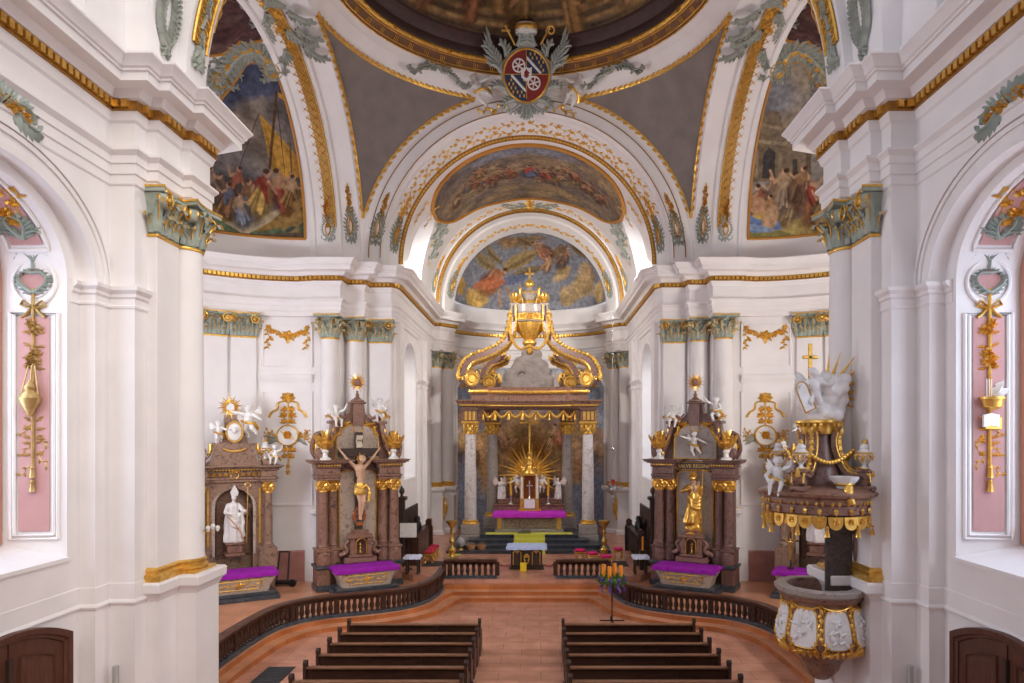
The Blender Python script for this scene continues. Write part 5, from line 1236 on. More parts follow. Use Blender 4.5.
# ================================================================ conch altars
def conch_altar(s):
    rz = -s*radians(30); M = T(s*11.0, 25.75, .3, rz)
    nm = 'mitred bishop' if s < 0 else 'pale saint'
    t = thing('altar_retable', 'brown marble conch altar whose niche holds the white mitred bishop' if s < 0 else 'brown marble conch altar half hidden behind the pulpit', 'altar'); t.matrix_world = M
    m1 = mat('brown_marble', (.22,.125,.085), .35, col2=(.10,.055,.04), col3=(.30,.19,.13), scale=3.2, kind='vein', lo=.3, hi=.7) if 'brown_marble' not in MATS else MATS['brown_marble']
    g = G(); g.box(-1.35, -.66, .0, .6, .8, 4.25); g.box(.66, 1.35, .0, .6, .8, 4.25); g.box(-1.35, 1.35, .45, .6, .8, 4.25); g.cbox(-1.45, 1.45, -.1, .6, 0, .85, .03)
    n = 16; arch_ = [(.66*cos(pi*i/n), 3.25+.66*sin(pi*i/n)) for i in range(n+1)]
    g.loft([[(x, .0, z) for x, z in arch_], [(x, .0, 4.25) for x, z in arch_]], False); g.loft([[(x, .0, z) for x, z in arch_], [(x, .5, z) for x, z in arch_]], False)
    g.loft([[(.6*cos(pi*i/12), .45-.4*sin(pi*i/12)*0+.3*sin(pi*i/12)-.3, z) for i in range(13)] for z in (1.4, 3.3)], False)
    for k in (-1, 1): g.cbox(min(k*.85, k*1.5), max(k*.85, k*1.5), -.32, .5, .85, 1.65, .03)
    obj('back_wall', g, m1, t)
    g = G(); g.loft([[(x*f, yy, z) for x, z in [(-.66, 1.4)]+[(-a, b) for a, b in arch_]+[(.66, 1.4)]] for f, yy in ((1.0, -.04), (1.14, -.06), (1.18, 0))], False) ; obj('niche_arch', g, beigemarble, t)
    for k in (-1, 1):
        g = G(); q = G(); marble_column(g, q, k*1.2, -.12, 1.65, 4.15, .15); c = obj('marble_shaft', g, m1, t); obj('gilt_capital', q, gold, c)
        g = G(); m = lambda u, v, h: Vector((u, -.01-h, v))
        g.cbox(min(k*.86, k*.94), max(k*.86, k*.94), -.05, 0, 1.8, 3.9, .01); obj('gilt_strip', g, gold, t)
    g = G(); z = ent_block(g, -1.38, 1.38, -.1, .6, 4.15, ((.1, 0), (.1, .03), (.24, -.02), (.08, .06), (.05, .15), (.07, .22)))
    for k in (-1, 1): ent_block(g, min(k*.9, k*1.5), max(k*.9, k*1.5), -.34, .5, 4.15, ((.1, 0), (.1, .03), (.24, -.02), (.08, .06), (.05, .15), (.07, .22)))
    rings = []
    for z, a in ((4.79, .95), (4.9, .95), (5.0, .8), (5.3, .7), (5.5, .72), (5.58, .8), (5.64, .8)): rings.append([(-a, -.12, z), (a, -.12, z), (a, .5, z), (-a, .5, z)])
    g.loft(rings, True, True)
    for k in (-1, 1): g.cbox(min(k*.98, k*1.46), max(k*.98, k*1.46), -.34, .3, 4.79, 5.0, .03); g.tube([tuple(p) for p in crom([(k*.8, -.1, 5.6), (k*.86, -.1, 5.2), (k*1.05, -.1, 5.02)], 6)], .06, 8)
    rings = [[(-a+x0, .1, z), (a+x0, .1, z), (a+x0, .4, z), (-a+x0, .4, z)] for z, a, x0 in ((5.64, .5, 0), (6.2, .35, 0), (6.55, .22, -.1), (6.7, .2, -.1))]; g.loft(rings, True, True)
    obj('entablature', g, m1, t)
    g = G(); m = lambda u, v, h: Vector((u, -.14-h, v)); ribbon(g, m, [(-.4, 5.42), (-.2, 5.34), (0, 5.32), (.2, 5.34), (.4, 5.42)], .04, .04, .05); cartouche_relief(g, m, 0, 4.4, .2)
    for i in range(24): g.box(-1.3+2.6*i/24, -1.3+2.6*(i+.6)/24, -.2, -.12, 4.6, 4.65)
    for k in (-1, 1):
        for i in range(4): flower(g, m, k*(.3+.2*i), 4.45, .09, .04)
        scroll(g, lambda u, v, h: Vector((u, -.15-h, v)), k*.82, 5.6, -pi/2, .6, k*2.2, .05, .06, 4, .16)
    obj('gilt_ornament', g, gold, t)
    Mm = M @ T(0.0, -1.25, 0); mt = mensa('altar_table', 2.5, 1.0, 1.0, Mm, 'carved marble altar table before the '+nm+' niche', panel=beigemarble)
    c = obj('altar_cloth', front_cloth(2.56, 1.02, 1.02, .16), purple); c.matrix_world = Mm; tag(c, 'purple cloth over the altar table before the '+nm+' niche', 'cloth')
    return M
MC = {s: conch_altar(s) for s in (-1, 1)}
for s, M in MC.items():
    nm = 'mitred bishop altar' if s < 0 else 'altar half behind the pulpit'
    # sunburst, oval relief with angel and putto
    t = thing('sunburst', 'gilt sunburst with triangle eye on top of the '+nm, 'sunburst'); t.matrix_world = M @ T(-.12, .1, 7.0)
    g = G(); sun_rays(g, 24, .14, .5, .05, 6); obj('rays', g, gold, t); g = G(); g.plate([(-.15, -.1), (.15, -.1), (0, .17)], -.06, -.02); obj('triangle', g, white_st, t)
    t = thing('oval_relief', 'white oval relief medallion in gilt frame above the '+nm+' cornice', 'relief'); t.matrix_world = M @ T(0, -.1, 6.05)
    g = G(); g.ball((0, 0, 0), (.26, .06, .34), 18); head(g, (0, -.06, .06), .12); obj('medallion', g, white_st, t); g = G(); g.tube([(.29*cos(a), -.03, .38*sin(a)) for a in [2*pi*i/28 for i in range(29)]], .035, 7); obj('gilt_frame', g, gold, t)
    put_putto('reach', M @ T(-.55, -.1, 5.62, .2), .85, 'white cherub holding the oval relief of the '+nm, name='cherub')
    a = put_putto('fly', M @ T(.5, .0, 5.85, -.5), 1.25, 'large white winged angel beside the oval relief of the '+nm, name='angel')
    put_urn(M @ T(-1.22, -.1, 5.0), .85, 'gilt urn on the left cornice end of the '+nm); put_urn(M @ T(1.08, -.1, 5.0), .8, 'gilt urn on the right cornice end of the '+nm)
    put_putto('sit', M @ T(1.42, -.15, 4.75, -.3), .8, 'white cherub seated on the right cornice of the '+nm, name='cherub')
    t = thing('bishop_statue' if s < 0 else 'saint_statue', 'white bishop with tall mitre and gilt staff standing in the arched niche' if s < 0 else 'white robed saint under the pulpit canopy, in the niche behind', 'statue'); t.matrix_world = M @ T(0, -.05, 1.4)
    g = G(); g.cbox(-.34, .34, -.3, .25, 0, .12, .02); g.cbox(-.26, .26, -.24, .2, .12, .42, .03); g.cbox(-.32, .32, -.28, .24, .42, .5, .02); obj('pedestal', g, redmarble, t)
    o = robed(1.85, -.06, arms=((.32,-.2,1.15,.16,-.42,1.12),(.34,-.14,1.12,.36,-.36,1.2)), look=(.3,-1,-.1), seed=11+s, hairy=s > 0); o.v = [(x, y, z+.5) for x, y, z in o.v]
    obj('robed_figure', o, white_st, t, sharp=60)
    if s < 0:
        g = G(); g.plate([(-.11, 2.26), (-.14, 2.4), (0, 2.66), (.14, 2.4), (.11, 2.26)], -.12, -.06); g.plate([(-.11, 2.26), (-.14, 2.4), (0, 2.66), (.14, 2.4), (.11, 2.26)], .0, .05); g.lathe([(.11, 2.24), (.12, 2.3)], 16, T(0, -.03, 0)); obj('mitre', g, white_st, t)
        g = G(); g.tube([(.38, -.42, .5), (.42, -.44, 2.6)], .018, 6); g.tube([Vector((.42+.1*cos(a), -.44, 2.66+.1*sin(a))) for a in [pi*1.5-i*.35 for i in range(16)]], .018, 6); obj('staff', g, gold, t)
        g = G(); g.tube([(-.26, -.3, 1.5), (.0, -.3, 1.2), (.2, -.28, .9), (.26, -.22, .6)], .02, 6); obj('gilt_hem', g, gold, t)
    # bare altar step and small items
M = MC[1]
t = thing('altar_crucifix', 'small bronze crucifix standing on the purple cloth behind the pulpit', 'crucifix'); t.matrix_world = M @ T(-.75, -1.2, 1.03)
g = G(); g.lathe([(.12, 0), (.12, .04), (.04, .1), (.03, .2)], 12); g.box(-.03, .03, -.02, .02, .2, 1.35); g.box(-.3, .3, -.02, .02, 1.0, 1.06); obj('cross', g, darkwood, t)
g = G(); cap(g, (0, -.06, .72), (0, -.07, .98), .055, .065); cap(g, (0, -.07, 1.06), (0, -.07, 1.07), .05)
for k in (-1, 1): cap(g, (k*.06, -.06, 1.0), (k*.27, -.04, 1.1), .025); cap(g, (k*.03, -.06, .7), (k*.01, -.07, .35), .04, .025)
obj('figure', melt(g, .012, 1), brass, t)
# ================================================================ high altar under its columned canopy
FZ = .6
for i, (hw, y0, name) in enumerate(((3.9, 32.4, 'altar_step'), (3.45, 33.0, 'altar_step'), (2.95, 33.6, 'altar_step'), (2.45, 34.2, 'altar_step'))):
    g = G(); z = FZ+.165*i; g.cbox(-hw, hw, y0, 39.0, z, z+.13, .02); g.cbox(-hw-.03, hw+.03, y0-.03, 39.0, z+.12, z+.165, .015)
    tag(obj('altar_step', g, blackmarble), 'black marble altar step, '+('lowest', 'second', 'third', 'topmost')[i]+' of four', 'step', 'black altar steps')
TOPZ = FZ+.66
g = G(); g.cbox(-.75, .95, 32.36, 34.2, TOPZ-.0, TOPZ+.004, .001)
# runner laid over the steps
prof = []
for i, y0 in enumerate((32.37, 32.97, 33.57, 34.17)):
    prof += [(y0-.012, FZ+.165*i+.005), (y0-.012, FZ+.165*(i+1)+.012)]
prof += [(34.6, TOPZ+.012)]
g = G(); g.loft([[(x, y, z) for x in (-.75, .80)] for y, z in prof], False); g.loft([[(x, y+.008, z-.008) for x in (-.75, .80)] for y, z in prof], False)
tag(obj('carpet_runner', g, yellowcloth, smooth=False), 'yellow-green carpet runner going up the black altar steps', 'carpet')
g = G(); g.cbox(-2.2, 2.2, 34.25, 34.95, TOPZ, TOPZ+.014, .005); tag(obj('carpet', g, yellowcloth, smooth=False), 'wide yellow-green carpet on the top step before the high altar', 'carpet')
for k, w in ((-1, 'left'), (1, 'right')):
    g = G(); g.cbox(min(k*3.2, k*3.85), max(k*3.2, k*3.85), 32.0, 32.5, FZ+.0, FZ+.012, .004); tag(obj('mat', g, yellowcloth, smooth=False), 'small yellow-green mat at the '+w+' end of the lowest altar step', 'mat')

t = thing('altar_canopy', 'columned marble altar canopy carrying gilded volutes and a huge urn', 'canopy', (0, 0, 0))
BC = 36.3
cols = [(-3.0, 34.9), (3.0, 34.9), (-2.02, 36.9), (2.02, 36.9)]
for i, (x, y) in enumerate(cols):
    z0 = FZ+.495 if i < 2 else FZ+.66
    g = G(); g.cbox(x-.52, x+.52, y-.5, y+.5, z0-.3, z0+.12, .03); g.cbox(x-.46, x+.46, y-.44, y+.44, z0+.12, z0+.62, .03); obj('pedestal', g, greymarble, t)
    g = G(); b = z0+.62
    g.lathe([(.42, 0), (.44, .05), (.42, .1), (.36, .13), (.38, .18), (.33, .22)], 24, T(x, y, b)); obj('gilt_base', g, gold, t)
    g = G(); g.lathe([(.31, b+.2), (.305, b+1.8), (.26, 6.32)], 28, T(x, y, 0)); c = obj('marble_shaft', g, palemarble if i < 2 else greymarble, t)
    g = G(); g.lathe([(.26, 6.28), (.3, 6.32), (.27, 6.36), (.27, 6.6), (.36, 6.82), (.4, 6.84)], 20, T(x, y, 0)); g.cbox(x-.43, x+.43, y-.43, y+.43, 6.83, 6.95, .02)
    for row in (0, 1):
        for k in range(8):
            a = 2*pi*(k+.5*row)/8; m = lambda u, v, h, a=a: Vector((x+(.28+h+v*.25)*cos(a+u/.3), y+(.28+h+v*.25)*sin(a+u/.3), 6.36+.14*row+v)); leaf(g, m, 0, 0, pi/2, .3, .2, .07)
    for k in range(4):
        a = pi/4+pi/2*k; volute(g, (x+.42*cos(a), y+.42*sin(a), 6.72), (cos(a), sin(a)), .11, .05, 1.2)
    obj('gilt_capital', g, gold, c)
    g = G(); g.cbox(x-.36, x+.36, y-.36, y+.36, 6.95, 7.62, .03); g.cbox(x-.42, x+.42, y-.42, y+.42, 7.5, 7.68, .02); bl = obj('entablature_block', g, redmarble, t)
    g = G()
    for u in (-.2, 0, .2): g.cbox(x+u-.06, x+u+.06, y-.4, y-.35, 7.0, 7.45, .01)
    obj('gilt_flute', g, gold, bl)
# curved cornice between them
def plan(o, n=24):
    pts = [(-3.0-.45-o, 35.4+.2), (-3.0-.45-o, 34.9-.45-o), (-2.5+o*.3, 34.9-.45-o)]
    pts += [(2.5*sin(a)*1.0, 36.2-o-1.35*cos(a)*.0-.55+.35*(1-cos(a))) for a in [-pi/2.2+pi/1.1*i/n for i in range(n+1)]]
    return pts+[(2.5-o*.3, 34.9-.45-o), (3.45+o, 34.9-.45-o), (3.45+o, 35.4+.2)]
def bplan(o): return [(-3.45-o, 34.45-o), (-2.4+o, 34.45-o), (-2.2+o*.5, 34.75-o), (-1.2, 35.05-o), (0, 35.15-o), (1.2, 35.05-o), (2.2-o*.5, 34.75-o), (2.4-o, 34.45-o), (3.45+o, 34.45-o), (3.5+o, 35.4), (2.6+o, 37.3+o), (-2.6-o, 37.3+o), (-3.5-o, 35.4)]
g = G(); rings = [[(x, y, z) for x, y in bplan(o)] for z, o in ((7.62, -.05), (7.68, 0), (7.72, .05), (7.78, .06), (7.82, .16), (7.92, .2), (7.97, .26), (8.02, .26))]; g.loft(rings, True, True)
g.loft([[(x*.86, BC+(y-BC)*.86, z) for x, y in bplan(0)] for z in (8.0, 8.62)]+[[(x*.9, BC+(y-BC)*.9, 8.72) for x, y in bplan(0)]], True, True)
cn = obj('cornice', g, redmarble, t)
g = G(); g.sweep([(.0, 7.72), (.1, 7.73), (.1, 7.79), (.0, 7.80)], bplan(.05)[:9], side=1, caps=False)
ip = [(x*.89, BC+(y-BC)*.89) for x, y in bplan(0)][:9]
g.sweep([(-.02, 8.36), (.04, 8.37), (.07, 8.45), (.04, 8.53), (-.02, 8.55)], ip, side=1, caps=False)
for i in range(len(ip)-1):
    a, b = Vector(ip[i]), Vector(ip[i+1]); n = max(1, int((b-a).length/.16))
    for k in range(n): p = a.lerp(b, (k+.5)/n); g.ball((p.x, p.y-.07, 8.45), .05, 6)
obj('gilt_moulding', g, gold, cn)
# swags with tassels
g = G()
def swag(a, b, sag, z, y):
    pts = [(a+(b-a)*i/14, y-.06*sin(pi*i/14), z-sag*sin(pi*i/14)) for i in range(15)]
    g.tube(pts, [.03+.05*sin(pi*i/14) for i in range(15)], 7)
    for i in range(1, 14): g.ball((pts[i][0], pts[i][1]-.03, pts[i][2]), .05+.03*sin(pi*i/14), 6)
def tassel(x, y, z): g.lathe([(.02, z), (.06, z-.06), (.04, z-.12), (.07, z-.18), (.09, z-.42), (0, z-.42)], 8, T(x, y, 0))
xs = [-2.35, -1.75, -1.05, 0-.35, .35, 1.05, 1.75, 2.35]
for a, b in zip(xs[:-1], xs[1:]):
    yy = 34.8+.3*(1-abs((a+b)/2)/2.4); swag(a, b, .34, 7.5, yy)
    tassel(b if b < 2 else b, yy, 7.45)
tassel(-2.35, 34.85, 7.45)
obj('gilt_swag', g, gold, t)
# the four volute arms
for i, (x, y) in enumerate(cols):
    d = Vector((x, y-BC)); R = d.length; d /= R; k = 1 if i < 2 else .98
    P = [(R+.0, 8.78), (R-.22, 8.95), (R-.15, 9.22), (R+.1, 9.28), (R+.3, 9.0), (R+.3, 8.85)]
    arm = [(R-.05, 9.05), (R-.1, 9.2), (R+.12, 9.3), (R+.34, 9.1), (R+.34, 9.55), (R+.02, 10.02), (R-.65, 10.32), (max(1.75, R-1.35), 10.64), (1.38, 11.08), (1.08, 11.65), (.93, 12.3), (.88, 13.0)]
    pass
    c = crom(arm, 7); to = lambda r_, z_: Vector((d.x*r_, BC+d.y*r_, z_))
    n = len(c); tv = Vector((-d.y, d.x, 0))
    g = G(); rings = []
    for j, p in enumerate(c):
        a = c[max(j-1, 0)]; b = c[min(j+1, n-1)]; tx, tz = b[0]-a[0], b[1]-a[1]; l = sqrt(tx*tx+tz*tz)+1e-9; nx, nz = -tz/l, tx/l
        w = .20+.12*(1-j/n); h = .15+.10*(1-j/n); q = to(p[0], p[1]); N = Vector((d.x*nx, d.y*nx, nz))
        rings.append([q-tv*w-N*h, q+tv*w-N*h, q+tv*w+N*h, q-tv*w+N*h])
    g.loft(rings, True, True); g.lathe([(.42, -.34), (.42, .34)], 20, Matrix.Translation(to(R+.06, 9.08)) @ Matrix(((d.x, tv.x*0, tv.x, 0), (d.y, 0, tv.y, 0), (0, 1, 0, 0), (0, 0, 0, 1))))
    mcol = redmarble; arm_o = obj('volute_arm', g, redmarble2, t, sharp=25)
    g = G()
    disc = Matrix.Translation(to(R+.06, 9.08)) @ Matrix(((d.x, 0, tv.x, 0), (d.y, 0, tv.y, 0), (0, 1, 0, 0), (0, 0, 0, 1)))
    for sg in (-1, 1): g.lathe([(.0, sg*.42), (.16, sg*.42), (.2, sg*.36), (.3, sg*.4), (.38, sg*.36), (.38, sg*.32)], 18, disc)
    m = None
    for j in range(4, n-4, 2):
        p = c[j]; a = c[j-1]; b = c[j+1]; tx, tz = b[0]-a[0], b[1]-a[1]; l = sqrt(tx*tx+tz*tz); tx /= l; tz /= l; N = Vector((d.x*-tz, d.y*-tz, tx)); Tn = Vector((d.x*tx, d.y*tx, tz)); q = to(p[0], p[1]); h = .15+.10*(1-j/n); w = .20+.12*(1-j/n)
        for up in ((1, -1) if j > 12 else (1,)):
            mm = lambda u, v, hh: q+Tn*u+tv*v+N*up*(h+hh); leaf(g, mm, 0, 0, 0, .42, .36, .14)
        for sg in (-1, 1):
            mm = lambda u, v, hh: q+Tn*u+N*v+tv*sg*(w+hh); leaf(g, mm, 0, h*.5, .15, .32, .16, .04)
            mm = lambda u, v, hh: q+Tn*u-N*(v+h)+tv*sg*(w*.8+hh); leaf(g, mm, 0, 0, .9, .22, .14, .03) if j % 4 == 0 else None
    obj('gilt_leaf', g, gold, arm_o)
    # tall finial blocks framing the urn
    g = G(); q = to(.86, 0); g.cbox(q.x-.2, q.x+.2, q.y-.2, q.y+.2, 12.2, 13.1, .03); g.cbox(q.x-.25, q.x+.25, q.y-.25, q.y+.25, 13.05, 13.17, .02); fb = obj('finial_block', g, greymarble, t)
    g = G(); g.lathe([(.1, 0), (.16, .06), (.08, .14), (.17, .3), (.1, .42), (.05, .5), (.09, .57), (0, .68)], 12, T(q.x, q.y, 13.17))
    for kk in range(6):
        a = 2*pi*kk/6; mm = lambda u, v, h, a=a: Vector((q.x+(.12+h+v*.4)*cos(a+u*5), q.y+(.12+h+v*.4)*sin(a+u*5), 13.4+v)); leaf(g, mm, 0, 0, pi/2, .3, .2, .06)
    for sg in (-.17, .17): g.tube([q+tv*sg+Vector((0, 0, z))+Vector((0, -.22, 0)) for z in (12.2, 13.05)], .03, 6)
    obj('gilt_finial', g, gold, fb)
# the great urn
g = G(); g.lathe([(.0, 10.9), (.2, 10.92), (.34, 11.06), (.34, 11.18), (.2, 11.28)], 24, T(0, BC, 0)); g.lathe([(.82, 12.15), (.95, 12.2), (.9, 12.5), (.86, 12.62), (.92, 12.7), (.92, 13.08), (.8, 13.12), (.2, 13.2), (.3, 13.5), (.38, 13.7), (.42, 13.74), (.4, 13.86), (.2, 13.95), (.12, 14.1)], 32, T(0, BC, 0)); ur = obj('urn', g, greymarble, t)
g = G(); S = 64; g.lathe([(.22, 11.24), (.3, 11.34), (.62, 11.75), (.80, 12.1), (.82, 12.18)], S, T(0, BC, 0), wob=lambda a, z: .05*cos(16*a)); obj('gilt_fluted_bowl', g, gold, ur)
g = G(); g.lathe([(.93, 12.22), (.99, 12.26), (.95, 12.45), (.92, 12.6), (.86, 12.62)], 32, T(0, BC, 0))
for k in range(16):
    a = 2*pi*k/16; mm = lambda u, v, h, a=a: Vector(((.95+h)*cos(a+u), BC+(.95+h)*sin(a+u), 12.42+v)); flower(g, mm, 0, 0, .17, .08, 6, k)
g.lathe([(.3, 11.0), (.38, 11.1), (.36, 11.2), (.28, 11.24)], 20, T(0, BC, 0)); g.lathe([(0, 10.5), (.14, 10.56), (.2, 10.72), (.12, 10.86), (.2, 10.92)], 14, T(0, BC, 0)); obj('gilt_band', g, gold, ur)
g = G(); 
for k in (-1, 1): g.tube([tuple(p) for p in crom([(k*.75, BC-.55, 13.1), (k*.55, BC-.4, 13.3), (k*.45, BC-.3, 13.5), (k*.34, BC-.25, 13.2)], 6)], .06, 8)
g.lathe([(.3, 13.22), (.33, 13.3), (.2, 13.55), (.28, 13.7), (.44, 13.76), (.42, 13.84)], 20, T(0, BC, 0)); g.ball((0, BC, 14.28), .24, 16); g.lathe([(.26, 14.26), (.27, 14.28), (.26, 14.30)], 16, T(0, BC, 0)); g.box(-.045, .045, BC-.04, BC+.04, 14.45, 15.15); g.box(-.24, .24, BC-.04, BC+.04, 14.78, 14.87); 
for k in (-1, 1): g.lathe([(.08, 13.2), (.1, 13.5), (.06, 13.9), (.1, 14.0), (.05, 14.1), (0, 14.2)], 10, T(k*.5, BC-.1, 0))
obj('gilt_ball_and_cross', g, gold, ur)
g = G()
for a, b in ((-.95, -.05), (.05, .95)):
    pts = [tuple(p) for p in crom([(a if a < 0 else b, BC-.75, 12.3), ((a if a < 0 else b)*1.03, BC-.85, 11.5), ((a if a < 0 else b)*.78, BC-.9, 10.95), ((a if a < 0 else b)*.45, BC-.9, 10.72), (0, BC-.85, 10.9)], 7)]
    g.tube(pts, .05, 7)
    for p in pts[::1]: g.ball(p, .075, 6)
obj('gilt_garland', g, gold, ur)
# cloud relief above the wall painting
g = G(); r = random.Random(9)
for i in range(90):
    u = r.uniform(-1, 1); z = r.uniform(8.8, 11.6); w = 1.9*max(.12, 1-((z-8.8)/3.0)**1.4); x = u*w; y = 40.4+3.2*sqrt(max(0, 1-(x/4.95)**2)); g.ball((x, y-.12, z), (r.uniform(.3, .5), .3, r.uniform(.22, .36)), 12)
cl = tag(obj('cloud_relief', melt(g, .06, 3), mat('grey_cloud', (.44,.38,.35), .8, col2=(.36,.31,.285), scale=3)), 'grey modelled cloud rising over the top of the apse painting', 'relief')
# altar block, cloth, reredos, tabernacle
AY = 35.5
t = thing('altar_table', 'broad grey marble high altar with gilded edges under the purple cloth', 'altar', (0, AY, TOPZ))
g = G(); g.cbox(-1.75, 1.75, -.5, .6, 0, .16, .02); g.cbox(-1.68, 1.68, -.45, .6, .16, .9, .02); g.cbox(-1.85, 1.85, -.55, .6, .92, 1.0, .02)
for k in (-1, 1): g.cbox(min(k*1.38, k*1.68), max(k*1.38, k*1.68), -.5, .5, .1, .9, .02)
obj('body', g, greymarble, t)
g = G(); g.box(-1.3, 1.3, -.47, -.44, .22, .82); obj('front_panel', g, mat('brown_brocade', (.30,.215,.14), .8, col2=(.16,.11,.075), scale=9), t)
g = G(); g.cbox(-1.8, 1.8, -.52, .5, .87, .93, .01)
for k in (-1, 1): g.cbox(min(k*1.42, k*1.62), max(k*1.42, k*1.62), -.53, -.49, .16, .86, .01)
obj('gilt_edge', g, gold, t)
c = tag(obj('altar_cloth', front_cloth(3.72, 1.1, 1.02, .24), mat('bright_purple', (.62,.03,.62), .7, col2=(.5,.02,.52), scale=8)), 'bright purple cloth over the high altar', 'cloth'); c.location = (0, AY, TOPZ)
g = G(); g.cbox(-2.0, -.55, .3, .8, 0, .42, .03); g.cbox(-1.95, -.55, .35, .8, .42, .9, .03)
t = thing('reredos', 'grey marble stepped shelf behind the high altar carrying angels and candles', 'reredos', (0, AY+.55, TOPZ+.98))
for k in (-1, 1):
    g = G(); g.cbox(min(k*.5, k*1.85), max(k*.5, k*1.85), 0, .7, -.3, .28, .03); g.cbox(min(k*.5, k*1.9), max(k*.5, k*1.9), -.05, .75, .28, .36, .02); g.cbox(min(k*.5, k*1.7), max(k*.5, k*1.7), .2, .75, .36, .62, .03); obj('shelf', g, redmarble, t)
t = thing('tabernacle', 'gilt and white tabernacle with a crucifix niche above the high altar', 'tabernacle', (0, AY+.25, TOPZ+1.0))
g = G(); g.cbox(-.6, .6, -.1, .8, 0, .1, .02)
for k in (-1, 1): g.cbox(min(k*.3, k*.5), max(k*.3, k*.5), 0, .8, .1, 1.85, .02)
g.box(-.3, .3, .4, .8, .1, 1.85); g.cbox(-.62, .62, -.08, .8, 1.85, 1.98, .02)
g.lathe([(.45, 1.98), (.42, 2.06), (.22, 2.22), (.14, 2.4), (.18, 2.46), (.1, 2.52)], 20, T(0, .3, 0)); obj('gilt_housing', g, gold, t)
g = G(); g.cbox(-.28, .28, -.02, .1, .14, .62, .02); obj('white_door', g, white_st, t)
for k in (-1, 1): g = G(); g.lathe([(.06, .68), (.06, 1.8)], 12, T(k*.4, -.05, 0)); obj('white_colonnette', g, white_st, t)
g = G(); g.box(-.29, .29, .36, .4, .66, 1.85); obj('niche_lining', g, ow, t)
g = G(); g.box(-.03, .03, .1, .14, .8, 1.6); g.box(-.17, .17, .1, .14, 1.3, 1.36); g.lathe([(.12, .66), (.05, .75), (.03, .82)], 10, T(0, .12, 0)); obj('small_cross', g, silver, t)
t = thing('sunburst', 'great gilt sunburst rising behind the tabernacle of the high altar', 'sunburst', (0, AY+1.35, 4.1))
g = G(); sun_rays(g, 26, .3, 1.85, .115, 4, a0=-.6, a1=pi+.6, th=.14, alt=.72); obj('long_rays', g, mat('ray_gold', (.90,.58,.14), .4, .35, col2=(.80,.46,.08), scale=6), t)
g = G(); sun_rays(g, 30, 1.0, 2.6, .055, 8, a0=.75, a1=pi-.75, th=.05, alt=.88); g.v = [(x, y+.1, z) for x, y, z in g.v]; obj('thin_rays', g, dgold, t)
g = G(); r = random.Random(3)
for i in range(30): a = r.uniform(-.3, pi+.3); q = r.uniform(.25, .6); g.ball((q*cos(a), -.1, q*sin(a)), r.uniform(.08, .15), 10)
obj('gilt_cloud', melt(g, .04, 2), gold, t)
t = thing('altar_cross', 'tall slim gilt cross standing on top of the tabernacle', 'cross', (0, AY+.5, TOPZ+3.5))
g = G(); g.lathe([(.18, -.05), (.14, .1), (.17, .22), (.08, .36), (.11, .5), (.04, .62), (.035, 1.5)], 14); obj('foot', g, gold, t)
g = G(); g.box(-.05, .05, -.03, .03, 1.4, 2.9); g.box(-.42, .42, -.03, .03, 2.1, 2.2)
for p in ((0, 2.93), (-.45, 2.15), (.45, 2.15)): g.ball((p[0], 0, p[1]), .08, 8)
obj('arms', g, gold, t)
for k, w in ((-1, 'left'), (1, 'right')):
    M = T(k*1.5, AY+.85, TOPZ+1.58, -k*.5); 
    o = tag(obj('angel', robed(1.15, .05*k, arms=((.3,-.22,1.2,.1,-.42,1.35),(.3,-.22,1.2,.1,-.42,1.35)), look=(-k*.6,-1,0), seed=20+k), white_st, sharp=60), 'white kneeling angel with raised wings on the '+w+' side of the high altar', 'statue'); o.matrix_world = M
    g = G()
    for q in (-1, 1):
        m = lambda u, v, hh, q=q: Vector((q*(.06+u*.8), .12+u*.3-hh, .85+v))
        for i in range(6): leaf(g, m, 0, .03*i-.1, 1.0-.3*i, .62-.05*i, .14, .03)
    obj('wings', g, mat('pink_white', (.70,.56,.53), .6) if 'pink_white' not in MATS else MATS['pink_white'], o)
    t = thing('candlestick', 'yellow altar candle on a silver stick, '+w+' of the tabernacle', 'candle', (k*.98, AY+.62, TOPZ+1.34))
    g = G(); g.lathe([(.15, 0), (.14, .03), (.05, .1), (.03, .2), (.05, .26), (.03, .34), (.08, .45), (.08, .47)], 14); obj('stick', g, silver, t)
    g = G(); g.lathe([(.065, .46), (.065, 1.35), (.02, 1.37)], 14); obj('candle', g, ycandle, t)
    g = G(); M = T(k*.62, AY+.5, TOPZ+1.95, k*.3); put_putto('reach' if k < 0 else 'wave', M, .95, 'white cherub at the '+w+' shoulder of the tabernacle', name='cherub')
g = G(); g.cbox(-.55, .1, 0, .4, 0, .05, .01); g.loft([[(-.4, .05, .04), (.15, .05, .04), (.15, .4, .04), (-.4, .4, .04)], [(-.3, .12, .16), (.1, .12, .16), (.1, .35, .16), (-.3, .35, .16)]], True, True)
c = tag(obj('kneeling_cushion', g, mat('olive_cushion', (.10,.10,.05), .8)), 'dark olive kneeling cushion on the carpet before the high altar', 'cushion'); c.location = (-.05, 34.45, TOPZ+.016)

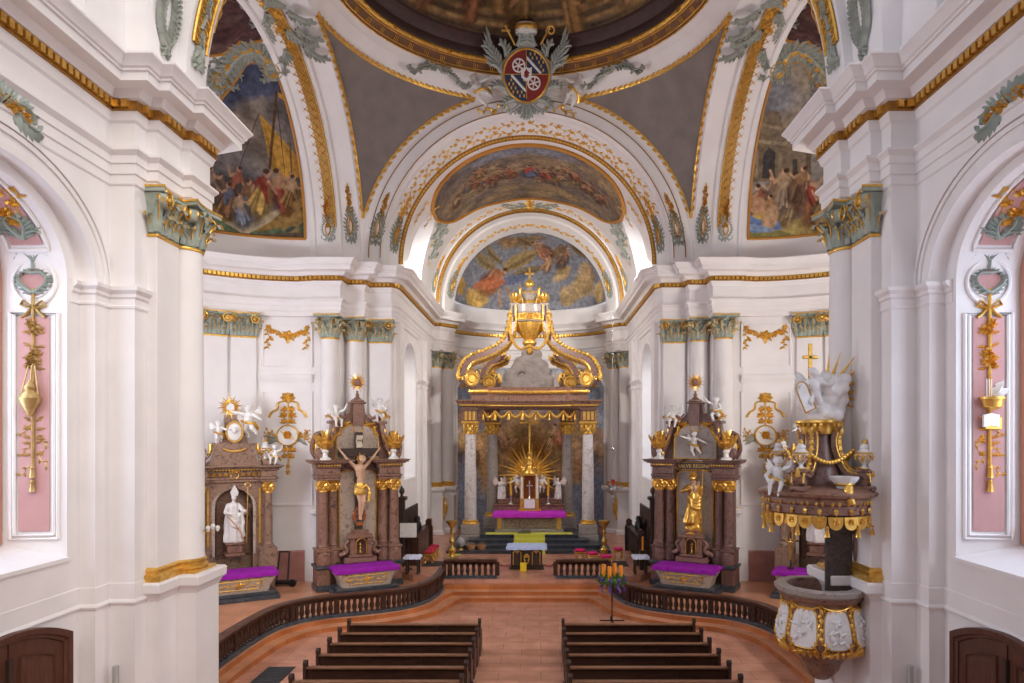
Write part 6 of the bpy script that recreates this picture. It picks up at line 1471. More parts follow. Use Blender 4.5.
# celebration altar in front of the steps
t = thing('celebration_altar', 'dark carved free-standing altar table with a pale blue cloth', 'altar', (-.02, 29.0, FZ))
g = G(); g.cbox(-.72, .72, -.4, .4, 0, .1, .02); g.cbox(-.66, .66, -.34, .34, .1, .86, .02)
for x in (-.6, -.2, .2, .6): g.cbox(x-.06, x+.06, -.38, .36, .1, .86, .015)
g.cbox(-.74, .74, -.42, .42, .82, .9, .015); obj('body', g, darkwood, t)
g = G(); m = lambda u, v, h: Vector((u, -.385-h, v))
for x in (-.4, .4): ribbon(g, m, [(x-.16, .2), (x-.16, .72), (x-.08, .78), (x+.08, .78), (x+.16, .72), (x+.16, .2)], .02, .02, .02); flower(g, m, x, .74, .08, .03)
ribbon(g, m, [(.1*cos(a), .45+.2*sin(a)) for a in [2*pi*i/16 for i in range(17)]], .02, .02, .03); cartouche_relief(g, m, 0, .45, .14); obj('gilt_carving', g, gold, t)
g = G(); g.cbox(-.8, .8, -.46, .46, .9, .97, .015); obj('table_top', g, darkwood, t)
c = tag(obj('altar_cloth', front_cloth(1.64, .94, .985, .12), mat('pale_blue_cloth', (.46,.56,.82), .8)), 'pale blue cloth on the dark free-standing altar', 'cloth'); c.location = (-.02, 29.0, FZ)
g = G(); g.loft([[(-.13, 0, .0), (.13, 0, 0), (.13, .01, 0), (-.13, .01, 0)], [(-.13, -.02, .34), (.13, -.02, .34), (.13, .0, .34), (-.13, .0, .34)]], True, True); g.cbox(-.14, .14, -.18, .0, 0, .02, .005)
c = tag(obj('cloth_strip', g, mat('bright_yellow', (.78,.55,.02), .7)), 'bright yellow cloth on the floor before the free-standing altar', 'cloth'); c.location = (-.15, 28.38, FZ)
# ================================================================ pulpit
PX, PY = 6.42, 14.35
t = thing('pulpit', 'red-brown marble pulpit basin with white relief panels and gilt garlands', 'pulpit', (PX, PY, .585), s=(.9, .9, .82))
N = 8
def octo(r, z, b=0):
    out = []
    for k in range(N):
        for j in range(5):
            a = 2*pi*(k+j/5)/N+pi/N-pi/2; f = 1/max(.93, cos(((j/5)-.5)*2*pi/N)) if 0 else 1
            e = .035 if j == 0 else 0
            out.append(((r+e)*cos(a), (r+e)*sin(a), z))
    return out
prof = [(.72,1.42),(.86,1.5),(.93,1.62),(.955,1.8),(.93,2.05),(.86,2.35),(.815,2.6),(.82,2.7),(.9,2.76),(.93,2.8),(.93,2.86),(.98,2.92),(.99,3.02),(.96,3.05),(.74,3.05),(.70,3.0),(.70,2.2)]
g = G(); g.loft([octo(r, z) for r, z in prof], True, True); g.loft([octo(r, z) for r, z in ((.72,1.42),(.55,1.25),(.4,1.05),(.36,.9),(.2,.7),(.05,.62))], True, True)
obj('basin', g, redmarble, t, sharp=50)
g = G(); g.loft([octo(r, z) for r, z in ((.93,2.86),(.99,2.92),(1.0,3.03),(.97,3.06),(.75,3.06),(.72,3.02))], True); obj('rim', g, greymarble, t)
g = G(); g.box(.05, .72, -.3, .35, 2.3, 2.95); obj('inner_shade', g, mat('red_lining', (.18,.04,.03), .8), t) if 0 else None
pr = np.array(prof[:8]); rad = lambda z: np.interp(z, pr[:, 1], pr[:, 0])
for k in range(N):
    ac = 2*pi*(k+.5)/N+pi/N-pi/2+pi/N*0
    am = 2*pi*k/N+pi/N-pi/2+pi/N
    m = lambda u, v, h, a=am: Vector(((rad(v)+h)*cos(a+u/.9), (rad(v)+h)*sin(a+u/.9), v))
    if -cos(am) > -.9 or 1:
        g = G(); ol = [(.27*math.copysign(abs(cos(b))**.55, cos(b))*(1-.12*sin(b)), 2.14+.46*math.copysign(abs(sin(b))**.55, sin(b))) for b in [2*pi*i/28+.01 for i in range(28)]]
        vs = [m(0, 2.12, .05)]+[m(u, v, .045) for u, v in ol]+[m(u*1.05, 2.12+(v-2.12)*1.03, .0) for u, v in ol]; n = len(ol)
        g.add(vs, [(0, 1+i, 1+(i+1) % n) for i in range(n)]+[(1+i, 1+n+i, 1+n+(i+1) % n, 1+(i+1) % n) for i in range(n)])
        r = random.Random(k)
        for q in range(9): leaf(g, lambda u, v, h: m(u, v, h+.05), r.uniform(-.13, .13), 2.12+r.uniform(-.32, .28), r.uniform(0, 6.28), r.uniform(.12, .25), .1, .03)
        for q in range(2): scroll(g, lambda u, v, h: m(u, v, h+.05), r.uniform(-.08, .08), 1.95+.25*q, r.uniform(1, 2), .26, 2.4, .03, .04, 2, .1)
        g.ball(m(.02, 2.28, .08), .05, 8)
        p = obj('relief_panel', g, white_st, t)
        g = G(); g.tube([m(u*1.08, 2.12+(v-2.12)*1.06, .02) for u, v in ol+[ol[0]]], .016, 5); obj('gilt_frame', g, gold, p)
    a2 = 2*pi*k/N+pi/N-pi/2; mm = lambda u, v, h, a=a2: Vector(((rad(v)+.03+h)*cos(a+u/.9), (rad(v)+.03+h)*sin(a+u/.9), v))
    g = G()
    for i in range(7): leaf(g, mm, .0, 2.62-.11*i, -pi/2+.3*(-1)**i, .14, .1, .04)
    ribbon(g, mm, [(-.02, 2.7), (.02, 2.3), (-.01, 1.9)], .014, .014, .03); flower(g, mm, 0, 2.68, .08, .05)
    scroll(g, mm, .03, 1.55, pi/2-.5, .4, 2.6, .03, .05, 3, .14); scroll(g, mm, -.03, 1.55, pi/2+.5, .4, -2.6, .03, .05, 3, .14)
    ms = lambda u, v, h, a=am: Vector(((rad(v)+.02+h)*cos(a+u/.9), (rad(v)+.02+h)*sin(a+u/.9), v))
    pts = [(-.3+.6*i/10, 2.66-.07*sin(pi*i/10)) for i in range(11)]; ribbon(g, ms, pts, .022, .022, .04)
    for i in range(1, 10, 2): leaf(g, ms, pts[i][0], pts[i][1], -pi/2+.4*(-1)**i, .11, .08, .05)
    for i in range(5): leaf(g, lambda u, v, h: Vector(((.9+h)*cos(am+u/.9), (.9+h)*sin(am+u/.9), v)), -.24+.12*i, 1.62, -pi/2+.3*(i-2)/2, .2, .14, .07)
    scroll(g, lambda u, v, h: Vector(((.88+h)*cos(am+u/.9), (.88+h)*sin(am+u/.9), v)), -.25, 1.5, .2, .5, 2.2, .04, .06, 4, .14)
    obj('gilt_garland', g, gold, t)
# back board and canopy support
g = G(); g.cbox(.06, .68, -.16, -.06, 2.4, 5.2, .02); obj('back_board', g, mat('dark_green_marble', (.045,.035,.03), .4, col2=(.09,.07,.06), scale=4, kind='vein'), t)
g = G(); g.tube([tuple(p) for p in crom([(.80, -.1, 2.9), (.92, -.12, 3.4), (.86, -.12, 4.0), (.92, -.12, 4.5), (.98, -.1, 5.0)], 6)], [.1]*8+[.16]*8+[.2]*9, 10); obj('scroll_bracket', g, redmarble, t)
g = G(); g.box(-.5, .5, .3, .36, 2.95, 3.1); 
t = thing('pulpit_canopy', 'red marble pulpit sounding board with gilt tasselled valance and tall scrolled crown', 'canopy', (PX-.02, PY, 0))
def octc(r, z): return [((r+.06*cos(4*(2*pi*i/40)))*cos(2*pi*i/40), (r+.06*cos(4*(2*pi*i/40)))*sin(2*pi*i/40), z) for i in range(40)]
g = G(); g.loft([octc(r, z) for r, z in ((.3,4.62),(.95,4.62),(1.06,4.66),(1.06,4.82),(1.1,4.86),(1.1,4.95),(1.2,5.0),(1.22,5.06),(1.14,5.1),(.95,5.16),(.5,5.2))], True, True); obj('sounding_board', g, redmarble, t)
g = G()
for i in range(24):
    a = 2*pi*(i+.5)/24; rr = 1.08+.06*cos(4*a); m = lambda u, v, h, a=a, rr=rr: Vector(((rr+h)*cos(a+u/1.1), (rr+h)*sin(a+u/1.1), v))
    pts = [(.13*cos(b), 4.52+.15*sin(b)) for b in [pi+pi*j/10 for j in range(11)]]; ring = [m(-.135, 4.62, .02)]+[m(u, v, .02) for u, v in pts]+[m(.135, 4.62, .02)]
    g.add(ring+[m(u, v, -.02) for u, v in [(-.135, 4.62)]+pts+[(.135, 4.62)]], [tuple(range(13)), tuple(range(25, 12, -1))]+[(j, j+1, j+14, j+13) for j in range(12)])
    flower(g, lambda u, v, h: m(u, v, h+.02), 0, 4.53, .07, .04, 6); leaf(g, lambda u, v, h: m(u, v, h+.02), 0, 4.78, -pi/2, .14, .1, .04)
    for j in (-.06, .06): leaf(g, lambda u, v, h: m(u, v, h+.02), j, 4.92, -pi/2, .1, .07, .03)
    if i % 2 == 0:
        p = m(.14, 4.4, .02); g.lathe([(.01, .02), (.045, -.02), (.03, -.05), (.055, -.2), (0, -.2)], 8, T(p.x, p.y, 4.43))
obj('gilt_valance', g, gold, t)
g = G(); c = Vector((0, 0, 0))
g.loft([[(r*cos(2*pi*i/16+pi/16), r*sin(2*pi*i/16+pi/16), z) for i in range(16)] for r, z in ((.62,5.15),(.5,5.22),(.42,5.45),(.3,5.8),(.24,6.1),(.24,6.25),(.32,6.28))], True, True); obj('crown_core', g, redmarble2, t)
for k in range(4):
    a = pi/4+pi/2*k-pi/2+.0
    d = Vector((cos(a), sin(a), 0)); tv = Vector((-d.y, d.x, 0))
    pts = crom([(.92, 5.22), (1.0, 5.36), (.88, 5.46), (.7, 5.42), (.52, 5.55), (.38, 5.85), (.34, 6.1), (.38, 6.28)], 6); n = len(pts); rings = []
    for j, p in enumerate(pts):
        aa = pts[max(j-1, 0)]; bb = pts[min(j+1, n-1)]; tx, tz = bb[0]-aa[0], bb[1]-aa[1]; l = sqrt(tx*tx+tz*tz); N_ = Vector((-d.x*tz/l, -d.y*tz/l, tx/l)); q = d*p[0]+Vector((0, 0, p[1])); w = .12; h = .06
        rings.append([q-tv*w-N_*h, q+tv*w-N_*h, q+tv*w+N_*h, q-tv*w+N_*h])
    g = G(); g.loft(rings, True, True); g.cbox(-.2, .2, -.16, .16, 0, .1, .02, Matrix.Translation(d*.92+Vector((0, 0, 5.1))) @ Euler((0, 0, a)).to_matrix().to_4x4()); g.cbox(-.16, .16, -.16, .16, 0, .07, .02, Matrix.Translation(d*.9+Vector((0, 0, 5.46))) @ Euler((0, 0, a)).to_matrix().to_4x4())
    ar = obj('scroll_arm', g, redmarble, t, sharp=25)
    g = G()
    for j in range(6, n-2, 3):
        p = pts[j]; aa = pts[j-1]; bb = pts[j+1]; tx, tz = bb[0]-aa[0], bb[1]-aa[1]; l = sqrt(tx*tx+tz*tz); tx /= l; tz /= l; N_ = Vector((-d.x*tz, -d.y*tz, tx)); q = d*p[0]+Vector((0, 0, p[1])); Tn = Vector((d.x*tx, d.y*tx, tz))
        leaf(g, lambda u, v, h: q+Tn*u+tv*v-N_*(.06+h) if 0 else q+Tn*u+tv*v+N_*(-.06-h), 0, 0, 0, .2, .14, .05)
        for sg in (-1, 1): g.tube([q-Tn*.1+tv*sg*.12-N_*.05, q+Tn*.1+tv*sg*.12-N_*.05], .018, 5)
    obj('gilt_leaf', g, gold, ar)
    put_urn(Matrix.Translation(Vector((PX-.02, PY, 5.53))+d*.9), .62, 'white and gilt flaming urn, '+('rear right', 'rear left', 'front left', 'front right')[k]+' of four on the pulpit canopy')
g = G(); g.loft([octc(r*.42, z) for r, z in ((.75,6.24),(.78,6.28),(.82,6.4),(.95,6.44),(1.05,6.48),(1.05,6.52),(.8,6.54))], True, True)
for i in range(20):
    a = 2*pi*i/20; m = lambda u, v, h, a=a: Vector(((.42+h)*cos(a+u/.42), (.42+h)*sin(a+u/.42), v)); leaf(g, m, 0, 6.47, -pi/2, .1, .1, .04)
for i in range(8):
    a = 2*pi*i/8; g.box(.33, .36, -.02, .02, 6.28, 6.4, Euler((0, 0, a)).to_matrix().to_4x4())
obj('gilt_platform', g, gold, t)
for k in range(4):
    g = G(); a = pi/2*k-pi/4+pi/4*0; b = a+pi/2-pi/2
    p0 = Vector((cos(a)*.9, sin(a)*.9, 5.85)); p1 = Vector((cos(a+pi/2)*.9, sin(a+pi/2)*.9, 5.85)); mid = (p0+p1)*.38; mid.z = 5.62
    pts = [p0.lerp(p1, i/16) for i in range(17)]; pts = [Vector((p.x*.75, p.y*.75, 5.9-.24*sin(pi*i/16))) for i, p in enumerate(pts)]
    g.tube(pts, .03, 6)
    for i, p in enumerate(pts): g.ball(p, .05, 6)
    obj('gilt_garland', g, gold, t)
# cloud, angel with tablets, rays and cross
t = thing('cloud_group', 'white cloud with angel holding the tablets of law, gilt rays and cross above', 'statue', (PX-.02, PY, 6.54))
g = G(); r = random.Random(12)
for i in range(40):
    z = r.uniform(.05, .85); x = r.uniform(-.34, .4)+.12*z; g.ball((x, r.uniform(-.2, .2), z), r.uniform(.10, .19), 10)
for (x, z) in ((.42, .2), (.46, .55), (.36, .85), (.1, .9)): g.ball((x, 0, z), .13, 10)
obj('cloud', melt(g, .025, 2), white_st, t)
o = put_mesh('reach'); g = G(); g.add([(x*.95-.22, y*.95-.22, z*.95+.12) for x, y, z in o.v], o.f); obj('angel_figure', g, white_st, t, sharp=60)
M = T(-.45, -.3, .48, .2, 1, 0, .0) @ Euler((0, -.42, 0)).to_matrix().to_4x4()
g = G(); g.plate([(-.13, -.32), (.13, -.32), (.13, .2), (.1, .27), (0, .31), (-.1, .27), (-.13, .2)], -.04, .04, M); tb = obj('law_tablet', g, white_st, t)
g = G(); g.tube([M @ Vector((x, -.045, z)) for x, z in [(-.13, -.32), (.13, -.32), (.13, .2), (.1, .27), (0, .31), (-.1, .27), (-.13, .2), (-.13, -.32)]], .015, 5)
obj('gilt_edge', g, gold, tb)
g = G()
for a, L in ((.95, 1.15), (.72, 1.2), (.45, .98), (.15, .92), (-.12, .86), (-.4, .7), (1.25, 1.0), (1.5, .9)):
    b = Vector((.12, 0, .5)); d = Vector((cos(a), -.05, sin(a))); n = Vector((-d.z, 0, d.x)); w = .045
    m0 = b+d*.4; g.add([m0-n*w, m0+n*w, b+d*L, m0+Vector((0, -.05, 0)), m0+Vector((0, .05, 0))], [(0, 3, 2), (3, 1, 2), (1, 4, 2), (4, 0, 2), (0, 4, 1, 3)])
obj('gilt_ray', g, gold, t)
g = G(); g.cbox(-.04, .04, -.03, .03, .6, 1.6, .01); g.cbox(-.16, .16, -.03, .03, 1.28, 1.35, .01); g.v = [(x-.2, y, z) for x, y, z in g.v]; obj('gilt_cross', g, gold, t)
Mp = T(PX, PY, 0)
put_putto('sit', Mp @ T(-.98, -.25, 4.92, -.5), .85, 'white cherub sitting on the left rim of the pulpit canopy', name='cherub')
t = thing('offering_bowl', 'small white shell bowl with gilt drapery on the front of the pulpit canopy', 'bowl', (PX+.1, PY-.88, 5.12))
g = G(); g.lathe([(.08, 0), (.14, .05), (.16, .12), (.26, .22), (.28, .28), (.24, .28), (.1, .2)], 20, wob=lambda a, z: .06*cos(8*a)); obj('shell', g, white_st, t)
g = G(); g.lathe([(.17, .1), (.2, .13), (.19, .16)], 16); g.tube([(0, -.2, .1), (-.03, -.25, -.05), (.02, -.3, -.25)], [.08, .09, .07], 8); obj('gilt_drapery', g, gold, t)
g = G(); m = lambda u, v, h: Vector((.98+h, u-.25, v))
pts = [tuple(p) for p in crom([(1.0, -.45, 4.6), (1.1, -.5, 4.3), (.98, -.52, 3.95), (1.06, -.5, 3.65)], 6)]
g.tube(pts, [.12, .12, .12, .11, .12, .13, .1, .08, .1, .12, .1, .08, .07, .09, .1, .08, .06, .05, .03], 9); g.lathe([(.05, 0), (.08, -.1), (.0, -.3)], 8, T(1.06, -.5, 3.68))
o = tag(obj('gilt_drape', g, gold), 'gilt carved drapery hanging from the right end of the pulpit canopy', 'drapery'); o.location = (PX-.02, PY, 0)

# ================================================================ communion rails
balus = [(.0,0),(.055,0),(.055,.03),(.03,.06),(.045,.12),(.055,.18),(.04,.26),(.028,.36),(.035,.42),(.03,.44)]
def rail(pts, z, label, n_b, post_ends=(1, 1)):
    t = thing('communion_rail', label, 'railing', (0, 0, 0))
    P = [(p[0], p[1]) for p in pts]; H = .74
    g = G(); g.sweep([(-.13, z), (-.13, z+.07), (-.1, z+.1), (.1, z+.1), (.13, z+.07), (.13, z)], P, caps=True); obj('base', g, blackmarble, t, sharp=30)
    g = G(); g.sweep([(-.09, z+H-.12), (-.15, z+H-.05), (-.15, z+H-.015), (-.12, z+H), (.12, z+H), (.15, z+H-.015), (.15, z+H-.05), (.09, z+H-.12)], P, caps=True); obj('handrail', g, mat('rail_wood', (.055,.022,.014), .33, col2=(.10,.045,.028), scale=4) if 'rail_wood' not in MATS else MATS['rail_wood'], t, sharp=30)
    # arched arcade between balusters: pierced wooden panel
    cum = [0]
    for a, b in zip(P[:-1], P[1:]): cum.append(cum[-1]+sqrt((a[0]-b[0])**2+(a[1]-b[1])**2))
    L = cum[-1]
    def at(d):
        i = max(k for k in range(len(cum)-1) if cum[k] <= d+1e-6); f = (d-cum[i])/(cum[i+1]-cum[i]); a, b = P[i], P[i+1]
        return a[0]+(b[0]-a[0])*f, a[1]+(b[1]-a[1])*f, atan2(b[1]-a[1], b[0]-a[0])
    sp = L/n_b
    for k in range(n_b+1):
        x, y, a = at(min(L-1e-4, k*sp)); M = T(x, y, z, a)
        g = G()
        if k % 8 == 0 or k == n_b:
            g.cbox(-.085, .085, -.08, .08, .1, H-.1, .01); g.cbox(-.05, .05, -.095, .095, .2, .55, .01); obj('post', g, wood, t, M)
        else:
            g.cbox(-.05, .05, -.05, .05, .1, .14, .008); g.lathe([(.062, .14), (.045, .17), (.078, .24), (.08, .32), (.055, .42), (.045, .5), (.06, .53), (.07, .54)], 10)
            obj('baluster', g, wood, t, M)
        if k < n_b:
            x, y, a = at((k+.5)*sp); w = sp/2+.02; g = G()
            ar = [(w*.42*cos(pi*i/8), .46+.08*sin(pi*i/8)) for i in range(9)]
            g.loft([[(u, -.05, v) for u, v in ar], [(u*1.0 if 0 else max(-w, min(w, u*2.4)), -.05, .64) for u, v in ar], [(max(-w, min(w, u*2.4)), .05, .64) for u, v in ar], [(u, .05, v) for u, v in ar], [(u, -.05, v) for u, v in ar]], False)
            for sg in (-1, 1): g.box(min(sg*w*.42, sg*w), max(sg*w*.42, sg*w), -.05, .05, .34, .64)
            obj('arch_panel', g, wood, t, T(x, y, z, a))
    return t
for s in (-1, 1):
    sd = SIDE[s]
    c = [(s*p.x, p.y) for p in crom(RAIL, 6)]
    rail(c, .30, 'long curved dark wooden rail with arched openings sweeping towards the '+('mitred bishop altar' if s < 0 else 'pulpit'), 72)
    rail([(s*1.15, 26.95), (s*3.25, 26.95)], FZ, 'short straight dark rail at the chancel step on the '+('side of the crucifix altar' if s < 0 else 'side of the gilded Madonna'), 9)
for s in (-1, 1):
    t = tag(obj('barrier_rope', G().tube([tuple(p) for p in crom([(s*1.08, 26.95, 1.15), (s*1.0, 27.4, 1.0), (s*.9, 28.1, .85), (s*.72, 28.55, .8)], 8)], .025, 7), rope_m), 'red rope running from the '+('crucifix-side' if s < 0 else 'Madonna-side')+' rail to the free-standing altar', 'rope')

# ================================================================ pews
def pew():
    t = thing('pew', 'x', 'pew'); W2 = 1.82
    g = G(); g.cbox(-W2, W2, -.02, .03, .22, .84, .008)
    for x in (-W2+.05, -.6, .6, W2-.05): g.cbox(x-.06, x+.06, -.035, .0, .22, .82, .006)
    g.cbox(-W2, W2, -.03, .0, .22, .30, .006); obj('back_panel', g, wood, t)
    g = G(); g.cbox(-W2, W2, -.10, .06, .84, .885, .012); obj('top_rail', g, woodtop, t)
    g = G(); g.cbox(-W2, W2, .02, .40, .42, .46, .01); obj('seat', g, woodtop, t)
    g = G(); g.cbox(-W2, W2, -.42, -.26, .14, .18, .01)
    obj('kneeler', g, wood, t)
    for k in (-1, 1):
        g = G(); ol = [(-.16, 0), (.44, 0), (.44, .1), (.40, .3), (.46, .5), (.42, .62), (.3, .66), (.12, .72), (.08, .9), (.06, .98), (.0, 1.02), (-.07, .98), (-.1, .88), (-.1, .6), (-.16, .4)]
        M = Matrix(((0, 1, 0, k*(W2+.03)), (1, 0, 0, 0), (0, 0, 1, 0), (0, 0, 0, 1)))
        g.plate(ol, -.035, .035, M); e = obj('end_panel', g, wood, t, sharp=30)
        g = G(); g.lathe([(.07, -.045), (.075, -.04), (.075, .04), (.07, .045)], 14, Matrix.Translation((k*(W2+.03), -.02, .97)) @ Matrix.Rotation(pi/2, 4, 'Y')); obj('end_scroll', g, darkwood, e)
    return t
p0 = pew()
order = ('front row, nearest the chancel steps', 'second row from the steps', 'third row from the steps', 'fourth row from the steps', 'fifth row from the steps', 'sixth row from the steps, nearest the camera')
one = True
for s in (-1, 1):
    for i in range(6):
        o = p0 if one else copy_tree(p0); one = False
        place(o, (s*3.03, 19.35-.9*i, 0), 0, 'dark wooden pew, '+order[i]+(', on the grate side' if s < 0 else ', on the wreath stand side'), 'pews of the crucifix side' if s < 0 else 'pews of the Madonna side')
for s in (-1, 1):
    g = G(); g.cbox(s*1.12-.06, s*1.12+.06, 14.0, 16.9, 0, .06, .01); g.v = [(x, y, z) for x, y, z in g.v]
    for i in range(2): g.cbox(s*1.12-.05, s*1.12+.05, 16.2-1.2*i, 16.45-1.2*i, .05, .3, .02)
    tag(obj('heating_pipe', g, black), 'dark metal fitting along the aisle ends of the '+('grate-side' if s < 0 else 'wreath-side')+' pews', 'fitting')
g = G(); g.cbox(-6.75, -6.02, 15.4, 18.3, 0, .02, .005)
for i in range(14): g.cbox(-6.72, -6.05, 15.45+.19*i, 15.55+.19*i, .018, .028, .003)
tag(obj('floor_grate', g, grey_grate), 'dark slatted heating grate in the floor beside the pews', 'grate')

# ================================================================ small furnishings
for s in (-1, 1):
    t = thing('standing_candlestick', 'tall brass floor candlestick beside the stalls on the '+('crucifix' if s < 0 else 'Madonna')+' side', 'candlestick', (s*3.48, 31.2, FZ))
    g = G(); g.lathe([(.26, 0), (.26, .05), (.14, .1), (.1, .2), (.18, .3), (.2, .42), (.1, .52), (.06, .6), (.09, .7), (.14, .8), (.1, .9), (.05, 1.0), (.06, 1.15), (.09, 1.22), (.06, 1.32), (.1, 1.45), (.2, 1.58), (.28, 1.7), (.28, 1.73), (.05, 1.68)], 22); obj('stem', g, brass, t)
    g = G(); 
    for a in (0, 2.1, 4.2): g.ball((.22*cos(a), .22*sin(a), .03), .06, 8)
    obj('foot', g, brass, t)
def stool(label, loc, rz=0):
    t = thing('stool', label, 'stool', loc, rz, 'red cushioned gilt stools')
    for sx in (-1, 1):
        for sy in (-1, 1):
            g = G(); g.tube([tuple(p) for p in crom([(sx*.18, sy*.15, .42), (sx*.2, sy*.17, .25), (sx*.15, sy*.13, .1), (sx*.2, sy*.17, 0)], 4)], .025, 6); obj('leg', g, gold, t)
    g = G(); g.cbox(-.24, .24, -.2, .2, .36, .43, .015); obj('seat_rail', g, gold, t)
    g = G(); g.cbox(-.25, .25, -.21, .21, .43, .54, .045); obj('cushion', g, redcloth if loc[0] < 0 else mat('crimson_cloth', (.55,.01,.13), .8) if 'crimson_cloth' not in MATS else MATS['crimson_cloth'], t)
for i in range(3):
    stool('red cushioned gilt stool along the crucifix-side stall, '+('nearest the rail', 'middle of three', 'farthest from the rail')[i], (-4.35, 30.2+.75*i, FZ), pi/2)
    stool('crimson stool before the Madonna-side candlestick, '+('leftmost', 'middle', 'rightmost')[i]+' of the row', (2.35+.50*i, 30.6-.75*i, FZ), .2)
stool('crimson stool standing alone against the Madonna-side stall', (4.1, 31.0, FZ), pi/2)
# choir stalls
def stall(s):
    t = thing('choir_stall', 'dark carved choir stall front with scrolled end on the '+('crucifix' if s < 0 else 'Madonna')+' side', 'choir stall', (0, 0, FZ))
    x = s*4.95; y0, y1 = 29.5, 33.4
    g = G(); g.cbox(x-.06, x+.06, y0, y1, 0, 1.2, .015)
    n = 9
    for i in range(n):
        a, b = y0+.1+(y1-y0-.2)*i/n, y0+.1+(y1-y0-.2)*(i+.8)/n; q = -s*.075
        g.box(min(x, x+q*1.2), max(x, x+q*1.2), a, a+.05, .15, 1.05); g.box(min(x, x+q*1.2), max(x, x+q*1.2), a, b, .98, 1.04); g.box(min(x, x+q*1.2), max(x, x+q*1.2), a, b, .12, .18)
        g.lathe([(.03, .18), (.05, .35), (.03, .5), (.04, .8), (.03, .98)], 8, T(x+q, (a+b)/2, 0))
    m_ = wood if s < 0 else darkwood
    obj('front_panel', g, mat('stall_wood', (.11,.06,.045), .4, col2=(.17,.10,.075), scale=5) if s < 0 else m_, t)
    g = G(); g.cbox(x-.2, x+.14, y0, y1, 1.2, 1.27, .02); obj('desk_top', g, m_, t)
    for yy in (y0, y1):
        g = G(); ol = [(-.5, 0), (.25, 0), (.25, 1.15), (.16, 1.35), (.05, 1.5), (-.06, 1.45), (-.1, 1.3), (-.3, 1.15), (-.5, 1.1)]
        g.plate([(x-s*a*1.0, z) for a, z in ol], yy-.06, yy+.06); g.lathe([(.14, -.08), (.15, -.05), (.15, .05), (.14, .08)], 14, Matrix.Translation((x-s*.05, yy, 1.42)) @ Matrix.Rotation(pi/2, 4, 'X')); obj('end_panel', g, m_, t)
    g = G(); g.cbox(min(s*5.45, s*5.55), max(s*5.45, s*5.55), 29.6, 33.6, 0, 2.3, .02)
    obj('back_panel', g, darkwood, t)
    g = G(); g.cbox(min(s*5.15, s*5.5), max(s*5.15, s*5.5), 29.6, 33.4, .42, .5, .02); obj('seat', g, darkwood, t)
    for i in range(3):
        g = G(); yy = 30.2+1.2*i; g.plate([(x_, z) for x_, z in [(s*5.5, .5), (s*5.05, .5), (s*5.05, .95), (s*4.98, 1.1), (s*5.1, 1.2), (s*5.2, 1.1), (s*5.25, 1.5), (s*5.4, 1.75), (s*5.5, 1.75)]], yy-.04, yy+.04); obj('seat_divider', g, darkwood, t)
    return t
for s in (-1, 1): stall(s)
for s in (-1, 1):
    # black carved figure-like finial behind the desk and tall carved back posts
    t = thing('stall_finial', 'black carved scroll silhouette rising behind the '+('crucifix' if s < 0 else 'Madonna')+'-side stall front', 'carving', (s*5.05, 31.2, FZ+1.2))
    g = G(); g.ball((0, 0, .28), (.18, .34, .3), 12); g.ball((0, .0, .62), (.13, .16, .15), 12); g.ball((0, .35, .2), (.14, .4, .16), 10); g.ball((0, -.45, .1), (.14, .5, .16), 10); obj('silhouette', melt(g, .04, 2), black, t)
    t = thing('stall_post', 'tall black carved post with ball and gilt strip behind the '+('crucifix' if s < 0 else 'Madonna')+'-side stall', 'post', (s*5.4, 29.3, FZ))
    g = G(); g.cbox(-.14, .14, -.14, .14, 0, 2.9, .02); g.cbox(-.22, .22, -.22, .22, 2.85, 3.0, .02); obj('shaft', g, darkwood, t)
    g = G(); g.lathe([(.12, 3.0), (.05, 3.06), (.14, 3.2), (.12, 3.32), (.04, 3.42), (0, 3.5)], 12); obj('ball', g, darkwood, t)
    t = thing('small_table', 'small dark stool-table with a white cloth, beside the '+('crucifix' if s < 0 else 'gilded Madonna')+' altar', 'table', (s*4.62, 27.75, .6))
    for sx in (-1, 1):
        for sy in (-1, 1): g = G(); g.cbox(sx*.22-.04, sx*.22+.04, sy*.16-.04, sy*.16+.04, 0, .72, .01); obj('leg', g, darkwood, t)
    g = G(); g.cbox(-.3, .3, -.24, .24, .6, .74, .01); obj('table_top', g, darkwood, t)
    c = tag(obj('cloth', front_cloth(.62, .46, .755, .1), whitecloth), 'white cloth on the small table beside the '+('crucifix' if s < 0 else 'gilded Madonna')+' altar', 'cloth'); c.location = (s*4.62, 27.75, .6)
g = G(); g.cbox(-.35, .35, -.02, .02, 1.35, 1.95, .01); t = thing('notice_board', 'plain white panel on a thin stand behind the crucifix altar', 'board', (-4.98, 28.6, .6)); obj('panel', g, white_st, t); g = G(); g.tube([(0, .04, 0), (0, .04, 1.5)], .02, 6); g.lathe([(.16, 0), (.16, .03), (.03, .06)], 12, T(0, .04, 0)); obj('stand', g, black, t)
g = G(); g.lathe([(.05, 0), (.05, .55), (.02, .57)], 12); c = tag(obj('candle', g, candle_m), 'orange pillar candle behind the gilded Madonna altar by the stall', 'candle'); c.location = (4.85, 28.6, 1.42)
g = G(); g.cbox(-.15, .15, -.15, .15, 0, .82, .02); c = tag(obj('candle_pedestal', g, darkwood), 'dark block carrying the orange pillar candle', 'pedestal'); c.location = (4.85, 28.6, .6)
for i, (x, y) in enumerate(((-4.15, 29.9), (3.95, 29.9))):
    g = G(); g.cbox(-.42, .42, -.6, .6, 0, .015, .004); c = tag(obj('floor_mat', g, grey_grate), 'dark grey floor mat in front of the '+('crucifix' if i == 0 else 'Madonna')+'-side stall', 'mat'); c.location = (x, y, FZ)
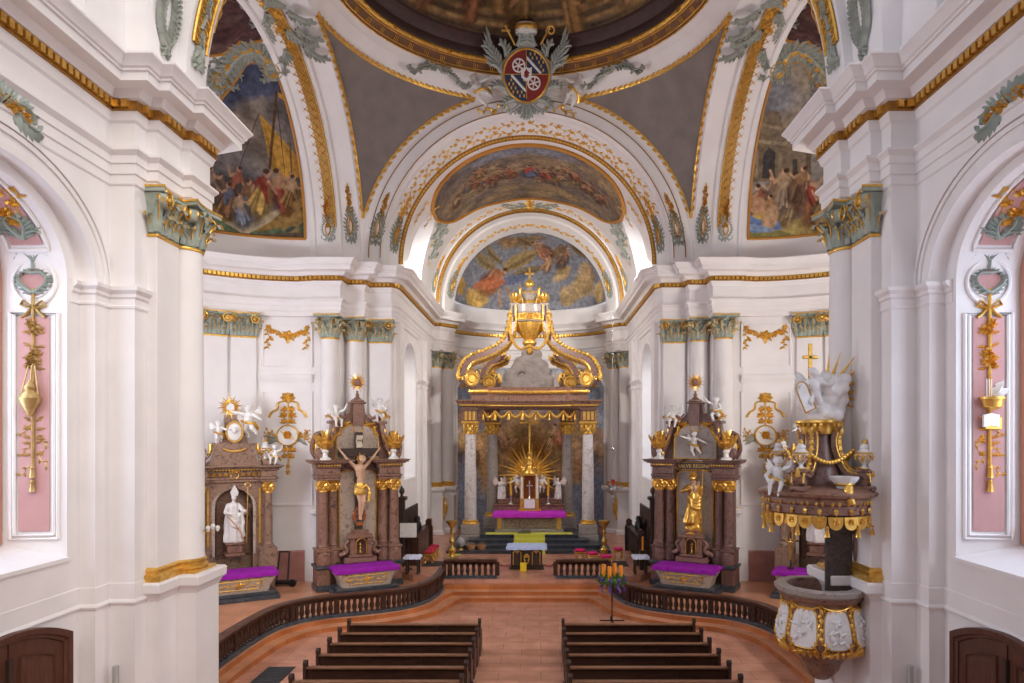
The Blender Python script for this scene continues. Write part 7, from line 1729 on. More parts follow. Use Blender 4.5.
t = thing('globe', 'small grey globe on the left end of the black altar steps', 'globe', (-3.25, 32.7, FZ+.165)); g = G(); g.ball((0, 0, .34), .24, 16); obj('ball', g, mat('globe_grey', (.22,.24,.27), .4, col2=(.40,.40,.38), scale=4), t); g = G(); g.lathe([(.16, 0), (.14, .05), (.05, .08), (.05, .12)], 14); obj('foot', g, brass, t)
for k in range(2):
    t = thing('basket', 'small woven brown basket on the altar step, '+('left' if k == 0 else 'right')+' of the pair by the globe', 'basket', (-2.75+.5*k, 32.66, FZ+.165)); g = G(); g.lathe([(.17, 0), (.22, .12), (.23, .22), (.2, .22), (.17, .05)], 16, wob=lambda a, z: .03*sin(12*a+30*z)); obj('body', g, mat('wicker', (.42,.22,.10), .7, col2=(.28,.13,.06), scale=14) if 'wicker' not in MATS else MATS['wicker'], t)
    g = G(); g.tube([(.2*cos(pi*i/8), 0, .2+.12*sin(pi*i/8)) for i in range(9)], .02, 6); obj('handle', g, MATS['wicker'], t)
# advent wreath stand
t = thing('wreath_stand', 'thin black iron stand on the nave floor holding the advent wreath', 'stand', (2.95, 22.9, 0))
g = G(); g.tube([(0, 0, .02), (0, 0, 1.3)], .022, 8); g.box(-.42, .42, -.025, .025, 0, .03); g.box(-.025, .025, -.42, .42, 0, .03); g.tube([(.3*cos(2*pi*i/24), .3*sin(2*pi*i/24), 1.3) for i in range(25)], .015, 6); g.box(-.3, .3, -.01, .01, 1.29, 1.31); g.box(-.01, .01, -.3, .3, 1.29, 1.31); obj('frame', g, black, t)
t = thing('advent_wreath', 'green fir advent wreath with violet ribbons on the black iron stand', 'wreath', (2.95, 22.9, 1.32))
g = G(); r = random.Random(8)
for i in range(420):
    a = r.uniform(0, 6.28); b = r.uniform(0, 6.28); R_ = .34+.1*cos(b); p = Vector((R_*cos(a), R_*sin(a), .06+.1*sin(b))); d = Vector((cos(a)*cos(b)+r.uniform(-.6, .6), sin(a)*cos(b)+r.uniform(-.6, .6), sin(b)+r.uniform(-.3, .6))).normalized(); n = d.orthogonal().normalized(); L = r.uniform(.08, .16)
    g.add([p-n*.022, p+n*.022, p+d*L, p+d*L*.5+d.cross(n)*.02], [(0, 1, 3), (1, 2, 3), (2, 0, 3), (0, 2, 1)])
g.tube([(.34*cos(2*pi*i/24), .34*sin(2*pi*i/24), .06) for i in range(25)], .08, 8); obj('fir_twigs', g, leafgreen, t)
g = G()
for i in range(9):
    a = 2*pi*i/9+.3; d = Vector((cos(a), sin(a), 0)); tv = Vector((-d.y, d.x, 0)); rings = []
    for j in range(9): q = d*(.42+.03*sin(j*1.2))+Vector((0, 0, .12-.055*j))+tv*.03*sin(j+i); rings.append([q-tv*.035, q+d*.008, q+tv*.035])
    g.loft(rings, False); g.ball(d*.43+Vector((0, 0, .12)), .06, 8)
obj('violet_ribbon', g, violet, t)
for k in range(4):
    a = pi/4+pi/2*k+.4; t = thing('candle', 'thick orange advent candle, '+('rear right', 'rear left', 'front left', 'front right')[k]+' of four on the wreath', 'candle', (2.95+.3*cos(a), 22.9+.3*sin(a), 1.42))
    g = G(); g.lathe([(.065, 0), (.068, .44), (.06, .46), (.015, .45)], 16); obj('wax', g, candle_m, t); g = G(); g.tube([(0, 0, .45), (.004, 0, .5)], .006, 5); obj('wick', g, black, t)
# hanging lamp and plaques at the apse piers
t = thing('sanctuary_lamp', 'silver hanging lamp with a red glass on a chain at the Madonna-side apse column', 'lamp', (4.62, 38.0, 0))
g = G(); g.lathe([(.0, 2.75), (.06, 2.8), (.04, 2.9), (.18, 3.0), (.34, 3.15), (.36, 3.25), (.24, 3.32), (.3, 3.45), (.2, 3.5)], 20); obj('bowl', g, silver, t)
g = G(); g.lathe([(.09, 3.48), (.1, 3.72), (.07, 3.78), (.06, 3.76)], 14); obj('red_glass', g, redglass, t)
g = G()
for a in (0, 2.1, 4.2): g.tube([(.3*cos(a), .3*sin(a), 3.42), (.06*cos(a), .06*sin(a), 5.4)], .012, 5)
g.lathe([(.1, 5.38), (.12, 5.46), (.05, 5.6), (0, 5.9)], 12); g.tube([(0, 0, 5.8), (0, .2, 13.0)], .012, 5); obj('chain', g, silver, t)
for i in range(3):
    a = 2.1*i+.6; g = G(); g.tube([tuple(p) for p in crom([(.25*cos(a), .25*sin(a), 3.2), (.5*cos(a), .5*sin(a), 3.12), (.62*cos(a), .62*sin(a), 3.3)], 5)], .02, 6); g.lathe([(.07, 3.3), (.05, 3.36), (.03, 3.45)], 8, T(.62*cos(a), .62*sin(a), 0)); obj('branch', g, silver, t)
for s in (-1, 1):
    t = thing('gilt_plaque', 'oval gilt carved ornament on the apse column pedestal below the '+('bare bracket' if s < 0 else 'silver lamp'), 'ornament'); t.matrix_world = T(s*4.95, 39.15, 2.05, -s*.0) @ T(0, -.06, 0)
    g = G(); g.ball((0, 0, 0), (.2, .06, .42), 14); m = lambda u, v, h: Vector((u, -.04-h, v)); cartouche_relief(g, m, 0, 0, .3); flower(g, m, 0, .5, .18, .06); leaf(g, m, 0, -.35, -pi/2, .35, .2, .06); obj('carving', g, gold, t)
    if s < 0:
        t = thing('lamp_bracket', 'curved silver bracket on the apse column pedestal above the gilt plaque', 'bracket', (-4.6, 39.0, 2.9)); g = G(); g.tube([tuple(p) for p in crom([(-.3, .0, .1), (0, -.2, .1), (.25, -.25, -.05), (.4, -.2, .12)], 6)], .025, 6); g.ball((.4, -.2, .16), .06, 8); obj('arm', g, silver, t)
# folding things by the conch wall, dark wooden door leaves
for s in (-1, 1):
    t = thing('door_%d' % (1 if s < 0 else 2), None, None, kind='structure', loc=(s*8.05, 10.95, 0)); hw = 1.4
    top = lambda u: 2.68+.34*(1-(u/hw)**2)
    M = Matrix(((0, -s*1.0 if s < 0 else -1, 0, 0), (1, 0, 0, 0), (0, 0, 1, 0), (0, 0, 0, 1)))
    M = Matrix(((0, s, 0, 0), (1, 0, 0, 0), (0, 0, 1, 0), (0, 0, 0, 1)))      # local x -> along the wall, local -y -> into the nave
    us = [-hw+2*hw*i/24 for i in range(25)]
    out = [(-hw, 0)]+[(u, top(u)) for u in us]+[(hw, 0)]; k = .9; inn = [(-hw*k, 0)]+[(u*k, top(u)-.16) for u in us]+[(hw*k, 0)]
    g = G(); g.loft([[(u, 0, v) for u, v in out], [(u, -.1, v) for u, v in out], [(u*.97+inn[i][0]*.03, -.13, v-.01) for i, (u, v) in enumerate(out)], [(u*.4+inn[i][0]*.6, -.12, v*.4+inn[i][1]*.6) for i, (u, v) in enumerate(out)], [(u*.3+inn[i][0]*.7, -.08, v*.3+inn[i][1]*.7) for i, (u, v) in enumerate(out)], [(u, -.06, v) for u, v in inn], [(u, .02, v) for u, v in inn]], False, False, M); obj('door_frame', g, doorwood, t, sharp=20)
    for q in (-1, 1):
        g = G(); a0, a1 = (.02*q, hw*k*q); U = [a0+(a1-a0)*i/10 for i in range(11)]
        ol = [(a0, .02)]+[(u, top(u/k)-.17) for u in U]+[(a1, .02)]; g.plate(ol if q > 0 else ol[::-1], -.035, .02, M)
        for (b0, b1, z0) in ((.16, .84, 1.25), (.16, .84, .2)):
            U2 = [a0+(a1-a0)*(b0+(b1-b0)*i/10) for i in range(11)]; tp = (lambda u: top(u/k)-.42) if z0 > 1 else (lambda u: 1.05)
            pl = [(U2[0], z0)]+[(u, tp(u)) for u in U2]+[(U2[-1], z0)]; cx = sum(p[0] for p in pl)/len(pl); cz = sum(p[1] for p in pl)/len(pl); sh = lambda f: [(cx+(u-cx)*f, cz+(v-cz)*f) for u, v in pl]
            rings = [[(u, y, v) for u, v in sh(f)+[sh(f)[0]]] for f, y in ((1.0, -.035), (.98, -.075), (.93, -.075), (.9, -.045), (.78, -.055), (.72, -.075))]; g.loft(rings, False, False, M); g.add([(u, -.075, v) for u, v in sh(.72)], [tuple(range(len(pl)))], M)
        l = obj('door_leaf', g, doorwood, t, sharp=25)
    g = G(); g.cbox(-.05, .05, -.1, -.03, .0, 2.62, .01, M); obj('cover_strip', g, darkwood, t)
    g = G(); g.lathe([(.03, 0), (.05, .04), (0, .07)], 10, M @ T(.14, -.07, 1.05, 0, 1, pi/2)); obj('door_handle', g, brass, t)
for s in (-1, 1):
    g = G(); g.cbox(-.04, .04, -.05, .05, 0, .5, .01); o = tag(obj('wall_speaker', g, mat('speaker_grey', (.42,.42,.40), .6) if 'speaker_grey' not in MATS else MATS['speaker_grey']), 'slim grey column speaker low on the pier by the '+('crucifix' if s < 0 else 'pulpit')+' side door', 'speaker'); o.location = (s*7.62, 13.09, 1.3)
t = thing('wall_sconce', 'small white three-globed sconce on the large column facing the mitred bishop altar', 'lamp', (-6.78, 14.8, 4.15))
g = G(); g.tube([(0, 0, 0), (.1, .0, -.04), (.2, 0, .02)], .015, 6); obj('arm', g, brass, t)
for k in range(3): g = G(); g.ball((.12+.09*k, .03*(k-1), .06+.04*(k % 2)), .05, 12); g.lathe([(.02, -.06), (.035, -.03), (.04, .0)], 10, T(.12+.09*k, .03*(k-1), .04+.04*(k % 2))); obj('globe', g, white_st, t)
t = thing('folded_stand', 'folded iron stand with wheels leaning on the conch wall between the altars', 'stand', (-9.6, 26.9, .3))
g = G(); g.tube([(-.25, 0, .15), (-.22, .3, 1.3)], .03, 6); g.tube([(.2, 0, .15), (.16, .3, 1.3)], .03, 6); g.tube([(-.24, .25, 1.3), (.18, .25, 1.3)], .03, 6); g.cbox(-.5, .5, -.25, .2, .1, .2, .02); obj('frame', g, black, t)
for x in (-.45, .45): g = G(); g.lathe([(.13, -.03), (.15, -.02), (.15, .02), (.13, .03)], 16, T(x, -.2, .15, 0, 1, pi/2)); obj('wheel', g, black, t)
# ================================================================ stucco and gilding
def orn(name, label, cat, build, m1=greygreen, group=None):
    "build(g, q): grey-green relief g with gilt parts q"
    g, q = G(), G(); build(g, q)
    if g.v:
        o = obj(name, g, m1, sharp=50)
        if q.v: obj('gilding', q, gold, o, sharp=50)
    else: o = obj(name, q, gold, sharp=50)
    return tag(o, label, cat, group)
def arch_map_y(y, r, ny=1.0, nr=0.0, slope=0):
    "u along the arc from its crown (metres, + to the left), v across, h off the surface"
    def m(u, v, h):
        a = pi/2+u/r; rr = r+v*slope[0]-h*slope[1] if slope else r-h
        yy = y+v*slope[2]-h*slope[3] if slope else y
        return Vector((rr*cos(a), yy, Z0+rr*sin(a)))
    return m
# front faces of the chancel arch: v radial, h towards the camera
band1 = lambda u, v, h: Vector(((6.5+v)*cos(pi/2+u/6.5), 28.53-h, Z0+(6.5+v)*sin(pi/2+u/6.5)))
def splay(y0, r0, y1, r1):
    L = sqrt((y1-y0)**2+(r1-r0)**2); ty, tr = (y1-y0)/L, (r1-r0)/L; ny, nr = (tr, -ty)
    if ny > 0: ny, nr = -ny, -nr
    R = (r0+r1)/2; yc = (y0+y1)/2
    return (lambda u, v, h: (lambda rr, a: Vector((rr*cos(a), yc+ty*v+ny*h, Z0+rr*sin(a))))(R+tr*v+nr*h, pi/2+u/R)), R, L
vine, RV, LV = splay(29.0, 5.93, 29.55, 5.62)
def vine_run(g, m, u0, u1, v, step, seed, lf=.2, gap=None):
    r = random.Random(seed); n = int(abs(u1-u0)/step); s = 1 if u1 > u0 else -1
    pts = [(u0+s*step*i, v+.05*sin(i*1.1+seed)) for i in range(n+1)]
    ribbon(g, m, pts, .014, .014, .03)
    for i in range(n):
        a = (0 if s > 0 else pi); k = 1 if i % 2 else -1
        leaf(g, m, pts[i][0], pts[i][1], a+k*.8*s, lf*r.uniform(.8, 1.2), lf*.6, .05)
        if i % 3 == 0: flower(g, m, pts[i][0]+.04, pts[i][1]+k*.06, lf*.55, .06, 5, r.random())
def b(g, q):
    half = pi/2*RV
    for sg in (-1, 1):
        vine_run(q, vine, .15*sg, sg*(half-1.9), .17, .20, 3+sg, .22); vine_run(q, vine, .15*sg, sg*(half-1.9), -.18, .20, 7+sg, .20)
    scroll(g, vine, .1, 0, 0, .9, 2.5, .03, .05, 4, .2)
orn('vine_relief', 'gilt leaf vines twined along the underside of the chancel arch', 'relief', lambda g, q: (b(G(), q)))
# gold lines on the arch face and the gilt rim
g = G()
for rr, y in ((6.62, 28.5), (6.14, 28.53)): g.tube([(rr*cos(pi*i/80), y, Z0+rr*sin(pi*i/80)) for i in range(81)], .02, 5)
tag(obj('gilt_line', g, dgold), 'pair of thin gilt lines around the face of the chancel arch', 'moulding')
def rimband(y0, r0, y1, r1, label):
    g = G(); n = 96
    g.loft([[(r*cos(pi*i/n), y, Z0+r*sin(pi*i/n)) for i in range(n+1)] for y, r in ((y0, r0), (y0-.02, r0-.03), (y1-.02, r1-.03), (y1, r1))], False); o = tag(obj('gilt_band', g, dgold), label, 'moulding')
    g = G(); mp, R_, L_ = splay(y0-.02, r0-.03, y1-.02, r1-.03)
    for i in range(110):
        u = -pi/2*R_+pi*R_*(i+.5)/110; leaf(g, mp, u-.06, 0, 0, .16, .10, .04)
    obj('leaf_bead', g, gold, o)
rimband(29.57, 5.6, 29.66, 5.44, 'orange gilt rim on the inner edge of the chancel arch')
rimband(38.13, 5.36, 38.15, 5.06, 'orange gilt rim of the inner apse arch around the angel painting')
fl1, R1, L1 = splay(37.62, 5.52, 38.1, 5.36); fl2, R2, L2 = splay(38.65, 4.85, 39.6, 4.45)
def b(g, q):
    for sg in (-1, 1): vine_run(q, fl1, sg*1.0, sg*(pi/2*R1-3.2), 0, .22, 11+sg, .26); vine_run(q, fl2, sg*.1, sg*(pi/2*R2-2.3), .05, .24, 14+sg, .24)
orn('vine_relief', 'gilt rosette vines on the apse arch over the flying angels', 'relief', lambda g, q: b(g, q))
def crest(m, u, v, w):
    def f(g, q):
        for k in (-1, 1):
            a0 = 0 if k > 0 else pi
            scroll(g, m, u+k*.08*w, v, pi/2-k*.9, .8*w, -k*2.8, .05*w, .1, 4, .24*w); scroll(g, m, u+k*.1*w, v+.02, a0+k*.2, 1.1*w, k*2.6, .05*w, .1, 5, .26*w); scroll(g, m, u+k*.5*w, v-.05, a0-k*.5, .8*w, -k*2.4, .04*w, .09, 4, .22*w)
            for i in range(3): leaf(g, m, u+k*.1, v, pi/2-k*(.3+.5*i), .4*w, .16*w, .1)
        flower(q, m, u, v+.1*w, .26*w, .14, 7); flower(q, m, u, v-.22*w, .16*w, .12, 5)
        for k in (-1, 1): leaf(q, m, u+k*.3*w, v+.12*w, (0 if k > 0 else pi), .3*w, .12*w, .12)
    return f
orn('rocaille_crest', 'grey-green and gilt rocaille crest at the crown of the apse arch', 'ornament', crest(fl1, 0, .05, 1.9))
def rocaille_v(m, u, v, h, w, seed=0, gl=1):
    "upright cartouche: open grey-green frame below, gilt flowering spray above"
    def f(g, q):
        r = random.Random(seed); W_ = w*.30
        for k in (-1, 1):
            P = [(u+k*W_*(sin(pi*i/14)**.7), v+h*(.10+.42*i/14)) for i in range(15)]
            ribbon(g, m, P, .035, .035, .09)
            for i in (2, 4, 6, 8, 10, 12):
                leaf(g, m, P[i][0], P[i][1], pi/2-k*(.75 if i > 6 else 1.0), .17*h/2, .12, .09)
                leaf(g, m, P[i][0], P[i][1], pi/2+k*.5, .12*h/2, .08, .08)
            ribbon(g, m, [(u+k*.02, v+h*.12), (u+k*W_*.7, v+h*.06), (u+k*W_*1.2, v+h*.10), (u+k*W_*1.15, v+h*.17)], .035, .03, .08)
            ribbon(g, m, [(u+k*W_*.3, v+h*.5), (u+k*W_*.9, v+h*.56), (u+k*W_*.5, v+h*.62)], .03, .02, .08)
            ribbon(q, m, [(u+k*W_*.45*sin(pi*i/8), v+h*(.16+.3*i/8)) for i in range(9)], .018, .018, .11)
        for i in range(3): leaf(g, m, u+(i-1)*.06, v+h*.11, -pi/2+(i-1)*.55, .11*h, .12, .08)
        n = 9
        for i in range(n):
            vv = v+h*(.48+.5*i/n); ww = W_*(1.05-.6*i/n)
            for k in (-1, 1): leaf(g if i < 3 else q, m, u, vv, pi/2-k*r.uniform(.5, 1.0), ww*1.15, .10, .09)
            flower(q, m, u+r.uniform(-.6, .6)*ww, vv+.03, .085, .12, 5, r.random())
        leaf(q, m, u, v+h*.94, pi/2, .2, .08, .09)
        ribbon(q, m, [(u, v+.45*h), (u+.02, v+.7*h), (u, v+h)], .016, .01, .06)
    return f
def axis_map(m0, u0, sgn):
    "turn local (across, up) into (arc, radial) for an ornament standing upright at the arch foot"
    return lambda u, v, h: m0(sgn*(u0-v), u*-sgn, h)
for s in (-1, 1):
    w_ = 'above the '+('crucifix' if s < 0 else 'gilded Madonna')+' altar'
    sg = 1 if s < 0 else -1
    mb = axis_map(lambda u, v, h: Vector(((6.36+v)*cos(pi/2+u/6.36), 28.54-h, Z0+(6.36+v)*sin(pi/2+u/6.36))), 6.36*pi/2, sg)
    orn('rocaille_ornament', 'upright grey and gilt rocaille on the chancel arch face '+w_, 'ornament', rocaille_v(mb, 0, .45, 2.35, .62, 1))
    mb = axis_map(vine, RV*pi/2, sg); orn('rocaille_ornament', 'grey wreath-like rocaille with gilt sprigs on the inner chancel arch '+w_, 'ornament', rocaille_v(mb, 0, .35, 2.6, .62, 2))
    mb = axis_map(fl1, R1*pi/2, sg); orn('rocaille_ornament', 'slim grey rocaille at the foot of the outer apse arch, '+('crucifix' if s < 0 else 'Madonna')+' side', 'ornament', rocaille_v(mb, 0, .5, 2.2, .5, 3))
    mb = axis_map(fl2, R2*pi/2, sg); orn('rocaille_ornament', 'broad grey rocaille beside the angel painting, '+('crucifix' if s < 0 else 'Madonna')+' side', 'ornament', rocaille_v(mb, 0, .4, 2.6, .8, 4))
    # transept arch soffits: u along arc, v along x
    def soff(r, xc, s=s): return lambda u, v, h: Vector((s*(xc+v), CY+(r-h)*cos(u/r), Z0+(r-h)*sin(u/r)))
    m1 = soff(6.55, 7.3); mb = lambda u, v, h, m1=m1, s=s: m1(v, u*s*-1, h)
    orn('rocaille_ornament', 'tall grey and gilt rocaille on the white arch strip beside the pendentive, '+('ship' if s < 0 else 'temple')+' side', 'ornament', rocaille_v(mb, 0, .5, 2.4, .6, 5))
    m2 = soff(6.25, 8.16); mb2 = lambda u, v, h, m2=m2, s=s: m2(v, u*s*-1, h)
    orn('rocaille_ornament', 'pale grey-gilt rocaille foot under the trellis band, '+('ship' if s < 0 else 'temple')+' side', 'ornament', rocaille_v(mb2, 0, .5, 1.7, .75, 6, 0), m1=mat('pale_grey_green', (.40,.43,.395), .7) if 'pale_grey_green' not in MATS else MATS['pale_grey_green'])
    # trellis band
    g = G(); n = 80; u0, u1 = 1.1, pi*6.25-1.1
    g.loft([[m2(u0+(u1-u0)*i/n, v, h) for i in range(n+1)] for v, h in ((-.36, 0), (-.36, .03), (.36, .03), (.36, 0))], False)
    tb = tag(obj('trellis_band', g, mat('ochre_ground', (.36,.19,.035), .5, .3) if 'ochre_ground' not in MATS else MATS['ochre_ground']), 'gilt trellis-pattern band around the arch of the '+('ship' if s < 0 else 'temple')+' painting', 'moulding')
    g = G(); mm = lambda u, v, h: m2(u, v, h+.03)
    K = 52; st = (u1-u0)/K
    for i in range(K):
        u = u0+st*i
        for j in range(2):
            va, vb = -.3+.3*j, 0+.3*j
            ribbon(g, mm, [(u, va), (u+st, vb)], .014, .014, .03); ribbon(g, mm, [(u+st, va), (u, vb)], .014, .014, .03)
            flower(g, mm, u+st/2, (va+vb)/2, .06, .05, 4, pi/4)
    for v in (-.34, .34): ribbon(g, mm, [(u0+(u1-u0)*i/n, v) for i in range(n+1)], .025, .025, .04)
    obj('trellis', g, gold, tb)
    g = G(); m3 = soff(6.55, 7.3)
    for v in (.22, ): ribbon(g, m3, [(pi*6.55*i/80, v) for i in range(81)], .018, .018, .03)
    tag(obj('gilt_line', g, dgold), 'thin gilt line along the white arch strip beside the '+('ship' if s < 0 else 'temple')+' painting', 'moulding')
    # rocaille around the head of the painting and at the arch crown
    sphm = lambda ph, e, h, s=s: Vector((s*(8.8+(6.0-h)*cos(radians(ph))*cos(radians(e))), 21.75+(6.0-h)*sin(radians(ph))*cos(radians(e)), 14.15+(5.68-h)*sin(radians(e))))
    def cm(ph0, e0, s=s): return lambda u, v, h: sphm(ph0-u/(.105*max(.25, cos(radians(e0))))*1.0, e0+v/.1, h)
    def b(g, q, s=s):
        path = [(86,60.5),(84,66),(80,70),(74,71.5),(68,70.5),(62,69),(57,65),(53,59.5),(49,54),(46,46)]
        m = lambda u, v, h: sphm(u, v, h)
        P = crom(path, 5); rings = []
        for i, p in enumerate(P):
            a = P[max(0, i-1)]; bb = P[min(len(P)-1, i+1)]; d = sphm(bb[0], bb[1], 0)-sphm(a[0], a[1], 0); d.normalize(); nn = (Vector((s*8.8, 21.75, 14.15))-sphm(p[0], p[1], 0)).normalized(); t = d.cross(nn); c = sphm(p[0], p[1], 0)
            rings.append([c-t*.10, c-t*.05+nn*.10, c+t*.05+nn*.10, c+t*.10])
            if i % 2 == 0:
                for sg in (-1, 1):
                    mp = lambda u, v, h, c=c, d=d, t=t, nn=nn: c+d*u+t*v+nn*(h+.03); leaf(g, mp, 0, sg*.06, sg*.9, .46, .24, .12)
            if i % 5 == 2:
                mp = lambda u, v, h, c=c, d=d, t=t, nn=nn: c+d*u+t*v+nn*(h+.08); leaf(q, mp, 0, 0, .4, .3, .12, .06); flower(q, mp, 0, .1, .12, .06)
        g.loft(rings, False)
        for (ph, e), w in (((51, 57), 1.25), ((85.5, 65), 1.0)):
            c = sphm(ph, e, 0); nn = (Vector((s*8.8, 21.75, 14.15))-c).normalized(); d = (sphm(ph-3, e, 0)-c).normalized(); t = nn.cross(d)*-1
            mp = lambda u, v, h: c+d*u+t*v+nn*(h+.02)
            for k in range(5): scroll(g, mp, .1*k-.2, .05, 1.2*k, .9*w, 2.6*(-1)**k, .07, .12, 4, .34)
            ribbon(q, mp, [(.26*cos(2*pi*i/14), .3*sin(2*pi*i/14)) for i in range(15)], .035, .035, .14)
    orn('rocaille_garland', 'grey-green rocaille garland curling over the head of the '+('ship' if s < 0 else 'temple')+' painting', 'ornament', b)
    def b(g, q, s=s):
        m = lambda u, v, h: Vector((s*(8.1+v), CY+(6.25-h)*cos(pi/2-u/6.25), Z0+(6.25-h)*sin(pi/2-u/6.25)))
        mB = lambda u, v, h: sphm(90-u*9, 81+v*9, h)
        for k in (-1, 1):
            for j in range(3): scroll(g, m, k*(.1+.85*j), .15*(-1)**j, (0 if k > 0 else pi)+.5*(-1)**j, 1.5, 2.6*k*(-1)**j, .09, .14, 7, .5); scroll(g, m, k*(.1+.8*j), -.5, (0 if k > 0 else pi)-.6, 1.2, -2.4*k, .08, .14, 6, .45)
            scroll(g, lambda u, v, h: Vector((s*(8.6+v*.7), CY+u, Z0+6.25*sqrt(max(.05, 1-(u/6.25)**2))-.25*abs(v)-h)), k*.3, .4, (0 if k > 0 else pi)-.6*k, 1.8, 2.2*k, .09, .12, 7, .5)
        for k in range(6): flower(q, m, -1.6+.65*k, .1*(-1)**k, .18, .14, 5)
    orn('rocaille_crest', 'grey-green rocaille crest at the crown of the arch over the '+('ship' if s < 0 else 'temple')+' painting', 'ornament', b)
    # garlands hanging at the ring
    for k, (a0, lab) in enumerate(((radians(90-s*0)+0, ''),)): pass
    aa = pi/2-s*radians(33)
    mr = lambda u, v, h, aa=aa: Vector(((RA-.12-h*.9+.35*0)*cos(aa+u/6.4), CY+(RB-.12-h*.9)*sin(aa+u/6.4), 20.9+v))
    def b(g, q):
        for k in (-1, 1):
            for j in range(3): scroll(g, mr, k*.45*j, -.05-.22*j, (0 if k > 0 else pi)-k*.3, .8-.1*j, 2.6*k*(-1)**j, .06, .14, 5, .3)
        for k in range(4): leaf(g, mr, -.3+.2*k, .0, pi/2+.4*(k-1.5), .4, .2, .15)
        for k in range(5): leaf(q, mr, -.5+.25*k, -.05, .5*k, .2, .1, .16)
    orn('rocaille_garland', 'grey-green rocaille sprig overlapping the gilt dome ring, '+('ship' if s < 0 else 'temple')+' side', 'ornament', b)
    # nave arch: wreath on the outer band, gilt trellis on the inner band
    na = lambda r, yc, s=s: (lambda u, v, h: Vector((s*(r-h)*cos(u/r), yc-v, Z0+(r-h)*sin(u/r))))
    m4 = na(7.09, 13.82)
    def b(g, q):
        for k in (-1, 1):
            P = [(1.1+.75*cos(pi/2+k*pi*i/14), .27*sin(k*pi*i/14+0)) for i in range(15)]; P = [(.95-.52*cos(pi*i/14), k*.23*sin(pi*i/14)) for i in range(15)]
            ribbon(g, m4, P, .07, .07, .08)
            for i in range(14): leaf(g, m4, P[i][0], P[i][1], (0 if 1 else 0)+k*.7, .3, .16, .1); leaf(g, m4, P[i][0], P[i][1], -k*.5+.2, .25, .12, .1)
            scroll(g, m4, .45, 0, pi-k*.6, .3, k*2.4, .05, .08, 3, .16); scroll(g, m4, 1.46, 0, k*.5, .6, k*2.6, .06, .08, 4, .25)
    orn('stucco_wreath', 'open grey-green stucco wreath on the arch above the '+('crucifix-side' if s < 0 else 'pulpit-side')+' nave cornice', 'ornament', b)
    m5 = na(6.89, 14.7)
    g = G(); g.loft([[m5(.9+8*i/60, v, h) for i in range(61)] for v, h in ((-.3, 0), (-.3, .03), (.3, .03), (.3, 0))], False); tb = tag(obj('trellis_band', g, MATS['ochre_ground']), 'gilt band with grey foliage on the near crossing arch, '+('crucifix' if s < 0 else 'pulpit')+' side', 'moulding')
    g = G(); q = G(); mm = lambda u, v, h: m5(u, v, h+.03)
    for i in range(22): u = .9+.36*i; scroll(g, mm, u, -.12*(-1)**i, .5*(-1)**i, .5, -2.2*(-1)**i, .035, .06, 4, .2)
    for i in range(40): u = .9+.2*i; ribbon(q, mm, [(u, -.24), (u+.2, .24)], .012, .012, .02); ribbon(q, mm, [(u+.2, -.24), (u, .24)], .012, .012, .02)
    for v in (-.28, .28): ribbon(q, mm, [(.9+8*i/60, v) for i in range(61)], .03, .03, .04)
    scroll(g, mm, .9, .1, pi+.3, .7, 2.8, .06, .08, 4, .25); scroll(g, mm, .9, -.1, pi-.3, .8, -2.8, .06, .08, 4, .25)
    obj('grey_foliage', g, greygreen, tb); obj('gilt_trellis', q, gold, tb)
    # chancel vault stucco beside the painted field
    cvm = lambda u, v, h, s=s: Vector((s*(5.44-h)*cos(u/5.44), v, Z0+(5.44-h)*sin(u/5.44)))
    def b(g, q, s=s):
        for (u, y) in ((2.95, 35.3), (2.35, 35.7), (3.1, 34.5)):
            for k in range(4): scroll(g, cvm, u, y, 1.57*k+.4, 1.15, 2.5*(-1)**k, .06, .1, 6, .32)
        for (u, y, a) in ((3.4, 34.4, pi-.3), (2.6, 35.9, pi+.3), (3.3, 30.7, pi+.2), (3.7, 32.2, pi)): sprig(q, cvm, u, y, a, 1.3, 8, .22, int(u*10))
    orn('rocaille_ornament', 'grey-green rocaille with gilt sprigs on the chancel vault, '+('crucifix' if s < 0 else 'Madonna')+' side of the painting', 'ornament', b)
    # festoon and trophy in the conch panels
    cp = lambda ph, z, o, s=s: Vector((s*(8.8+(6.0-o)*sin(radians(ph))), 21.75+(6.0-o)*cos(radians(ph)), z))
    mc = lambda u, v, h, s=s: cp(8.4-(u if s < 0 else -u)*11.6, v, .02+h)
    def b(g, q):
        r = random.Random(2)
        for k in (-1, 1):
            sprig(q, mc, k*.62, 10.55, -pi/2, .85, 9, .17, 3); flower(q, mc, k*.62, 10.6, .11, .05, 6)
            P = [(k*.62*(1-i/10), 10.55-.28*sin(pi/2*i/10)) for i in range(11)]; ribbon(q, mc, P, .02, .02, .04)
            for i in range(10): leaf(q, mc, P[i][0], P[i][1], -pi/2+r.uniform(-1.2, 1.2), .17, .11, .06)
            for i in (3, 5): flower(q, mc, P[i][0], P[i][1], .12, .06, 5, r.random())
        flower(q, mc, 0, 10.27, .24, .08, 6, .3); leaf(q, mc, 0, 10.2, -pi/2, .28, .16, .06); leaf(q, mc, .1, 10.2, -pi/2+.6, .2, .1, .06)
    orn('festoon', 'gilt flower festoon in the upper wall panel by the '+('crucifix' if s < 0 else 'gilded Madonna')+' altar', 'ornament', lambda g, q: b(g, q))
    t = thing('trophy', 'gilt bow and leaves with white oval shield on the wall by the '+('crucifix' if s < 0 else 'gilded Madonna')+' altar', 'ornament')
    g = G(); flower(g, mc, 0, 7.75, .26, .07, 8)
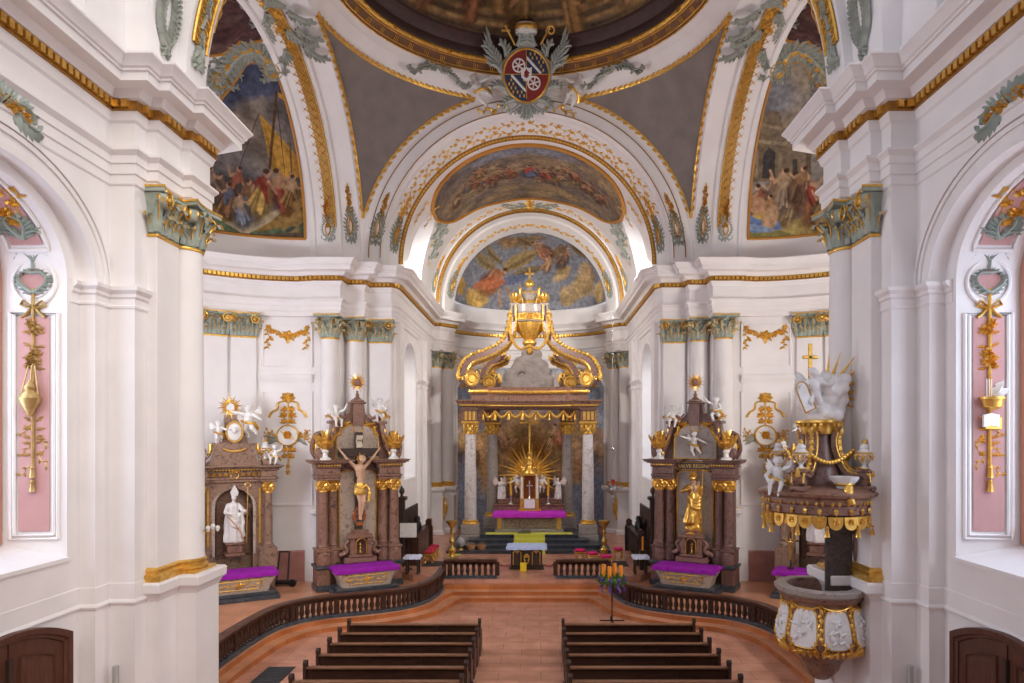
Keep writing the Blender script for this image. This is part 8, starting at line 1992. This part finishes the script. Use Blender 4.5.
    for k in (-1, 1):
        ribbon(g, mc, [tuple(p) for p in crom([(k*.05, 7.6), (k*.3, 7.55), (k*.34, 7.3), (k*.52, 7.15), (k*.6, 6.95)], 5)], .03, .05, .06)
        for v, w in ((7.25, .22), (7.0, .28), (6.75, .24), (5.6, .26), (5.35, .2)):
            for j in range(3): leaf(g, mc, k*.04, v, pi/2-k*(.5+.55*j), w, .12, .06)
        for j in range(4): sprig(g, mc, k*.3, 6.2, pi/2-k*(1.0+.35*j), .5, 5, .13, j)
    ribbon(g, mc, [(0, 7.7), (.02, 7.0), (0, 6.6)], .03, .03, .05); ribbon(g, mc, [(0, 5.9), (.02, 5.3), (0, 4.85)], .035, .03, .05)
    for v in (4.95, 4.72): leaf(g, mc, 0, v+.12, -pi/2, .24, .16, .08)
    obj('gilt_sprays', g, gold, t)
    g = G(); ol = [(.34*cos(a), 6.22+.40*sin(a)) for a in [2*pi*i/28 for i in range(28)]]; n = 28; g.add([mc(0, 6.22, .10)]+[mc(u, v, .09) for u, v in ol]+[mc(u, v, 0) for u, v in ol], [(0, 1+i, 1+(i+1) % n) for i in range(n)]+[(1+i, 1+n+i, 1+n+(i+1) % n, 1+(i+1) % n) for i in range(n)]); sh = obj('white_shield', g, white_st, t)
    g = G(); ribbon(g, lambda u, v, h: mc(u, v, h+.06), ol+[ol[0]], .035, .035, .06)
    for k in (-.05, .05): ribbon(g, lambda u, v, h: mc(u, v, h+.09), [(k-.16, 6.38), (k+.16, 6.06)], .022, .022, .03)
    for i in range(6): flower(g, lambda u, v, h: mc(u, v, h+.1), .08*cos(i*1.05), 6.24+.1*sin(i*1.05), .09, .05, 6, i)
    obj('gilt_rim', g, gold, sh)
    g = G()
    for k, a in ((-1, pi+.25), (-1, pi-.2), (1, -.7), (-1, pi+.6)): leaf(g, mc, k*.28, 6.12, a, .5, .16, .06)
    obj('green_leaf', g, greygreen, t)
    # nave window reveal: pink panels, frames and hanging gilt trophy
    yR = lambda x: EY+2.0-(x-8.08)*(2.0-1.88)/1.02
    rv = lambda u, v, h, s=s: Vector((s*(8.86-u*s*(1)*s), yR(8.86-u)-.012-h, v)) if 0 else Vector((s*(8.62+u), yR(8.62+u)-.012-h, v))
    nm = 'crucifix-side' if s < 0 else 'pulpit-side'
    t = thing('pink_wall_panel', 'tall pink panel with white moulding in the '+nm+' window reveal', 'panel')
    g = G(); g.loft([[rv(u, v, h) for u, v in ((-.26, 4.48), (.26, 4.48), (.26, 8.35), (-.26, 8.35))] for h in (0, .01)], True, True); obj('pink_field', g, pink, t)
    g = G()
    for k in (1.0, ):
        for (o0, hh) in ((.33, .035), (.40, .05)):
            pts = [(-o0, 4.48-(o0-.26)), (o0, 4.48-(o0-.26)), (o0, 8.35+(o0-.26)*.5), (-o0, 8.35+(o0-.26)*.5), (-o0, 4.48-(o0-.26))]
            g.tube([rv(u, v, .0) for u, v in pts], .035, 6)
    obj('white_frame', g, plaster, t)
    t = thing('reveal_medallion', 'round pink medallion with grey leaf wreath in the '+nm+' window reveal', 'medallion')
    g = G(); n = 28; g.add([rv(0, 8.98, .012)]+[rv(.24*cos(2*pi*i/n), 8.98+.26*sin(2*pi*i/n), .012) for i in range(n)], [(0, 1+i, 1+(i+1) % n) for i in range(n)]); obj('pink_field', g, pink, t)
    g = G(); g.tube([rv(.36*cos(2*pi*i/n), 8.98+.40*sin(2*pi*i/n), 0) for i in range(n+1)], .035, 6); g.tube([rv(.25*cos(2*pi*i/n), 8.98+.27*sin(2*pi*i/n), 0) for i in range(n+1)], .02, 6); obj('white_frame', g, plaster, t)
    g = G()
    for k in (-1, 1):
        scroll(g, rv, 0, 8.78, pi/2-k*1.0, .62, k*2.9, .04, .09, 5, .16); scroll(g, rv, 0, 9.14, pi/2-k*1.4, .3, -k*2.0, .03, .08, 3, .1); scroll(g, rv, 0, 9.36, pi/2-k*.75, .42, -k*2.4, .03, .08, 4, .14); leaf(g, rv, k*.22, 9.5, -k*.9 if k > 0 else pi+.9, .2, .1, .06)
    ribbon(g, rv, [(0, 9.2), (.01, 9.4), (0, 9.58)], .03, .02, .07); obj('grey_wreath', g, mat('blue_grey_green', (.33,.385,.345), .65) if 'blue_grey_green' not in MATS else MATS['blue_grey_green'], t)
    # arched pink panel above
    def rva(u, w, h, s=s):          # u angle along arch (0 at spring), w across depth
        f = (8.62+w-8.08)/1.02; a, b_ = 2.0-.12*f, 1.45-.11*f
        return Vector((s*(8.62+w), EY+(a-h-.012)*cos(u), EZ+(b_-h-.012)*sin(u)))
    t = thing('arched_wall_panel', 'curved pink panel with gilt flowers in the '+nm+' window arch', 'panel')
    g = G(); g.grid(lambda u, v: rva(.42+2.3*u, -.26+.52*v, .004), 30, 2); obj('pink_field', g, pink, t)
    g = G(); e = [(.42+2.3*i/30, -.33) for i in range(31)]+[(2.72, .33)]+[(2.72-2.3*i/30, .33) for i in range(31)]+[(.36, .33), (.36, -.33), (.42, -.33)]; g.tube([rva(u, w, 0) for u, w in e], .035, 6); obj('white_frame', g, plaster, t)
    g = G(); q = G(); ma = lambda u, v, h: rva(.5+v*.55, u, h)
    for k in (-1, 1):
        scroll(g, ma, 0, 0, pi/2-k*.5, .75, k*2.2, .05, .09, 6, .24); scroll(g, ma, 0, .05, pi/2-k*.9, .5, -k*2.4, .04, .08, 4, .2)
    r = random.Random(5)
    for i in range(12): flower(q, ma, r.uniform(-.18, .18), .45+r.uniform(0, .7), .09, .08, 5, r.random())
    for i in range(5): sprig(q, ma, r.uniform(-.1, .1), .3, pi/2+r.uniform(-.5, .5), .9, 7, .13, i)
    obj('grey_leaf', g, MATS['blue_grey_green'], t); obj('gilt_flower', q, gold, t)
    t = thing('reveal_trophy', 'long gilt trophy of bow, roses, '+('censer' if s < 0 else 'book and basket')+' and tassels in the '+nm+' window reveal', 'ornament')
    g = G(); rv0 = rv; rv = lambda u, v, h: rv0(u, v+.12, h); gm = rv
    for k in (-1, 1):
        ribbon(g, gm, [(k*.02, 8.42), (k*.16, 8.52), (k*.2, 8.44), (k*.03, 8.38)], .02, .025, .07); ribbon(g, gm, [(k*.02, 8.4), (k*.12, 8.28), (k*.2, 8.22)], .025, .03, .05)
    g.tube([rv(.0, v, .03) for v in (8.74, 8.4, 8.0, 7.2, 6.6, 5.4)], .03, 7)
    r = random.Random(6)
    for v in (8.12, 8.0, 7.6, 7.5, 7.42): flower(g, gm, r.uniform(-.08, .08), v, .105, .09, 6, r.random()); flower(g, gm, r.uniform(-.1, .1), v-.05, .085, .1, 5, r.random())
    for v in (7.95, 7.7, 7.5, 7.3, 6.35, 6.2, 6.05, 5.95, 5.75):
        for k in (-1, 1): leaf(g, gm, k*.05, v, pi/2-k*r.uniform(.8, 1.8), .15, .08, .06)
    if s < 0:
        g.lathe([(.0, 6.42), (.05, 6.46), (.09, 6.55), (.16, 6.68), (.18, 6.76), (.13, 6.84), (.08, 6.9), (.1, 6.96), (.03, 7.06), (0, 7.1)], 18, T(s*8.62, yR(8.62)-.12, .12))
        for k in (-1, 0, 1): g.tube([rv(k*.15, 6.78, .12), rv(k*.05, 7.35, .06)], .012, 5)
    else:
        g.lathe([(.08, 6.55), (.15, 6.6), (.17, 6.7), (.2, 6.74), (.2, 6.78)], 18, T(s*8.62, yR(8.62)-.12, .12)); g.cbox(-.15, .15, -.05, .02, 6.2, 6.42, .01, Matrix.Translation(rv(0.04, 0, .04)))
    for i in range(5): sprig(g, gm, (-1)**i*.04, 6.3-.18*i, -pi/2+(-1)**i*.7, .3, 4, .1, i)
    for v in (5.45, 5.2): p = rv(0, v, .05); g.lathe([(.02, .1), (.05, .06), (.035, .02), (.06, -.12), (0, -.12)], 10, T(p.x, p.y, v+.12))
    obj('gilt_carving', g, gold if s > 0 else mat('pale_gold', (.62,.45,.20), .35, .7, col2=(.45,.30,.11), scale=8), t)
    if s > 0:
        g = G(); g.plate([(-.14, -.1), (0, -.07), (.14, -.1), (.14, .12), (0, .15), (-.14, .12)], -.03, .02, Matrix.Translation(rv(-.02, 6.34, .1))); leaf(g, gm, .06, 6.8, 1.0, .34, .2, .12); leaf(g, gm, .1, 6.78, .6, .3, .16, .12)
        for k in (-.1, -.06, -.02): g.tube([rv(k, 6.78, .12), rv(k, 7.1, .12)], .008, 5)
        obj('white_book_and_wing', g, white_st, t)
    rv = rv0
    # gilt and green crest on the nave wall above the blind arch
    nw = lambda u, v, h, s=s: Vector((s*(7.77-h), EY+(u if 1 else u), v))
    def b(g, q):
        for k in (-1, 1):
            scroll(g, nw, k*.05, 11.35, (0 if k > 0 else pi)+k*.3, .95, -k*2.0, .06, .12, 6, .34); scroll(g, nw, k*.3, 11.3, (0 if k > 0 else pi)-k*.5, .8, k*2.4, .05, .12, 5, .3)
            for i in range(4): flower(q, nw, k*(.1+.14*i), 11.4-.04*i, .13, .14, 5)
        for i in range(3): leaf(g, nw, 0, 11.3, pi/2+.5*(i-1), .5, .2, .14)
    orn('rocaille_crest', 'green stucco foliage with gilt flowers over the '+nm+' blind arch', 'ornament', b, m1=MATS['blue_grey_green'])

# ---- coat of arms over the chancel arch
t = thing('coat_of_arms', 'quartered red and blue coat of arms in grey-green rocaille at the chancel arch crown', 'coat of arms')
CA = Matrix.Translation((0, 27.3, 20.62)) @ Euler((radians(16), 0, 0)).to_matrix().to_4x4() @ Matrix.Scale(1.12, 4); t.matrix_world = CA
A, B = .78, .86
def shield(k, n=48): return [(A*k*cos(a)*(1+.04*cos(2*a)), B*k*sin(a)*(1-.05*sin(a))) for a in [2*pi*i/n for i in range(n)]]
g = G(); g.plate(shield(1.12), -.12, .12); obj('shield_board', g, MATS['pale_grey_green'], t)
for i, (a0, m_, nm) in enumerate(((pi/2, redpaint, 'red_quarter'), (0, bluegrey, 'blue_quarter'), (pi, bluegrey, 'blue_quarter'), (3*pi/2, redpaint, 'red_quarter'))):
    n = 14; pts = [(0, 0)]+[(A*.98*cos(a)*(1+.04*cos(2*a)), B*.98*sin(a)*(1-.05*sin(a))) for a in [a0+pi/2*j/n for j in range(n+1)]]
    g = G(); g.plate(pts, -.17, -.11); qd = obj(nm, g, m_, t); g = G(); cx = .36*cos(a0+pi/4)*1.05; cz = .38*sin(a0+pi/4)*1.05
    mp = lambda u, v, h: Vector((u, -.17-h, v))
    if 'red' in nm:
        g.tube([(cx+.21*cos(2*pi*j/20), -.18, cz+.21*sin(2*pi*j/20)) for j in range(21)], .03, 6); g.ball((cx, -.18, cz), .05, 8)
        for j in range(3): ribbon(g, mp, [(cx-.2*cos(pi*j/3+.3), cz-.2*sin(pi*j/3+.3)), (cx+.2*cos(pi*j/3+.3), cz+.2*sin(pi*j/3+.3))], .025, .025, .04)
        obj('white_wheel', g, white_st, qd)
    else:
        inside = lambda x, z: (x/(A*.9))**2+(z/(B*.9))**2 < 1 and (cos(a0+pi/4)*x > .05 and sin(a0+pi/4)*z > .05)
        for j in range(7):
            for l in range(7):
                x = cx-.42+.15*j+.07*(l % 2); z = cz-.42+.13*l
                if inside(x, z) and abs((x-cx)+(z-cz)) > .14: g.box(x-.025, x+.025, -.2, -.165, z-.045, z+.045)
        obj('gilt_billet', g, gold, qd)
        g = G(); ribbon(g, mp, [(cx-.26, cz+.26), (cx+.26, cz-.26)], .045, .045, .04); obj('white_bend', g, white_st, qd)
g = G(); g.plate([(-.2, .22), (-.1, .18), (0, .22), (.1, .18), (.2, .22), (.18, -.1), (0, -.24), (-.18, -.1)], -.24, -.15); cs = obj('centre_shield', g, white_st, t); g = G(); leaf(g, lambda u, v, h: Vector((u, -.24-h, v)), 0, -.14, pi/2, .3, .2, .03); leaf(g, lambda u, v, h: Vector((u, -.24-h, v)), -.08, 0, .2, .22, .1, .03); obj('red_charge', g, redpaint, cs)
g = G(); g.tube([(x, -.15, z) for x, z in shield(1.0)+[shield(1.0)[0]]], .045, 8); g.tube([(0, -.19, z) for z in (-.8, .8)], .018, 6); g.tube([(x, -.19, 0) for x in (-.76, .76)], .018, 6); obj('gilt_rim', g, gold, t)
g = G(); m = lambda u, v, h: Vector((u, -.08-h, v))
for k in (-1, 1):
    for j in range(5):
        a = radians(-60+32*j); x, z = k*A*1.1*cos(a), B*1.1*sin(a); scroll(g, m, x, z, (a if k > 0 else pi-a)+k*.8, .75, -k*2.5, .09, .16, 4, .34)
    for j in range(6): leaf(g, m, k*(.95+.05*j), .25+.1*j, pi/2-k*(1.25-.2*j), .55+.06*j, .16, .14)
    scroll(g, m, k*.95, .3, pi/2-k*.5, 1.2, -k*1.4, .07, .14, 7, .34); scroll(g, m, k*.2, -.95, -pi/2+k*.9, .75, k*2.6, .08, .16, 4, .3); scroll(g, m, k*.12, -1.0, -pi/2+k*.2, .55, -k*2.8, .07, .14, 4, .26)
leaf(g, m, 0, -1.0, -pi/2, .5, .3, .14)
g.loft([[(x*f, -.1-.08*abs(sin(z*3)), z) for x, z in ((-.34, .9), (-.2, 1.0), (-.24, 1.3), (-.34, 1.42))]+[(x*f, -.1, z) for x, z in ((.34, 1.42), (.24, 1.3), (.2, 1.0), (.34, .9))] for f in (1.0, .9)], True, True); obj('grey_rocaille', g, MATS['pale_grey_green'], t)
g = G(); g.lathe([(.36, 1.38), (.40, 1.46), (.40, 1.52), (.36, 1.58)], 20, T(0, -.05, 0)); 
for i in range(5): leaf(g, m, -.32+.16*i, 1.5, pi/2, .16, .14, .14)
for j in range(9): sunx = 0
g.tube([tuple(p) for p in crom([(.5, -.1, .95), (.62, -.12, 1.15), (.72, -.1, 1.32)], 4)], .035, 6); g.tube([Vector((.86+.16*cos(a)*(1-.03*i), -.1, 1.4+.16*sin(a)*(1-.03*i))) for i, a in enumerate([pi+.4-i*.42 for i in range(20)])], .03, 6)
g.tube([(-.4, -.1, .95), (-.7, -.12, 1.5)], .035, 6); g.box(-.86, -.56, -.14, -.06, 1.36, 1.42); g.ball((-.72, -.1, 1.54), .05, 8)
for a in range(4): leaf(g, lambda u, v, h: Vector((u, -.05-h, v)), 0, 1.92, pi/2*a+pi/4*0, .2, .13, .05)
g.lathe([(.04, 1.7), (.05, 1.8), (.02, 1.9)], 8, T(0, -.05, 0)); obj('gilt_crosier_and_crown', g, gold, t)
g = G(); g.lathe([(.37, 1.3), (.385, 1.36), (.385, 1.40), (.36, 1.42)], 20, T(0, -.06, 0)); g.lathe([(.36, 1.50), (.37, 1.56), (.33, 1.62)], 20, T(0, -.05, 0)); obj('white_crown_band', g, white_st, t)
g = G(); g.lathe([(.33, 1.58), (.27, 1.70), (.10, 1.76), (.03, 1.78)], 20, T(0, -.05, 0)); obj('dark_crown_cap', g, darkwood, t)
for k, kind in ((-1, 'fly'), (1, 'reach')):
    M = Matrix.Translation((k*1.62, 27.95, 19.75)) @ Euler((.2, k*.45, k*.2)).to_matrix().to_4x4()
    put_putto(kind, M, 1.35, 'white cherub with gilt sash on the '+('crucifix' if k < 0 else 'Madonna')+' side of the coat of arms', name='cherub')
def b(g, q):
    m = lambda u, v, h: Vector(((6.35+v)*cos(pi/2-u/6.35), 28.5-h, Z0+(6.35+v)*sin(pi/2-u/6.35)))
    for k in (-1, 1): sprig(q, m, k*.8, .0, (0 if k > 0 else pi), 1.3, 9, .22, 3)
orn('gilt_spray', 'gilt leaf sprays trailing on the arch below the coat of arms', 'ornament', b)
# ================================================================ camera and light
cd = bpy.data.cameras.new('camera'); cam = bpy.data.objects.new('camera', cd); C.objects.link(cam)
cam.location = (CAMX, 0, CAMZ); cam.rotation_euler = (pi/2, 0, 0)
cd.lens = 24; cd.sensor_width = 36; cd.shift_x = -27/1024; cd.shift_y = 94.5/1024; cd.clip_start = .1; cd.clip_end = 200
sc = bpy.context.scene; sc.camera = cam
w = bpy.data.worlds.new('sky'); sc.world = w; w.use_nodes = True
w.node_tree.nodes['Background'].inputs[0].default_value = (.85,.875,1,1); w.node_tree.nodes['Background'].inputs[1].default_value = .62
def area(name, loc, target, sx, sy, power, col, spread=180):
    l = bpy.data.lights.new(name, 'AREA'); l.shape = 'RECTANGLE'; l.size = sx; l.size_y = sy; l.energy = power; l.spread = radians(spread); l.color = col
    o = bpy.data.objects.new(name, l); C.objects.link(o); o.location = loc
    o.rotation_euler = (Vector(target)-Vector(loc)).to_track_quat('-Z', 'Y').to_euler(); return o
# daylight through the chancel and nave windows; conch and cornice lamps are added fill
for s in (-1, 1):
    area('window_daylight', (s*7.4, 32.1, 7.4), (0, 36, 6), 2.4, 5.5, 45, (.95,.97,1) if s > 0 else (1,.96,.92), 95)
    area('lunette_daylight', (s*6.8, 32.9, 15.0), (0, 37, 11), 2.4, 2.4, 18, (.92,.95,1), 95)
    area('conch_fill_lamp', (s*13.6, 18.2, 8.2), (-s*3, 23, 14), 2.4, 5, 1400, (1,.94,.88) if s > 0 else (.86,.88,1))  # unseen lamp added to brighten the crossing and its vaults
    area('nave_window_daylight', (s*9.6, EY, 7), (0, EY+1, 5), 3.2, 4.6, 230, (.86,.91,1))
    # unseen lamps added above the chancel cornice to brighten the high altar
    area('chancel_fill_lamp', (s*5.0, 29.9, 13.6), (-s*.5, 42, 5.5), .8, .5, 440, (1,.95,.90), 150)
sun = bpy.data.lights.new('sun', 'SUN'); sun.energy = 1.85; sun.angle = radians(50); sun.color = (1,.91,.80)
so = bpy.data.objects.new('sun', sun); C.objects.link(so); so.rotation_euler = (radians(57), 0, radians(38))
vs = sc.view_settings; sc.display_settings.display_device = 'sRGB'
vs.view_transform = 'Standard'; vs.look = 'None'; vs.gamma = 1; vs.use_curve_mapping = False; vs.exposure = 0.25
sc.cycles.use_denoising = True; sc.cycles.max_bounces = 8; sc.cycles.diffuse_bounces = 6; sc.cycles.sample_clamp_indirect = 6
